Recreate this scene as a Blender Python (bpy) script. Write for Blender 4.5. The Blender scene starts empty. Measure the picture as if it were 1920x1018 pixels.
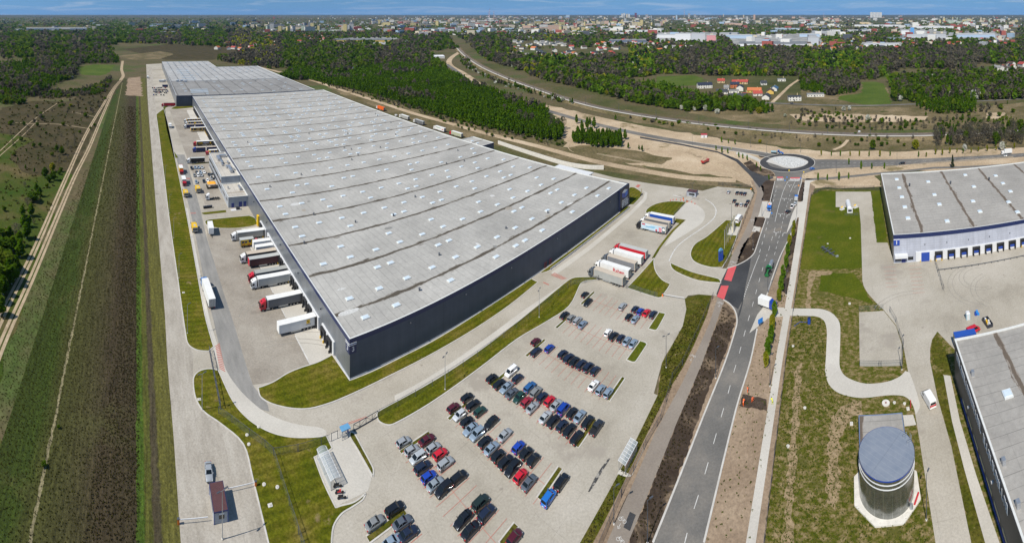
import bpy, bmesh, math, random
import numpy as np
from mathutils import Vector, Matrix
from mathutils.geometry import tessellate_polygon
random.seed(7)
S = bpy.context.scene
COL = S.collection
H, F, CX, Y0 = 110.0, 850.0, 960.0, 24.5      # camera height and cylinder focal length, from the photo's straight lines
R = math.radians
def at(x, y, z=0.0):
    """place on the level z whose bearing and depression are those of photo pixel (x, y)"""
    th = (x-CX)/F; d = (H-z)*F/(y-Y0)
    return Vector((d*math.sin(th), d*math.cos(th), z))
def tile(ox, oy, s):
    return lambda x, y, z=0.0: at(ox+x/s, oy+y/s, z)
AZ = R(42.5)
U = Vector((math.sin(AZ), math.cos(AZ), 0)); V = Vector((-U.y, U.x, 0))   # the estate's two building directions
C0 = at(655.9, 712.8)
def W(u, v, z=0.0):
    return Vector((C0.x+U.x*u+V.x*v, C0.y+U.y*u+V.y*v, z))
def uv(p):
    q = Vector((p.x-C0.x, p.y-C0.y, 0)); return q.dot(U), q.dot(V)
ROT_U = math.atan2(U.y, U.x)                  # rotation that turns local +X into U

# ---------------------------------------------------------------- materials
MATS = {}
class N:
    def __init__(s, name):
        s.m = bpy.data.materials.new(name); s.m.use_nodes = True
        s.t = s.m.node_tree; s.b = s.t.nodes['Principled BSDF']
    def node(s, typ, **k):
        n = s.t.nodes.new(typ)
        for a, v in k.items():
            if a.startswith('i_'):
                key = a[2:]; key = int(key) if key.isdigit() else key.replace('_', ' ')
                if hasattr(v, 'is_output'): s.t.links.new(v, n.inputs[key])
                else: n.inputs[key].default_value = v
            else: setattr(n, a, v)
        return n
    def pos(s):
        return s.node('ShaderNodeNewGeometry').outputs['Position']
    def dotv(s, vec, a):
        return s.node('ShaderNodeVectorMath', operation='DOT_PRODUCT', i_0=vec, i_1=tuple(a)).outputs['Value']
    def math(s, op, a, b=0.0, c=0.0):
        return s.node('ShaderNodeMath', operation=op, i_0=a, i_1=b, i_2=c).outputs[0]
    def noise(s, vec, scale, detail=4, rough=.6, dist=0.0):
        return s.node('ShaderNodeTexNoise', i_Vector=vec, i_Scale=scale, i_Detail=detail, i_Roughness=rough, i_Distortion=dist).outputs['Fac']
    def ramp(s, fac, stops, interp='LINEAR'):
        n = s.node('ShaderNodeValToRGB', i_Fac=fac); r = n.color_ramp; r.interpolation = interp
        while len(r.elements) < len(stops): r.elements.new(.5)
        for e, (p, c) in zip(r.elements, stops):
            e.position = p; e.color = (*c, 1) if len(c) == 3 else c
        return n.outputs['Color']
    def mix(s, fac, a, b, mode='MIX'):
        n = s.node('ShaderNodeMix', data_type='RGBA', blend_type=mode)
        for i, v in ((0, fac), (6, a), (7, b)):
            if hasattr(v, 'is_output'): s.t.links.new(v, n.inputs[i])
            else: n.inputs[i].default_value = ((*v, 1) if hasattr(v, '__len__') and len(v) == 3 else v)
        return n.outputs[2]
    def scalev(s, vec, k):
        return s.node('ShaderNodeVectorMath', operation='MULTIPLY', i_0=vec, i_1=k).outputs[0]
    def col(s, c):
        if hasattr(c, 'is_output'): s.t.links.new(c, s.b.inputs['Base Color'])
        else: s.b.inputs['Base Color'].default_value = (*c, 1)
    def rough(s, r, spec=None, metal=None):
        s.b.inputs['Roughness'].default_value = r
        if spec is not None: s.b.inputs['Specular IOR Level'].default_value = spec
        if metal is not None: s.b.inputs['Metallic'].default_value = metal
    def bump(s, h, strength=.3, dist=.1):
        b = s.node('ShaderNodeBump', i_Height=h, i_Strength=strength, i_Distance=dist)
        s.t.links.new(b.outputs[0], s.b.inputs['Normal'])
def plain(name, c, rough=.5, metal=0.0, var=.12, scale=1.5, spec=.5, emit=None):
    """one paint or stuff with faint wear"""
    if name in MATS: return MATS[name]
    n = N(name)
    v = n.node('ShaderNodeTexCoord').outputs['Object']
    f = n.noise(v, scale, 5)
    k = n.ramp(f, [(.25, tuple(x*(1-var) for x in c)), (.75, tuple(min(1, x*(1+var)) for x in c))])
    n.col(k); n.rough(rough, spec, metal)
    MATS[name] = n.m
    return n.m
def ground_mat(name, stops, scale, detail=8, rough=.95, fine=None, spots=None, rel=.62, stretch=None, dist=0.0, bump=0.0, joints=0, mow=False):
    if name in MATS: return MATS[name]
    n = N(name); p = n.pos()
    if stretch:      # noise drawn out along the estate's V direction
        a = n.dotv(p, U); b = n.dotv(p, V)
        q = n.node('ShaderNodeCombineXYZ', i_0=n.math('MULTIPLY', a, stretch), i_1=b).outputs[0]
    else: q = p
    f = n.noise(q, scale, detail, rel, dist)
    c = n.ramp(f, stops)
    if fine:         # (scale, amount): small bright and dark grain
        g = n.noise(p, fine[0], 6, .7)
        g = n.ramp(g, [(.3, (1-fine[1],)*3), (.7, (1+fine[1],)*3)])
        c = n.mix(1.0, c, g, 'MULTIPLY')
    if spots:        # (scale, threshold, colour): patches of another colour
        for sc, th, cc in spots:
            h = n.noise(p, sc, 7, .65)
            h = n.ramp(h, [(th, (0,)*3), (th+.06, (1,)*3)])
            c = n.mix(h, c, cc)
    if joints:
        for ax in (U, V):
            t = n.math('ABSOLUTE', n.math('SUBTRACT', n.math('FRACT', n.math('DIVIDE', n.dotv(p, ax), joints)), .5))
            c = n.mix(n.math('MULTIPLY', n.math('GREATER_THAN', t, .5-.06/joints), n.ramp(n.noise(p, .12, 4), [(.42, (0,)*3), (.7, (.34,)*3)])), c, (.13, .12, .105))
    if mow:
        t = n.math('SINE', n.math('ADD', n.math('MULTIPLY', n.dotv(p, V), 2.6), n.math('MULTIPLY', n.noise(p, .12, 3), 6.0)))
        c = n.mix(1.0, c, n.ramp(n.math('ADD', n.math('MULTIPLY', t, .5), .5), [(.2, (.86,)*3), (.8, (1.12,)*3)]), 'MULTIPLY')
    n.col(c); n.rough(rough, .06)
    if bump: n.bump(n.noise(p, scale*8, 6, .7), .6, bump)
    MATS[name] = n.m
    return n.m

# ---------------------------------------------------------------- object helpers
def tag(o, label=None, cat=None, group=None, kind=None):
    if label: o['label'] = label
    if cat: o['category'] = cat
    if group: o['group'] = group
    if kind: o['kind'] = kind
    return o
def link(o, parent=None):
    COL.objects.link(o)
    if parent: o.parent = parent
    return o
def empty(name, loc, rz=0.0):
    o = bpy.data.objects.new(name, None); o.location = loc; o.rotation_euler = (0, 0, rz)
    o.empty_display_size = .5
    return link(o)
class MB:
    """collects shapes into one mesh"""
    def __init__(s): s.v = []; s.f = []; s.mi = []; s.m = 0
    def add(s, vs, fs):
        b = len(s.v); s.v += [tuple(v) for v in vs]
        for f in fs: s.f.append([b+i for i in f]); s.mi.append(s.m)
        return s
    def box(s, x0, x1, y0, y1, z0, z1):
        vs = [(x, y, z) for z in (z0, z1) for y in (y0, y1) for x in (x0, x1)]
        return s.add(vs, [(0,2,3,1),(4,5,7,6),(0,1,5,4),(2,6,7,3),(0,4,6,2),(1,3,7,5)])
    def hexa(s, lo, hi):
        """prism between two rings of the same length"""
        n = len(lo); vs = list(lo)+list(hi)
        fs = [tuple(reversed(range(n))), tuple(range(n, 2*n))]
        fs += [(i, (i+1) % n, n+(i+1) % n, n+i) for i in range(n)]
        return s.add(vs, fs)
    def cyl(s, p, q, r0, r1=None, n=8, cap=True):
        p = Vector(p); q = Vector(q); r1 = r0 if r1 is None else r1
        d = (q-p).normalized(); a = d.orthogonal().normalized(); b = d.cross(a)
        lo = [p+(a*math.cos(t)+b*math.sin(t))*r0 for t in [2*math.pi*i/n for i in range(n)]]
        hi = [q+(a*math.cos(t)+b*math.sin(t))*r1 for t in [2*math.pi*i/n for i in range(n)]]
        vs = lo+hi; fs = [(i, (i+1) % n, n+(i+1) % n, n+i) for i in range(n)]
        if cap: fs += [tuple(reversed(range(n))), tuple(range(n, 2*n))]
        return s.add(vs, fs)
    def quad(s, a, b, c, d): return s.add([a, b, c, d], [(0, 1, 2, 3)])
    def extrude(s, pts, z0, z1):
        pts = ccw(pts)
        return s.hexa([(p[0], p[1], z0) for p in pts], [(p[0], p[1], z1) for p in pts])
    def mesh(s, name, mats=()):
        me = bpy.data.meshes.new(name); me.from_pydata(s.v, [], s.f)
        for m in mats: me.materials.append(m)
        if len(mats) > 1: me.polygons.foreach_set('material_index', s.mi)
        me.update(); return me
    def build(s, name, mats, parent=None, smooth=False):
        if not isinstance(mats, (list, tuple)): mats = [mats]
        me = s.mesh(name, mats)
        if smooth: me.polygons.foreach_set('use_smooth', [True]*len(me.polygons))
        return link(bpy.data.objects.new(name, me), parent)
def ccw(pts):
    a = sum(pts[i][0]*pts[(i+1) % len(pts)][1]-pts[(i+1) % len(pts)][0]*pts[i][1] for i in range(len(pts)))
    return list(pts) if a > 0 else list(reversed(pts))
def smooth_line(pts, n=4, closed=True, corner=50):
    """Catmull-Rom through the points, keeping sharp corners sharp"""
    pts = [Vector((p[0], p[1], 0)) for p in pts]; L = len(pts); out = []
    def sharp(i):
        if not closed and i in (0, L-1): return True
        a = (pts[i]-pts[i-1]); b = (pts[(i+1) % L]-pts[i])
        if a.length < 1e-6 or b.length < 1e-6: return True
        return a.angle(b) > R(corner)
    for i in range(L if closed else L-1):
        p1, p2 = pts[i], pts[(i+1) % L]
        p0 = pts[i-1] if (not sharp(i)) else p1+(p1-p2)*.5
        p3 = pts[(i+2) % L] if (not sharp((i+1) % L)) else p2+(p2-p1)*.5
        ln = (p2-p1).length
        m1 = (p2-p0)*.5; m2 = (p3-p1)*.5
        if m1.length > ln: m1 = m1.normalized()*ln
        if m2.length > ln: m2 = m2.normalized()*ln
        for k in range(n):
            t = k/n
            out.append(p1*(2*t**3-3*t*t+1)+m1*(t**3-2*t*t+t)+p2*(-2*t**3+3*t*t)+m2*(t**3-t*t))
    if not closed: out.append(pts[-1])
    return out
def ragged(p, amp, step):
    out = []; n = len(p)
    for i in range(n):
        a, b = p[i], p[(i+1) % n]; d = b-a; L = d.length; k = max(1, min(60, int(L/step))); s = Vector((-d.y, d.x, 0)).normalized() if L > 1e-6 else d
        for j in range(k): out.append(a+d*(j/k)+s*random.uniform(-amp, amp)*min(1.0, L/(4*amp)))
    return out
def sheet(name, pts, z, m, label, kind='structure', smooth=4, corner=50, cat=None):
    """a flat ground patch"""
    p = smooth_line(pts, smooth, True, corner) if smooth > 1 else [Vector((q[0], q[1], 0)) for q in pts]
    if name in RAG and RAG[name][1] > 0: p = ragged(p, *RAG[name])
    p = ccw(p)
    q_ = [p[0]]
    for q in p[1:]:
        if (q-q_[-1]).length > .01: q_.append(q)
    if (q_[0]-q_[-1]).length < .01: q_.pop()
    p = q_
    tri = tessellate_polygon([[(q.x-p[0].x, q.y-p[0].y, 0) for q in p]])
    tri = [t if (p[t[1]]-p[t[0]]).cross(p[t[2]]-p[t[0]]).z > 0 else t[::-1] for t in tri]
    me = bpy.data.meshes.new(name); me.from_pydata([(q.x, q.y, z) for q in p], [], tri); me.materials.append(m)
    o = link(bpy.data.objects.new(name, me))
    return tag(o, label, cat, None, kind)
def ribbon_pts(line, w0, w1=None):
    """left and right borders of a strip round a line"""
    l = []; r = []; n = len(line)
    for i, p in enumerate(line):
        d = (line[min(i+1, n-1)]-line[max(i-1, 0)]); d.z = 0; d.normalize()
        s = Vector((-d.y, d.x, 0)); w = w0 if w1 is None else w0+(w1-w0)*i/(n-1)
        l.append(p+s*w/2); r.append(p-s*w/2)
    return l, r
def strip(mb, line, w, z, off=0.0):
    """flat strip along a line into a mesh"""
    l, r = ribbon_pts(line, w)
    if off:
        ll, rr = ribbon_pts(line, 2*abs(off)); base = ll if off > 0 else rr
        l, r = ribbon_pts(base, w)
    n = len(l)
    mb.add([(p.x, p.y, z) for p in l]+[(p.x, p.y, z) for p in r], [(i, n+i, n+i+1, i+1) for i in range(n-1)])
def bar(mb, line, w, z0, z1, closed=False):
    """a low wall along a line into a mesh"""
    pts = list(line)
    if closed: pts = pts+[pts[0], pts[1]]
    l, r = ribbon_pts(pts, w)
    if closed: l, r = l[1:], r[1:]; l[-1] = l[0]; r[-1] = r[0]
    n = len(l)
    vs = [(p.x, p.y, z) for z in (z0, z1) for q in (l, r) for p in q]
    fs = []
    for i in range(n-1):
        fs += [(2*n+i, 3*n+i, 3*n+i+1, 2*n+i+1), (i, 2*n+i, 2*n+i+1, i+1), (n+i, n+i+1, 3*n+i+1, 3*n+i)]
    if not closed: fs += [(0, n, 3*n, 2*n), (n-1, 3*n-1, 4*n-1, 2*n-1)]
    mb.add(vs, fs)
def px(f, *pts): return [f(x, y) for x, y in pts]
RAG = {'soil': (.5, 1.1), 'bed': (.3, .8), 'heath': (3, 7), 'meadow': (3, 8), 'sand': (2.5, 6), 'soil_patch': (2, 5), 'lawn': (.25, 1.2), 'town_ground': (6, 20)}
def text(name, body, size, m, parent, loc, rot, align='CENTER', depth=.02, bold=0.0):
    c = bpy.data.curves.new(name, 'FONT'); c.body = body; c.size = size; c.align_x = align; c.align_y = 'CENTER'
    c.extrude = depth; c.offset = bold; c.materials.append(m)
    o = bpy.data.objects.new(name, c); COL.objects.link(o)
    bpy.context.view_layer.update()
    me = bpy.data.meshes.new_from_object(o.evaluated_get(bpy.context.evaluated_depsgraph_get()))
    bpy.data.objects.remove(o)
    if not me.materials: me.materials.append(m)
    o = link(bpy.data.objects.new(name, me), parent); o.location = loc; o.rotation_euler = rot
    return o
TA = tile(0, 0, 2.994); TB = tile(640, 0, 2.994); TC = tile(1280, 0, 2.994)
TD = tile(0, 340, 2.994); TE = tile(640, 340, 2.994); TF = tile(1280, 340, 2.994)
TG = tile(0, 678, 2.994); TH = tile(640, 678, 2.994); TI = tile(1280, 678, 2.994)

# ---------------------------------------------------------------- camera, sun, sky
cam = bpy.data.cameras.new('camera'); co = link(bpy.data.objects.new('camera', cam))
cam.type = 'PANO'; cam.panorama_type = 'CENTRAL_CYLINDRICAL'
cam.central_cylindrical_range_u_min = -960/F; cam.central_cylindrical_range_u_max = 960/F
cam.central_cylindrical_range_v_min = -(1018-Y0)/F; cam.central_cylindrical_range_v_max = Y0/F
cam.central_cylindrical_radius = 1.0
cam.clip_start = .5; cam.clip_end = 120000
co.location = (0, 0, H); co.rotation_euler = (R(90), 0, 0)
S.camera = co
SUN_AZ = R(220.5); SUN_EL = R(50)             # shadows fall away from the viewer and to the right
sun = bpy.data.lights.new('sun', 'SUN'); so = link(bpy.data.objects.new('sun', sun))
sun.energy = 4.9; sun.angle = R(.53); sun.color = (1, .94, .83)
to_sun = Vector((math.sin(SUN_AZ)*math.cos(SUN_EL), math.cos(SUN_AZ)*math.cos(SUN_EL), math.sin(SUN_EL)))
so.rotation_euler = to_sun.to_track_quat('Z', 'Y').to_euler(); so.location = to_sun*400
w = bpy.data.worlds.new('World'); S.world = w; w.use_nodes = True
nt = w.node_tree; bg = nt.nodes['Background']
sky = nt.nodes.new('ShaderNodeTexSky'); sky.sky_type = 'NISHITA'; sky.sun_disc = False
sky.sun_elevation = SUN_EL; sky.sun_rotation = SUN_AZ
sky.air_density = 1.0; sky.dust_density = .1; sky.ozone_density = .9; sky.altitude = 100
tc = nt.nodes.new('ShaderNodeTexCoord')
up = nt.nodes.new('ShaderNodeVectorMath'); up.operation = 'ADD'; up.inputs[1].default_value = (0, 0, .26)
nt.links.new(tc.outputs['Generated'], up.inputs[0])
nz = nt.nodes.new('ShaderNodeVectorMath'); nz.operation = 'NORMALIZE'; nt.links.new(up.outputs[0], nz.inputs[0])
nt.links.new(nz.outputs[0], sky.inputs['Vector'])
# thin streaky cloud
cs = nt.nodes.new('ShaderNodeVectorMath'); cs.operation = 'MULTIPLY'; cs.inputs[1].default_value = (4, 4, 60)
nt.links.new(tc.outputs['Generated'], cs.inputs[0])
cn = nt.nodes.new('ShaderNodeTexNoise'); cn.inputs['Scale'].default_value = 1.6; cn.inputs['Detail'].default_value = 7
cn.inputs['Roughness'].default_value = .62; cn.inputs['Distortion'].default_value = .6
nt.links.new(cs.outputs[0], cn.inputs['Vector'])
cr = nt.nodes.new('ShaderNodeValToRGB'); cr.color_ramp.elements[0].position = .5; cr.color_ramp.elements[1].position = .8
cr.color_ramp.elements[0].color = (0, 0, 0, 1); cr.color_ramp.elements[1].color = (.55, .55, .55, 1)
nt.links.new(cn.outputs['Fac'], cr.inputs[0])
cm = nt.nodes.new('ShaderNodeMix'); cm.data_type = 'RGBA'
tn_ = nt.nodes.new('ShaderNodeMix'); tn_.data_type = 'RGBA'; tn_.blend_type = 'MULTIPLY'; tn_.inputs[0].default_value = 1; tn_.inputs[7].default_value = (.74, 1.02, 1.1, 1)
nt.links.new(sky.outputs[0], tn_.inputs[6])
nt.links.new(cr.outputs[0], cm.inputs[0]); nt.links.new(tn_.outputs[2], cm.inputs[6]); cm.inputs[7].default_value = (6.5, 6.8, 7.2, 1)
nt.links.new(cm.outputs[2], bg.inputs['Color']); bg.inputs['Strength'].default_value = .1
vs = S.view_settings; vs.view_transform = 'Standard'; vs.look = 'None'; vs.exposure = 0.12; vs.gamma = 1.0
vs.use_curve_mapping = False
try:
    S.cycles.max_bounces = 6; S.cycles.volume_bounces = 0; S.cycles.use_denoising = True
    S.cycles.transparent_max_bounces = 16
except Exception: pass
HAZE = 2.1e-5
# ---------------------------------------------------------------- ground materials
G = lambda k: tuple(x for x in k)
m_land = ground_mat('wild_land', [(.3, (.04,.05,.018)), (.43, (.075,.078,.03)), (.52, (.11,.088,.05)), (.62, (.06,.088,.024)), (.75, (.15,.12,.068))], .006, 12, rel=.66, fine=(.35, .35))
m_grass = ground_mat('mown_grass', [(.3, (.05,.068,.004)), (.48, (.085,.09,.006)), (.58, (.115,.102,.014)), (.72, (.16,.125,.035))], .1, 10, rel=.72, fine=(1.6, .42), spots=[(.16, .63, (.19,.145,.07))], mow=True)
m_lush = ground_mat('lush_grass', [(.3, (.045,.07,.004)), (.52, (.075,.092,.007)), (.72, (.13,.115,.02))], .06, 10, rel=.7, fine=(1.4, .4), spots=[(.07, .62, (.13,.1,.04))])
m_patchy = ground_mat('patchy_grass', [(.3, (.04,.055,.004)), (.5, (.07,.07,.009)), (.64, (.115,.096,.024)), (.8, (.22,.165,.085))], .13, 10, rel=.7, fine=(1.3, .6), spots=[(.42, .63, (.27,.2,.115))], stretch=2.5)
m_conc = ground_mat('concrete_paving', [(.28, (.24,.215,.178)), (.45, (.35,.32,.27)), (.6, (.41,.378,.328)), (.75, (.46,.43,.38))], .028, 12, rel=.7, fine=(2.0, .15), spots=[(.05, .58, (.31,.28,.24)), (.3, .66, (.26,.232,.2)), (1.1, .715, (.16,.145,.13))], joints=4.8)
m_conc_light = ground_mat('pale_concrete', [(.3, (.42,.395,.355)), (.7, (.53,.505,.46))], .05, 9, fine=(2, .1))
m_road_slab = ground_mat('slab_road', [(.3, (.26,.235,.2)), (.5, (.35,.32,.278)), (.7, (.43,.4,.355))], .06, 11, rel=.72, fine=(2, .18), stretch=4, spots=[(.12, .64, (.23,.205,.178)), (1.0, .73, (.16,.14,.125))], joints=3.2)
m_lane = ground_mat('grey_lane', [(.3, (.19,.186,.178)), (.7, (.29,.28,.265))], .08, 9, fine=(2, .1), stretch=5)
m_asph = ground_mat('asphalt', [(.3, (.1,.098,.095)), (.5, (.145,.139,.131)), (.72, (.235,.212,.185))], .04, 11, rel=.68, fine=(2, .16), spots=[(.05, .62, (.2,.175,.15)), (.5, .72, (.07,.07,.07))])
m_asph_dark = ground_mat('fresh_asphalt', [(.3, (.035,.037,.042)), (.7, (.075,.075,.078))], .06, 9, fine=(2, .15))
m_bike = ground_mat('brown_paver', [(.3, (.2,.17,.145)), (.7, (.27,.235,.2))], .06, 8, fine=(2, .12))
m_bare = ground_mat('bare_plot', [(.34, (.06,.07,.01)), (.42, (.14,.115,.05)), (.5, (.27,.2,.12)), (.7, (.34,.26,.165))], .5, 10, rel=.72, fine=(2.2, .35), stretch=1.6)
m_plot = ground_mat('young_plot', [(.32, (.045,.066,.004)), (.46, (.075,.08,.01)), (.53, (.15,.122,.045)), (.68, (.29,.218,.13))], .5, 10, rel=.72, fine=(2.2, .4), spots=[(.05, .6, (.085,.085,.02))], stretch=1.6)
m_soil = ground_mat('bare_soil', [(.3, (.2,.145,.1)), (.52, (.275,.205,.145)), (.72, (.36,.28,.2))], .07, 10, rel=.7, fine=(1.3, .3), spots=[(.09, .66, (.12,.115,.05))])
m_bark = ground_mat('dark_bed_soil', [(.34, (.035,.025,.019)), (.53, (.06,.044,.032)), (.6, (.17,.125,.085)), (.75, (.27,.2,.135))], .085, 10, rel=.68, fine=(1.6, .35), dist=.6)
m_mulch = ground_mat('mulch', [(.3, (.04,.03,.024)), (.7, (.09,.066,.05))], .2, 9, fine=(1.6, .4))
m_sand = ground_mat('sand', [(.3, (.27,.205,.135)), (.5, (.41,.315,.215)), (.7, (.55,.45,.33))], .02, 12, rel=.72, fine=(.8, .28), spots=[(.03, .58, (.2,.16,.085)), (.08, .64, (.3,.24,.16))])
m_heath = ground_mat('dry_heath', [(.3, (.065,.064,.022)), (.48, (.13,.105,.055)), (.7, (.235,.18,.11))], .03, 11, rel=.68, fine=(.6, .45), spots=[(.05, .6, (.05,.06,.016)), (.09, .66, (.33,.25,.15))])
m_scrub = ground_mat('brown_scrub', [(.3, (.03,.033,.012)), (.5, (.06,.05,.025)), (.7, (.085,.066,.04))], .05, 11, rel=.7, fine=(.8, .5))
m_meadow = ground_mat('meadow', [(.3, (.025,.062,.007)), (.5, (.055,.07,.014)), (.62, (.1,.082,.035)), (.75, (.13,.1,.05))], .03, 12, rel=.68, fine=(1.0, .45))
m_field = ground_mat('green_field', [(.3, (.05,.085,.013)), (.7, (.09,.12,.025))], .03, 9, fine=(.5, .25))
m_track = ground_mat('sandy_track', [(.3, (.27,.205,.13)), (.7, (.45,.36,.25))], .2, 8, fine=(1.5, .25))
m_gravel = ground_mat('white_gravel', [(.3, (.22,.22,.21)), (.5, (.5,.5,.49)), (.7, (.7,.7,.69))], 1.0, 6, fine=(3, .3))
m_kerb = ground_mat('kerb_stone', [(.3, (.42,.4,.37)), (.7, (.55,.53,.5))], .5, 6)
m_white = plain('road_paint_white', (.52,.515,.5), .8, var=.3, scale=.8)
m_red = plain('road_paint_red', (.55,.085,.09), .7, var=.1, scale=.5)
m_redline = plain('faded_red_paint', (.42,.13,.1), .8, var=.15, scale=.5)

m_town = ground_mat('town_paving', [(.35, (.12,.125,.12)), (.5, (.27,.27,.26)), (.65, (.4,.4,.39)), (.75, (.1,.12,.06))], .02, 9, rel=.7)
def field_mat():
    n = N('striped_field'); p = n.pos()
    u = n.dotv(p, U); u = n.math('SUBTRACT', u, C0.dot(U))
    v = n.dotv(p, V)
    wob = n.noise(p, .05, 6, .65); u2 = n.math('ADD', u, n.math('MULTIPLY', n.math('SUBTRACT', wob, .5), 7.0))
    wob2 = n.noise(p, .3, 5, .6); u3 = n.math('ADD', u, n.math('MULTIPLY', n.math('SUBTRACT', wob2, .5), 1.6))
    def s(x): return (x+96)/46
    t2 = n.math('DIVIDE', n.math('ADD', u2, 96), 46); t3 = n.math('DIVIDE', n.math('ADD', u3, 96), 46)
    wide = n.ramp(t2, [(s(-94), (.03,.043,.007)), (s(-88), (.034,.052,.008)), (s(-84.5), (.05,.053,.014)), (s(-79), (.05,.049,.016)), (s(-74), (.053,.047,.02)), (s(-70), (.047,.036,.02)), (s(-62), (.044,.035,.019))])
    tight = n.ramp(t3, [(s(-61.5), (.05,.085,.011)), (s(-60), (.05,.085,.011)), (s(-59.6), (.078,.08,.017)), (s(-58.2), (.07,.075,.016)), (s(-57.8), (.06,.048,.028)), (s(-56.4), (.055,.047,.026)), (s(-56), (.1,.095,.022)), (s(-53), (.09,.085,.022))])
    isd = n.math('GREATER_THAN', u3, -61.6)
    c = n.mix(isd, wide, tight)
    ln = n.math('LESS_THAN', n.math('ABSOLUTE', n.math('ADD', u3, 83.6)), n.math('MULTIPLY', n.noise(p, .25, 5, .7), .7))
    c = n.mix(ln, c, (.2,.175,.1))
    q = n.node('ShaderNodeCombineXYZ', i_0=n.math('MULTIPLY', u, 4.0), i_1=n.math('MULTIPLY', v, .22)).outputs[0]
    row = n.ramp(n.noise(q, .35, 6, .7), [(.33, (.55,)*3), (.68, (1.6,)*3)])
    c = n.mix(.8, c, row, 'MULTIPLY')
    g = n.ramp(n.noise(p, 1.1, 8, .75), [(.3, (.4,)*3), (.72, (1.7,)*3)])
    c = n.mix(1.0, c, g, 'MULTIPLY')
    sp = n.ramp(n.noise(p, .045, 8, .7), [(.56, (0,)*3), (.66, (1,)*3)])
    c = n.mix(n.mix(.55, (0,0,0), sp), c, n.mix(1.0, (.075,.075,.025), g, 'MULTIPLY'))
    n.col(c); n.rough(.95, .15); n.bump(n.noise(p, 1.6, 6, .7), .8, .5)
    return n.m
m_strip = field_mat()

# ---------------------------------------------------------------- the land
bm = bmesh.new(); bmesh.ops.create_circle(bm, cap_ends=True, segments=128, radius=30000)
me = bpy.data.meshes.new('ground'); bm.to_mesh(me); bm.free(); me.materials.append(m_land)
tag(link(bpy.data.objects.new('ground', me)), 'wide flat land of scrub and woodland floor reaching the horizon', None, None, 'structure')
sheet('field', [W(-96, -70), W(-52, -70), W(-47, 640), W(-92, 640)], .02, m_strip, 'striped rough field beside the concrete slab road', smooth=1)
sheet('meadow', px(at, (-120, 1018), (0, 1018), (-10, 700), (90, 440), (130, 330), (180, 215), (150, 200), (60, 215), (-140, 270)), .01, m_meadow, 'dark green meadow beyond the sandy tracks', corner=70)
sheet('meadow', px(TA, (440, 380), (520, 362), (650, 365), (620, 405), (560, 425), (460, 420)), .03, m_field, 'small green clearing inside the woodland edge')
sheet('heath', px(at, (0, 205), (60, 190), (130, 190), (200, 150), (232, 150), (205, 190), (180, 240), (140, 330), (110, 300), (60, 260), (0, 250)), .03, m_scrub, 'brown heather scrub beside the sandy tracks')
sheet('heath', px(at, (20, 290), (110, 240), (150, 262), (125, 320), (60, 330)), .04, m_scrub, 'dark bare patch in the meadow')
sheet('soil_patch', px(TA, (720, 440), (790, 430), (800, 540), (705, 535)), .05, m_soil, 'pale bare earth patch in the field')
# sandy double tracks: four ruts
trk = MB()
for line in (px(at, (-60, 745), (0, 600), (62, 475), (123.6, 334), (160, 254), (187, 207), (213, 165), (226, 150)),
             px(at, (-60, 830), (0, 655), (60, 520), (137, 337), (167, 277), (192, 217), (214, 168), (228, 150))):
    ln = smooth_line(line, 6, False)
    for o_ in (-.85, .85): strip(trk, ln, 1.15, .06, o_)
strip(trk, smooth_line(px(at, (226, 150), (231, 142), (228, 130), (230, 114)), 5, False), 5.5, .06)
strip(trk, smooth_line(px(at, (0, 283), (40, 245), (62, 225), (118, 186)), 5, False), .8, .055)
strip(trk, smooth_line(px(at, (20, 229), (60, 232), (110, 233), (165, 241)), 5, False), 1.3, .055)
strip(trk, smooth_line(px(at, (-40, 330), (0, 292), (45, 252), (70, 226)), 5, False), .7, .055)
strip(trk, smooth_line(px(at, (135, 210), (160, 215), (178, 219)), 5, False), 1.0, .055)
tag(trk.build('dirt_track', m_track), 'pale sandy wheel ruts running through the meadow', None, None, 'structure')
sheet('heath', px(at, (480, 124), (600, 150), (700, 180), (840, 222), (1000, 262), (1110, 292), (1250, 320), (1370, 335), (1410, 350), (1350, 352), (1180, 330), (1060, 305), (940, 272), (780, 228), (640, 176), (560, 140)), .03, m_heath, 'dry grass bank beside the long warehouse')
sheet('sand', px(at, (1026, 196), (1100, 214), (1180, 232), (1280, 248), (1440, 274), (1560, 284), (1700, 283), (1960, 272), (1960, 312), (1700, 320), (1640, 330), (1655, 352), (1520, 352), (1400, 350), (1370, 333), (1280, 322), (1200, 310), (1130, 298), (1066, 284), (1066, 268), (1055, 262), (1040, 215)), .025, m_sand, 'open sandy ground round the new roundabout')
sheet('heath', px(at, (1066, 276), (1110, 272), (1190, 283), (1262, 296), (1240, 308), (1160, 303), (1090, 292)), .045, m_heath, 'rough grass patch on the sand near the birch grove')
sheet('heath', px(at, (1170, 205), (1280, 228), (1400, 240), (1560, 252), (1720, 254), (1960, 246), (1960, 268), (1700, 279), (1560, 281), (1440, 270), (1280, 245), (1170, 226)), .04, m_heath, 'weedy railway slope above the sandy ground')
sheet('heath', px(at, (1447, 196), (1560, 200), (1960, 190), (1960, 236), (1714, 243), (1552, 240), (1403, 229), (1290, 212), (1300, 196)), .03, m_heath, 'dry tan heath between the railway and the lane')
sheet('sand', px(at, (1480, 215), (1600, 214), (1740, 218), (1735, 226), (1600, 229), (1500, 226)), .05, m_sand, 'bare sand streak on the dry heath')
sheet('sand', px(at, (1850, 212), (1885, 211), (1880, 222), (1852, 223)), .05, m_sand, 'small bare sand patch at the heath edge')
sheet('meadow', px(TC, (1010, 460), (1080, 458), (1135, 475), (1175, 585), (1010, 585), (880, 560), (880, 540), (1000, 525)), .05, m_field, 'bright green meadow strip between the woods')
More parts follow.
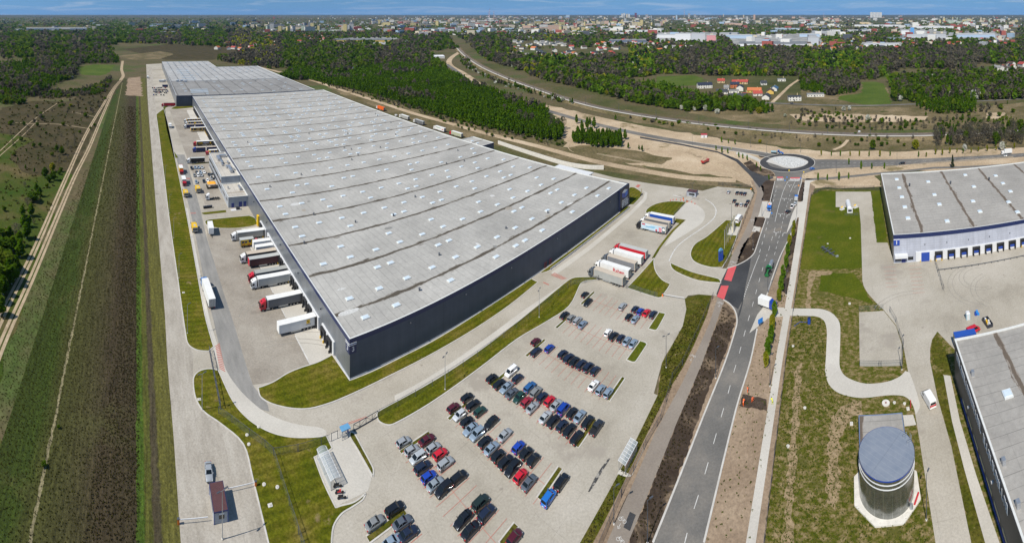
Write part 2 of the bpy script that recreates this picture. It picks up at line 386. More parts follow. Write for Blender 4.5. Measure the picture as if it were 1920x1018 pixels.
sheet('meadow', px(at, (1232, 143), (1300, 141), (1316, 146), (1312, 160), (1230, 164)), .05, m_field, 'green field behind the hamlet')
sheet('heath', px(at, (1500, 160), (1620, 158), (1660, 164), (1670, 195), (1510, 195)), .02, m_heath, 'tan clearing in front of the wood')
sheet('sand', px(at, (216, 105), (300, 96), (325, 101), (300, 110), (250, 112)), .04, m_heath, 'rough clearing behind the long warehouse')
sheet('heath', px(at, (230, 92), (320, 82), (410, 86), (470, 95), (400, 112), (310, 112)), .03, m_scrub, 'brown heath behind the warehouse end')

# ---------------------------------------------------------------- the paved estate
main = px(at, (345, 1060), (339, 1018), (325.7, 821.6), (314, 680), (309, 587), (294, 406.8), (285.6, 300.6), (276.6, 180.4), (274, 120.5), (303, 119))
main += [W(-10, 790), W(170, 690), W(172, 420), W(184, 405), W(184, 130)]
main += px(at, (1105, 321), (1150, 332.5), (1208.5, 342.5), (1283.7, 352.6), (1317, 358), (1345.5, 350), (1407, 355), (1414, 363.4), (1390.6, 413.5), (1360.5, 412.7), (1325.5, 443.6), (1303, 458), (1294.6, 475.3), (1299, 488), (1311, 495.5), (1333.4, 502), (1363.5, 503.7), (1352, 556), (1335, 554), (1310, 552), (1290, 554.5), (1284, 562), (1286.7, 580.5), (1280, 612), (1262, 645), (1247, 668), (1241, 681), (1226, 738), (1233, 741.5), (1194.5, 821.6), (1157.7, 891.8), (1087.6, 1018), (1068, 1060))
sheet('yard', main, .05, m_conc, 'pale concrete block paving round the long warehouse and its car park', smooth=1)
sheet('road', px(at, (345, 1060), (339, 1018), (325.7, 821.6), (314, 680), (309, 587), (294, 406.8), (285.6, 300.6), (276.6, 180.4), (274.5, 125), (284, 125), (290, 180), (295, 234), (302, 284), (309, 340), (317, 407), (334, 527), (349, 634), (362, 655), (362, 714), (381, 771), (414, 795), (456, 833), (474, 898), (503, 1018), (515, 1060)), .06, m_road_slab, 'long slab road with pale joints beside the field', smooth=3, corner=30)
sheet('road', px(at, (329, 290), (342, 340), (355, 390), (365, 435), (374, 480), (383, 530), (392, 570), (400, 600), (409, 641), (421, 685), (437, 725), (462, 752), (490, 768), (505, 772), (500, 755), (484, 735), (474, 722), (458, 673), (436, 600), (418, 545), (401, 490), (386, 440), (375, 390), (361, 340), (346, 290)), .07, m_lane, 'worn grey truck lane along the loading yard', smooth=3)
sheet('footpath', px(at, (346, 390), (352, 390), (391, 590), (409, 650), (424, 694), (445, 726), (470, 752), (500, 775), (548, 794), (600, 802), (612, 808), (612, 818), (580, 821), (543, 820), (507, 811), (474, 793), (450, 771), (434, 748), (421, 721), (413, 700), (404, 668), (383, 590)), .075, m_conc_light, 'pale kerbside slab path around the yard bend', smooth=3)
sheet('footpath', px(at, (740, 742), (800, 710), (880, 657), (960, 598), (1000, 570), (1067, 525), (1068.7, 524.4), (1007, 574), (914, 647), (840, 698), (740, 755)), .075, m_conc_light, 'pale footpath along the front road', smooth=2)
sheet('footpath', px(at, (1033, 511), (1100, 464), (1180, 398), (1206, 372), (1209, 361), (1203, 357), (1214, 361), (1212, 374), (1186, 401), (1110, 466), (1040, 517)), .075, m_conc_light, 'pale strip in front of the guard rail', smooth=1)
sheet('yard', px(at, (1287, 379), (1302, 382), (1318, 393), (1322, 405), (1316, 418), (1300, 430), (1245, 463), (1262, 436), (1277, 421), (1287, 413), (1264, 405)), .07, m_conc_light, 'pale gravel lane beside the curved exit road')
sheet('yard', px(at, (589, 858), (616, 846), (623, 841), (612, 818), (640, 806), (655, 819), (671, 844), (698, 892), (690, 921), (640, 945), (629.6, 953)), .07, m_conc_light, 'pale concrete pad under the bicycle shelter', smooth=1)
sheet('yard', [W(-8.5, 9.5), W(-.05, 9.5), W(-.05, 104), W(-8.5, 104)], .075, m_conc_light, 'clean concrete apron under the loading docks', smooth=1)
sheet('yard', [W(-6.5, 200), W(1.9, 200), W(3.9, 390), W(-4.5, 390)], .075, m_conc_light, 'clean concrete apron under the far loading docks', smooth=1)

m_yard = ground_mat('worn_yard_paving', [(.28, (.2,.175,.145)), (.48, (.29,.26,.222)), (.7, (.37,.34,.295))], .05, 12, rel=.72, fine=(1.8, .18), spots=[(.14, .62, (.235,.21,.18)), (.9, .7, (.13,.118,.105))], joints=4.8)
sheet('yard', px(at, (474, 722), (512, 716), (567, 688), (600, 678))+[W(-8.5, 9.5), W(-8.5, 103)]+px(at, (483, 425), (440, 429), (391, 425.5), (387, 440), (401, 490), (418, 545), (436, 600), (458, 673)), .062, m_yard, 'worn brownish paving of the loading yard', smooth=1)
sheet('yard', px(at, (384, 383), (356, 310), (330, 240), (318, 206), (345, 205))+[W(1.9, 390), W(-4.5, 390), W(-6.5, 200), W(-10.4, 200), W(-10.4, 128)], .062, m_yard, 'worn brownish paving of the far loading yard', smooth=1)
# grass islands with stone kerbs
def island(pts, label, m=m_grass, kerb=True, z=.14, smooth=4, corner=50):
    p = ccw(smooth_line(pts, smooth, True, corner) if smooth > 1 else [Vector((q[0], q[1], 0)) for q in pts])
    sheet('grass', p, z, m, label, 'stuff', 1, cat='grass')
    if kerb:
        k = MB(); bar(k, p, .34, .02, z+.03, True)
        tag(k.build('kerb', m_kerb), 'stone kerb round '+label, None, None, 'structure')
island(px(at, (307, 204), (294, 213.8), (293.3, 217), (295.6, 234), (302, 284), (309, 340), (317, 407), (334, 527), (349.7, 637), (355.7, 649), (371, 657.3), (391, 659), (400.8, 650.6), (397.5, 640.6), (384, 590.5), (367, 497), (350.7, 406.8), (337.3, 340), (325.7, 284), (315.6, 234)), 'the long grass strip between slab road and truck lane')
island(px(at, (362.4, 714), (366, 703), (377, 695), (394, 692), (409, 695), (414, 705), (421, 721), (434, 748), (450, 771), (474, 793), (507, 811), (543, 820), (580, 821), (612, 818), (623, 841), (616, 846), (589, 858), (607, 906), (629.6, 953), (640, 949), (665, 942), (686, 926), (680, 938), (660, 952), (640, 965), (625, 989), (621, 1030), (506, 1030), (474, 898), (456, 833), (414, 795), (381, 771), (366, 744)), 'the grass corner behind the bicycle shelter', corner=40)
island(px(at, (484, 728), (489, 745), (511, 758), (548, 766.5), (581, 766.5), (618, 756.5), (640, 748), (680, 730), (733.5, 703.6), (790, 675), (837, 649), (890.5, 617), (955, 573), (1008.6, 529.4), (996, 523), (940, 560), (890, 592), (810, 641), (760, 666.5), (698, 697), (656, 714), (623, 666), (595, 680), (567, 689), (540, 700), (512, 717)), 'the warehouse corner lawn')
island([W(87, -.3), W(90, -2.2), W(93, -2.8), W(166, -2.8), W(166, -.3)], 'the narrow lawn along the dark front wall', smooth=1)
island(px(at, (708.5, 773), (706.8, 781.5), (712, 791.6), (727, 797.6), (740, 795), (807, 756.5), (907, 684.7), (970, 636), (1024, 604), (1067.5, 574), (1088, 533.7), (1097, 527.5), (1121, 525), (1114, 520), (1095, 519.8), (1077, 521), (1064, 527), (1007, 574), (914, 647), (840, 698), (740, 755)), 'the long lawn between front road and car park', corner=60)
island(px(at, (1175.6, 540), (1203, 511), (1227, 483.6), (1226, 493), (1229.7, 509.6), (1241.5, 525), (1256.8, 533), (1253, 540), (1240, 558), (1233, 558.5)), 'the triangular lawn by the parked lorries')
island(px(at, (1227, 484), (1240, 463), (1262, 435), (1277, 420.5), (1285.4, 412.7), (1267, 410), (1265, 417), (1274, 419), (1258, 434), (1236, 462), (1222, 485)), 'the thin lawn behind the lorry stalls', kerb=False, corner=60)
island(px(at, (1210, 398.5), (1213.6, 391.8), (1227, 383.5), (1247, 378.5), (1267, 377.6), (1287, 379.3), (1263.7, 405), (1243.6, 402.7), (1217, 400.5)), 'the half-round lawn by the gatehouse')
island(px(at, (1176.5, 356), (1182, 351), (1190, 352), (1202, 360), (1203.5, 366.8), (1188.5, 383.5), (1180, 384.6), (1177.3, 384)), 'the lawn at the far warehouse corner')
island(px(at, (1361, 413), (1325.5, 443.6), (1303, 458), (1294.6, 475.3), (1299, 488), (1311, 495.5), (1333, 501.5), (1354, 502), (1367, 480), (1383, 440), (1390.6, 414)), 'the lawn with the flag row')
island(px(at, (1256.5, 493), (1270, 499), (1300, 511), (1347, 523), (1352, 531), (1313, 527), (1290, 520), (1268, 510), (1259, 502)), 'the splitter island at the estate entrance')
island(px(tile(980, 620, 7.954), (1545, 440), (1640, 475), (1690, 460), (1855, 210), (1830, 180), (1750, 155)), 'the wider lawn bay in the car park', m_lush)
island(px(tile(1040, 530, 7.954), (1395, 690), (1490, 715), (1530, 700), (1650, 480), (1640, 460), (1555, 445)), 'the wide lawn bay nearest the car park barrier', m_lush)
for a, b, w_ in (((750.8,849),(804.9,812),1.1), ((841.4,786.9),(875.3,757.3),1.1), ((920.6,724),(950.8,698),1.2), ((987,668.4),(1021.5,637.6),1.1), ((1043,615.5),(1064,596.6),1.1), ((1090,571),(1114,548),1.1), ((1140,751),(1169,708.6),1.2), ((1081,838),(1116,786.8),1.3), ((1011,936.5),(1050.8,878),1.3), ((940,1022),(968,985),1.4), ((690,1012.7),(760,959.6),1.5)):
    p, q = at(*a), at(*b); d = (q-p).normalized(); s_ = Vector((-d.y, d.x, 0))*w_/2
    island([p+s_, p-s_, q-s_, q+s_], 'a thin planted island between car rows', m_patchy, smooth=1)
island(px(at, (657, 811), (664, 812.7), (680.7, 843), (693, 865.5), (700, 880.6), (699.6, 895), (697.7, 892), (670.6, 844), (655.6, 819)), 'the weedy bed beside the shelter pad', m_patchy)
island(px(at, (384, 417), (388, 413), (400, 411), (440, 407), (467, 404.5), (478, 409), (483, 421), (470, 425), (440, 428.5), (410, 428), (391, 424.5)), 'the lawn patch in the loading yard')
island(px(tile(340, 390, 9.6), (365, 92), (430, 80), (800, 40), (808, 80), (560, 105), (430, 118), (385, 110)), 'the slim lawn by the office yard', kerb=False)
island(px(tile(320, 290, 9.6), (370, 175), (700, 135), (700, 150), (400, 180)), 'the slim lawn beside the office cars', kerb=False)
island(px(tile(300, 190, 9.6), (205, 135), (245, 105), (340, 88), (590, 78), (600, 110), (300, 137)), 'the small lawn inside the yard bend', kerb=False)
island(px(tile(300, 190, 9.6), (65, 150), (60, 105), (150, 75), (290, 62), (285, 72), (170, 88), (100, 115), (90, 150), (150, 480), (250, 900), (330, 1018), (250, 1018), (120, 500)), 'the dark hedge strip along the loading yard', m_lush, kerb=False, smooth=1)

# ---------------------------------------------------------------- public road corridor
sheet('soil', px(at, (1060, 1060), (1088, 1018), (1158, 892), (1194.5, 821.6), (1233, 741.5), (1241, 681), (1280, 612), (1287, 580), (1284, 560), (1335, 553), (1364, 504), (1391, 413), (1415, 362), (1408, 338), (1500, 330), (1530, 352), (1521, 366), (1494, 540), (1474, 678), (1433.6, 1018), (1427, 1060)), .03, m_soil, 'bare brown soil along the new public road', smooth=1)
island(px(at, (1060, 1060), (1088, 1018), (1158, 892), (1194.5, 821.6), (1233, 741.5), (1241, 681), (1280, 612), (1287, 580), (1284, 560), (1310, 553), (1335, 554.5), (1326, 590), (1300, 650), (1280, 690), (1252, 735), (1215, 810), (1150, 945), (1112, 1018), (1090, 1060)), 'the fence-side grass bank of the car park', kerb=False, z=.09, smooth=1, m=m_patchy)
sheet('footpath', px(at, (1115, 1060), (1137.7, 1018), (1228, 811.6), (1280, 716), (1296.7, 680), (1330, 607), (1345, 560), (1363, 503), (1372, 480), (1390, 447), (1408.6, 406.8), (1420, 360), (1409, 328), (1432, 350), (1432, 365), (1423.6, 400), (1408.6, 437), (1380, 500), (1358, 563), (1316.7, 680), (1268, 795), (1177.7, 1018), (1158, 1060)), .06, m_bike, 'brown cycle path beside the public road', smooth=1)
sheet('footpath', px(at, (1380, 303), (1346, 286.5), (1280, 273), (1200, 259), (1200, 256), (1280, 270), (1346, 284), (1384, 299), (1407, 320), (1432, 330), (1450, 331), (1450, 334), (1434, 340), (1424, 352), (1407, 330)), .07, m_asph_dark, 'fresh black footway skirting the sand', smooth=1)
sheet('bed', px(at, (1158, 1060), (1178, 1018), (1268, 795), (1317, 680), (1358, 565), (1375, 582), (1380, 600), (1365, 650), (1330, 725), (1284, 860), (1236, 985), (1212, 1060)), .05, m_bark, 'dark planting bed with tan patches left of the road', smooth=1)
for p_, lb in ((((1380, 500), (1397, 490), (1415, 472), (1428, 437), (1419, 433), (1400, 450), (1388, 470)), 'small dark soil bed near the crossing'),
               (((1413, 424), (1430, 427), (1437, 409), (1416, 407)), 'small square soil bed by the layby'),
               (((1427, 376), (1447, 377), (1459, 340), (1434, 337), (1426, 347), (1432, 362)), 'dark soil bed below the roundabout'),
               (((1500, 342), (1509, 341), (1505, 378), (1496, 378)), 'narrow dark bed beside the right lane')):
    sheet('bed', px(at, *p_), .06, m_bark if 'crossing' in lb else m_mulch, lb, smooth=2)
sheet('bed', px(at, (1491, 410), (1498, 408), (1494, 445), (1487, 480), (1481, 520), (1474, 553), (1466, 545), (1474, 500), (1482, 450)), .05, m_bark, 'narrow planting bed beside the saplings', smooth=1)
sheet('road', px(at, (1208, 1060), (1224.5, 1018), (1280, 880), (1320, 778), (1360, 678), (1380, 615), (1382, 600), (1378, 583), (1368, 570), (1356.5, 562.5), (1343, 556), (1352, 528), (1363, 505), (1380.5, 498.6), (1397, 491), (1408, 482.8), (1415, 473.6), (1426, 440), (1437, 406.8), (1446, 370), (1453.7, 340), (1456, 331), (1504, 331), (1502, 345), (1496, 367), (1494, 408), (1478, 450), (1462.5, 482), (1447, 525), (1436, 560), (1428, 590), (1419.6, 617), (1407, 678), (1380, 768), (1320, 1018), (1308, 1060)), .06, m_asph, 'grey asphalt public road', smooth=1)
sheet('road', px(at, (1343, 552), (1352, 528), (1363, 505), (1380.5, 498.6), (1397, 491), (1408, 482.8), (1406, 500), (1399, 530), (1394, 560), (1384, 580), (1368, 570), (1356.5, 562.5)), .07, m_asph_dark, 'dark fresh asphalt of the estate junction', smooth=1)
sheet('road', px(at, (1456, 331), (1504, 331), (1500, 352), (1494, 372), (1490, 395), (1470, 470), (1452, 520), (1436, 560), (1428, 565), (1436, 530), (1452, 470), (1470, 400), (1478, 350), (1476, 345), (1468, 348), (1460, 400), (1445, 440), (1437, 440), (1450, 360)), .065, m_asph, 'worn asphalt lanes', smooth=1)
sheet('footpath', px(at, (1390, 1060), (1398.6, 1018), (1453.7, 678), (1480, 527), (1494, 440), (1502, 380), (1509, 340), (1512, 334), (1530, 337), (1519, 342), (1515, 370), (1505.5, 440), (1492, 527), (1467, 678), (1417, 1018), (1411, 1060)), .06, m_conc_light, 'pale pavement right of the public road', smooth=1)
sheet('footpath', px(TF, (445, 113), (478, 113), (468, 200), (410, 200)), .055, m_conc_light, 'pale concrete layby pavement', smooth=1)
sheet('footpath', px(TF, (450, 205), (440, 255), (430, 285), (378, 283), (392, 250), (425, 252)), .055, m_conc_light, 'pale crossing slab beside the layby', smooth=1)
sheet('footpath', px(tile(1380, 330, 6.785), (780, 330), (880, 330), (855, 530), (770, 530)), .055, m_conc_light, 'pale bus stop platform', smooth=1)
sheet('road', px(tile(1380, 330, 6.785), (775, 360), (765, 530), (640, 740), (690, 560), (720, 470)), .075, m_conc_light, 'pale concrete bus bay', smooth=1)
sheet('road', px(tile(1380, 330, 6.785), (380, 455), (445, 455), (420, 535), (355, 535)), .075, m_conc_light, 'pale concrete layby end', smooth=1)
# roundabout
RC = at(1476, 304.5); RR = (at(1527, 304.5)-RC).length
def ring(r, n=64): return [RC+Vector((math.cos(t), math.sin(t), 0))*r for t in [2*math.pi*i/n for i in range(n)]]
rd = smooth_line(px(at, (837, 120), (857, 134), (880, 152), (925, 172), (975, 192), (1031, 208.7), (1091, 226), (1174, 246), (1280, 266), (1363.5, 278.5), (1420, 287), (1450, 293)), 5, False)
l_, r_ = ribbon_pts(rd, 8.5)
sheet('road', l_+r_[::-1], .06, m_asph, 'new asphalt road running past the birch grove', smooth=1)
k = MB(); bar(k, l_[40:], .4, .02, .17); bar(k, r_[40:], .4, .02, .17)
tag(k.build('kerb', m_kerb), 'kerbs of the new road past the grove', None, None, 'structure')
sheet('road', px(at, (1513, 292), (1530, 299), (1564, 299), (1647, 299.5), (1748, 296.5), (1848, 291.5), (1940, 286), (1960, 290), (1848, 299.5), (1748, 306), (1647, 312), (1564, 316), (1530, 319), (1508, 326), (1490, 318)), .062, m_asph, 'asphalt road leading right from the roundabout', smooth=3)
sheet('road', px(at, (1453, 331), (1452, 325), (1440, 316), (1480, 322), (1515, 314), (1508, 322), (1503, 331)), .064, m_asph, 'roundabout approach', smooth=2)
sheet('road', ring(RR), .066, m_asph_dark, 'dark asphalt ring of the roundabout', smooth=1)
sheet('road', ring(RR*.72), .07, m_asph, 'grey truck apron of the roundabout', smooth=1)
sheet('roundabout_island', px(tile(1380, 260, 7.377), (415, 320), (470, 275), (560, 250), (680, 240), (830, 255), (940, 285), (1000, 325), (940, 375), (830, 405), (760, 412), (660, 400), (560, 365)), .12, m_kerb, 'pale kerbed centre of the roundabout')
sheet('roundabout_island', px(tile(1380, 260, 7.377), (490, 285), (560, 262), (680, 250), (830, 265), (985, 322), (900, 375), (780, 400), (680, 385), (560, 335)), .16, m_gravel, 'white gravel eye of the roundabout')
sheet('bed', px(tile(1380, 260, 7.377), (310, 235), (330, 210), (500, 200), (590, 210), (400, 255), (340, 265)), .05, m_mulch, 'red-brown bark bed beside the roundabout')
sheet('bed', px(tile(1380, 260, 7.377), (100, 340), (200, 300), (330, 400), (480, 440), (545, 520), (330, 510), (230, 470)), .05, m_bark, 'dark soil bed left of the roundabout')
sheet('footpath', px(at, (1505, 335), (1560, 332), (1640, 324), (1750, 313), (1960, 301), (1960, 304), (1750, 316.5), (1640, 328), (1560, 336), (1507, 338)), .06, m_asph, 'grey footway along the sand', smooth=1)
sheet('footpath', px(tile(1380, 260, 7.377), (0, 185), (120, 200), (290, 260), (345, 300), (330, 330), (230, 280), (90, 225), (0, 215)), .055, m_conc_light, 'pale pavement on the roundabout approach', smooth=1)
k = MB()
for line in (((1224.5,1018),(1280,880),(1320,778),(1360,678),(1380,615),(1382,600),(1378,583),(1368,570),(1356.5,562.5)), ((1363,503.5),(1380.5,498),(1397,490),(1408,482),(1415,473),(1426,440),(1437,406.8),(1446,370),(1453,340)), ((1504,334),(1502,345),(1496,367),(1494,408),(1478,450),(1462.5,482),(1447,525),(1436,560)), ((1419.6,617),(1407,678),(1380,768),(1320,1018))):
    bar(k, smooth_line(px(at, *line), 4, False), .45, .02, .19)
tag(k.build('kerb', m_kerb), 'stone kerbs lining the public road', None, None, 'structure')
k = MB(); bar(k, ring(RR+.3), .4, .02, .14, True)
tag(k.build('kerb', m_kerb), 'round stone kerb of the roundabout', None, None, 'structure')

b_ = MB()
for q_ in (((1120,288),(1200,303),(1290,318),(1380,328)), ((1110,270),(1190,278),(1270,285),(1330,300),(1390,331)), ((1200,262),(1290,285),(1345,312)), ((1060,232),(1110,250),(1150,268),(1220,280)), ((1560,322),(1640,316),(1760,304),(1900,294)), ((1545,290),(1700,289),(1900,280))):
    for o_ in (-.9, .9): strip(b_, smooth_line(px(at, *q_), 5, False), .7, .07, o_)
tag(b_.build('dirt_track', ground_mat('rut', [(.35, (.24,.18,.115)), (.5, (.5,.4,.28)), (.7, (.3,.23,.15))], .15, 8)), 'wheel ruts over the open sand', None, None, 'structure')
for q_ in (((1228,60),(1345,60),(1345,82),(1228,79)), ((1355,64),(1540,61),(1545,90),(1385,93)), ((1612,79),(1695,79),(1695,92),(1612,92)), ((1685,52),(1780,56),(1780,76),(1685,76)), ((1788,58),(1872,58),(1870,75),(1788,75)), ((1138,73),(1215,73),(1215,83),(1138,83)), ((620,69),(765,69),(765,84),(645,84))):
    sheet('town_ground', px(at, *q_), .03, m_town, 'paved ground among the far halls', smooth=1)
# lane, railway, dirt road
lane = smooth_line(px(at, (1300, 178), (1390, 190.5), (1447, 193), (1547, 197), (1634, 197.7), (1714, 195), (1800, 191), (1960, 182)), 4, False)
l_, r_ = ribbon_pts(lane, 6); sheet('road', l_+r_[::-1], .06, m_asph, 'narrow country lane beyond the railway', smooth=1)
for pts_, w_, lb in ((((640,168.7),(707,190),(773.6,212),(840.4,230.5),(907,249),(1007.5,274),(1107.6,300.6),(1207.8,320.6),(1290,333),(1380,338)), 7.5, 'sandy works road behind the long warehouse'),
                     (((480,124),(540,139),(590,152),(640,168.7)), 7.5, 'far stretch of the sandy works road'),
                     (((1447,193),(1465,176),(1482,160),(1498,149)), 5, 'dirt lane climbing into the hamlet'),
                     (((861,98),(850,105),(842,114),(846,124),(870,138),(900,160)), 12, 'sandy strip beside the railway'),
                     (((900,160),(960,182),(1020,198),(1090,214),(1200,238)), 9, 'sandy verge of the new road'),
                     (((1563,281),(1580,273),(1596,254)), 3, 'worn footpath climbing the railway slope'),
                     (((1060,276),(1072,262),(1062,240)), 4, 'sandy gap between the birch groves')):
    ln = smooth_line(px(at, *pts_), 5, False); l_, r_ = ribbon_pts(ln, w_)
    sheet('dirt_road', l_+r_[::-1], .055, m_sand, lb, smooth=1)
# railway on its low bank
m_ballast = ground_mat('ballast', [(.3, (.14,.11,.09)), (.7, (.24,.2,.165))], .3, 8, fine=(2, .3))
m_rail = plain('rail_steel', (.3,.28,.27), .4, .8)
zr = 2.6
rl = smooth_line([at(x, y, zr) for x, y in ((838,70),(858,88),(874,103.5),(907,125),(957,147),(1007,165),(1074,187),(1141,203.5),(1280,225.5),(1403.6,238.5),(1552,248.5),(1714,251),(1814,247.5),(1920,241),(1980,236))], 6, False)
b_ = MB(); l1, r1 = ribbon_pts(rl, 24); l2, r2 = ribbon_pts(rl, 12)
n_ = len(rl)
for a, b, za, zb in ((l1, l2, 0, zr-.3), (l2, r2, zr-.3, zr-.3), (r2, r1, zr-.3, 0)):
    b_.add([(p.x, p.y, za) for p in a]+[(p.x, p.y, zb) for p in b], [(i, n_+i, n_+i+1, i+1) for i in range(n_-1)])
tag(b_.build('railway_bank', m_heath), 'low weedy railway bank', None, None, 'structure')
b_ = MB(); strip(b_, rl, 7.0, zr-.25)
tag(b_.build('railway_ballast', m_ballast), 'brown ballast bed of the railway', None, None, 'structure')
b_ = MB(); strip(b_, rl, 3.2, zr-.2, -5.6)
tag(b_.build('service_path', m_conc_light), 'pale service path beside the rails', None, None, 'structure')
b_ = MB()
for o_ in (-2.6, -1.1, 1.1, 2.6): 
    l_, r_ = ribbon_pts(rl, 2*abs(o_)); bar(b_, l_ if o_ > 0 else r_, .16, zr-.25, zr)
tag(b_.build('railway_rails', m_rail), 'two pairs of steel rails', None, None, 'structure')

# ---------------------------------------------------------------- tank estate
sheet('grass_plot', px(at, (1427, 1060), (1433.6, 1018), (1473.7, 678), (1494, 540), (1521, 366), (1540, 355), (1640, 357), (1700, 400), (1960, 640), (1960, 1100)), .035, m_plot, 'patchy young grass of the tank estate', smooth=1)
sheet('lawn', px(at, (1521, 368), (1538, 358), (1650, 357), (1664, 455), (1617, 480), (1617, 503), (1500, 505), (1510, 440)), .06, m_lush, 'green lawn by the white gas tank', smooth=1)
sheet('lawn', px(at, (1540, 512), (1600, 512), (1614, 530), (1630, 560), (1640, 570), (1600, 560), (1560, 550), (1535, 545)), .06, m_lush, 'green lawn patch inside the bare strip', smooth=3)
sheet('soil', px(TF, (705, 520), (730, 500), (840, 505), (840, 520), (750, 535), (720, 600), (715, 720), (690, 720)), .065, m_bare, 'bare trench strip in the lawn', smooth=2)
sheet('soil', px(at, (1491, 700), (1503, 680), (1500, 760), (1492, 860), (1484, 1030), (1466, 1030), (1478, 860)), .055, m_bare, 'bare sandy strip through the young grass', smooth=2)
sheet('soil', px(at, (1560, 780), (1600, 752), (1618, 752), (1616, 775), (1590, 790), (1575, 830), (1575, 905), (1565, 960), (1550, 940), (1553, 860)), .055, m_bare, 'bare earth beside the tank', smooth=2)
sheet('driveway', px(at, (1460, 578), (1534, 579), (1557, 585.5), (1572, 600.5), (1575.6, 617), (1575, 650), (1574, 684.7), (1580.6, 701), (1594, 711), (1624, 719.8), (1664, 716), (1687.5, 706), (1697.5, 696), (1706, 700), (1725, 760), (1717.5, 778), (1709, 755), (1694, 743), (1664, 741.5), (1614, 746.5), (1574, 738), (1554, 721), (1547, 695), (1548, 680), (1550, 640), (1550, 617), (1544, 600.5), (1527, 593), (1460, 592)), .075, m_conc_light, 'curved pale concrete driveway', smooth=3, corner=60)
sheet('driveway', px(at, (1405, 625), (1420, 590), (1432, 575), (1470, 577), (1470, 593), (1440, 597), (1425, 610)), .07, m_conc_light, 'pale driveway mouth by the public road', smooth=1)
yard = px(at, (1567, 359.4), (1632.4, 359.4), (1636, 380), (1644, 455), (1664, 455)) + [W(136.6, -141.3), W(136.6, -215)] + px(at, (1985, 640), (1900, 620), (1789, 655), (1757.6, 622), (1747.6, 637), (1744, 654), (1744, 678), (1757.6, 745), (1784, 838), (1821, 1018), (1832, 1060), (1762, 1060), (1754, 1018), (1724, 825), (1709, 735), (1701, 688), (1694, 650), (1680, 610), (1657.4, 582), (1642, 567), (1627, 550), (1620, 538), (1617, 527), (1614, 420), (1610.7, 389), (1567, 388.4))
sheet('yard', yard, .07, m_conc, 'concrete loading yard of the tank estate', smooth=1)
sheet('yard', px(at, (1610.7, 585.5), (1657, 583), (1680, 612), (1692, 650), (1692, 686), (1612, 687)), .07, m_conc, 'fenced concrete pad', smooth=1)
sheet('lawn', px(TF, (1062, 110), (1110, 112), (1148, 343), (1090, 343)), .09, m_lush, 'lawn strip beside the grey hall wall', smooth=1)
sheet('lawn', px(TF, (1060, 56), (1108, 56), (1108, 98), (1062, 98)), .09, m_lush, 'small square lawn behind the grey hall', smooth=1)
sheet('lawn', px(at, (1757, 624), (1776, 668), (1785, 700), (1770, 705), (1750, 680), (1745, 655), (1749, 636)), .09, m_patchy, 'triangular lawn by the dark hall', smooth=1)
sheet('soil', px(at, (1744, 690), (1770, 705), (1800, 800), (1850, 1018), (1856, 1050), (1832, 1050), (1821, 1018), (1784, 838), (1757, 745)), .06, m_patchy, 'weedy bank between drive and dark hall', smooth=1)
sheet('footpath', px(at, (1769, 703), (1782, 705), (1800, 790), (1830, 890), (1874, 1018), (1884, 1060), (1860, 1060), (1847, 1018), (1808, 880), (1785, 790)), .075, m_conc_light, 'pale path along the dark hall', smooth=1)
sheet('footpath', px(at, (1693, 779), (1712, 778), (1718, 797), (1696, 800)), .075, m_conc_light, 'short slab path to the pump house', smooth=1)
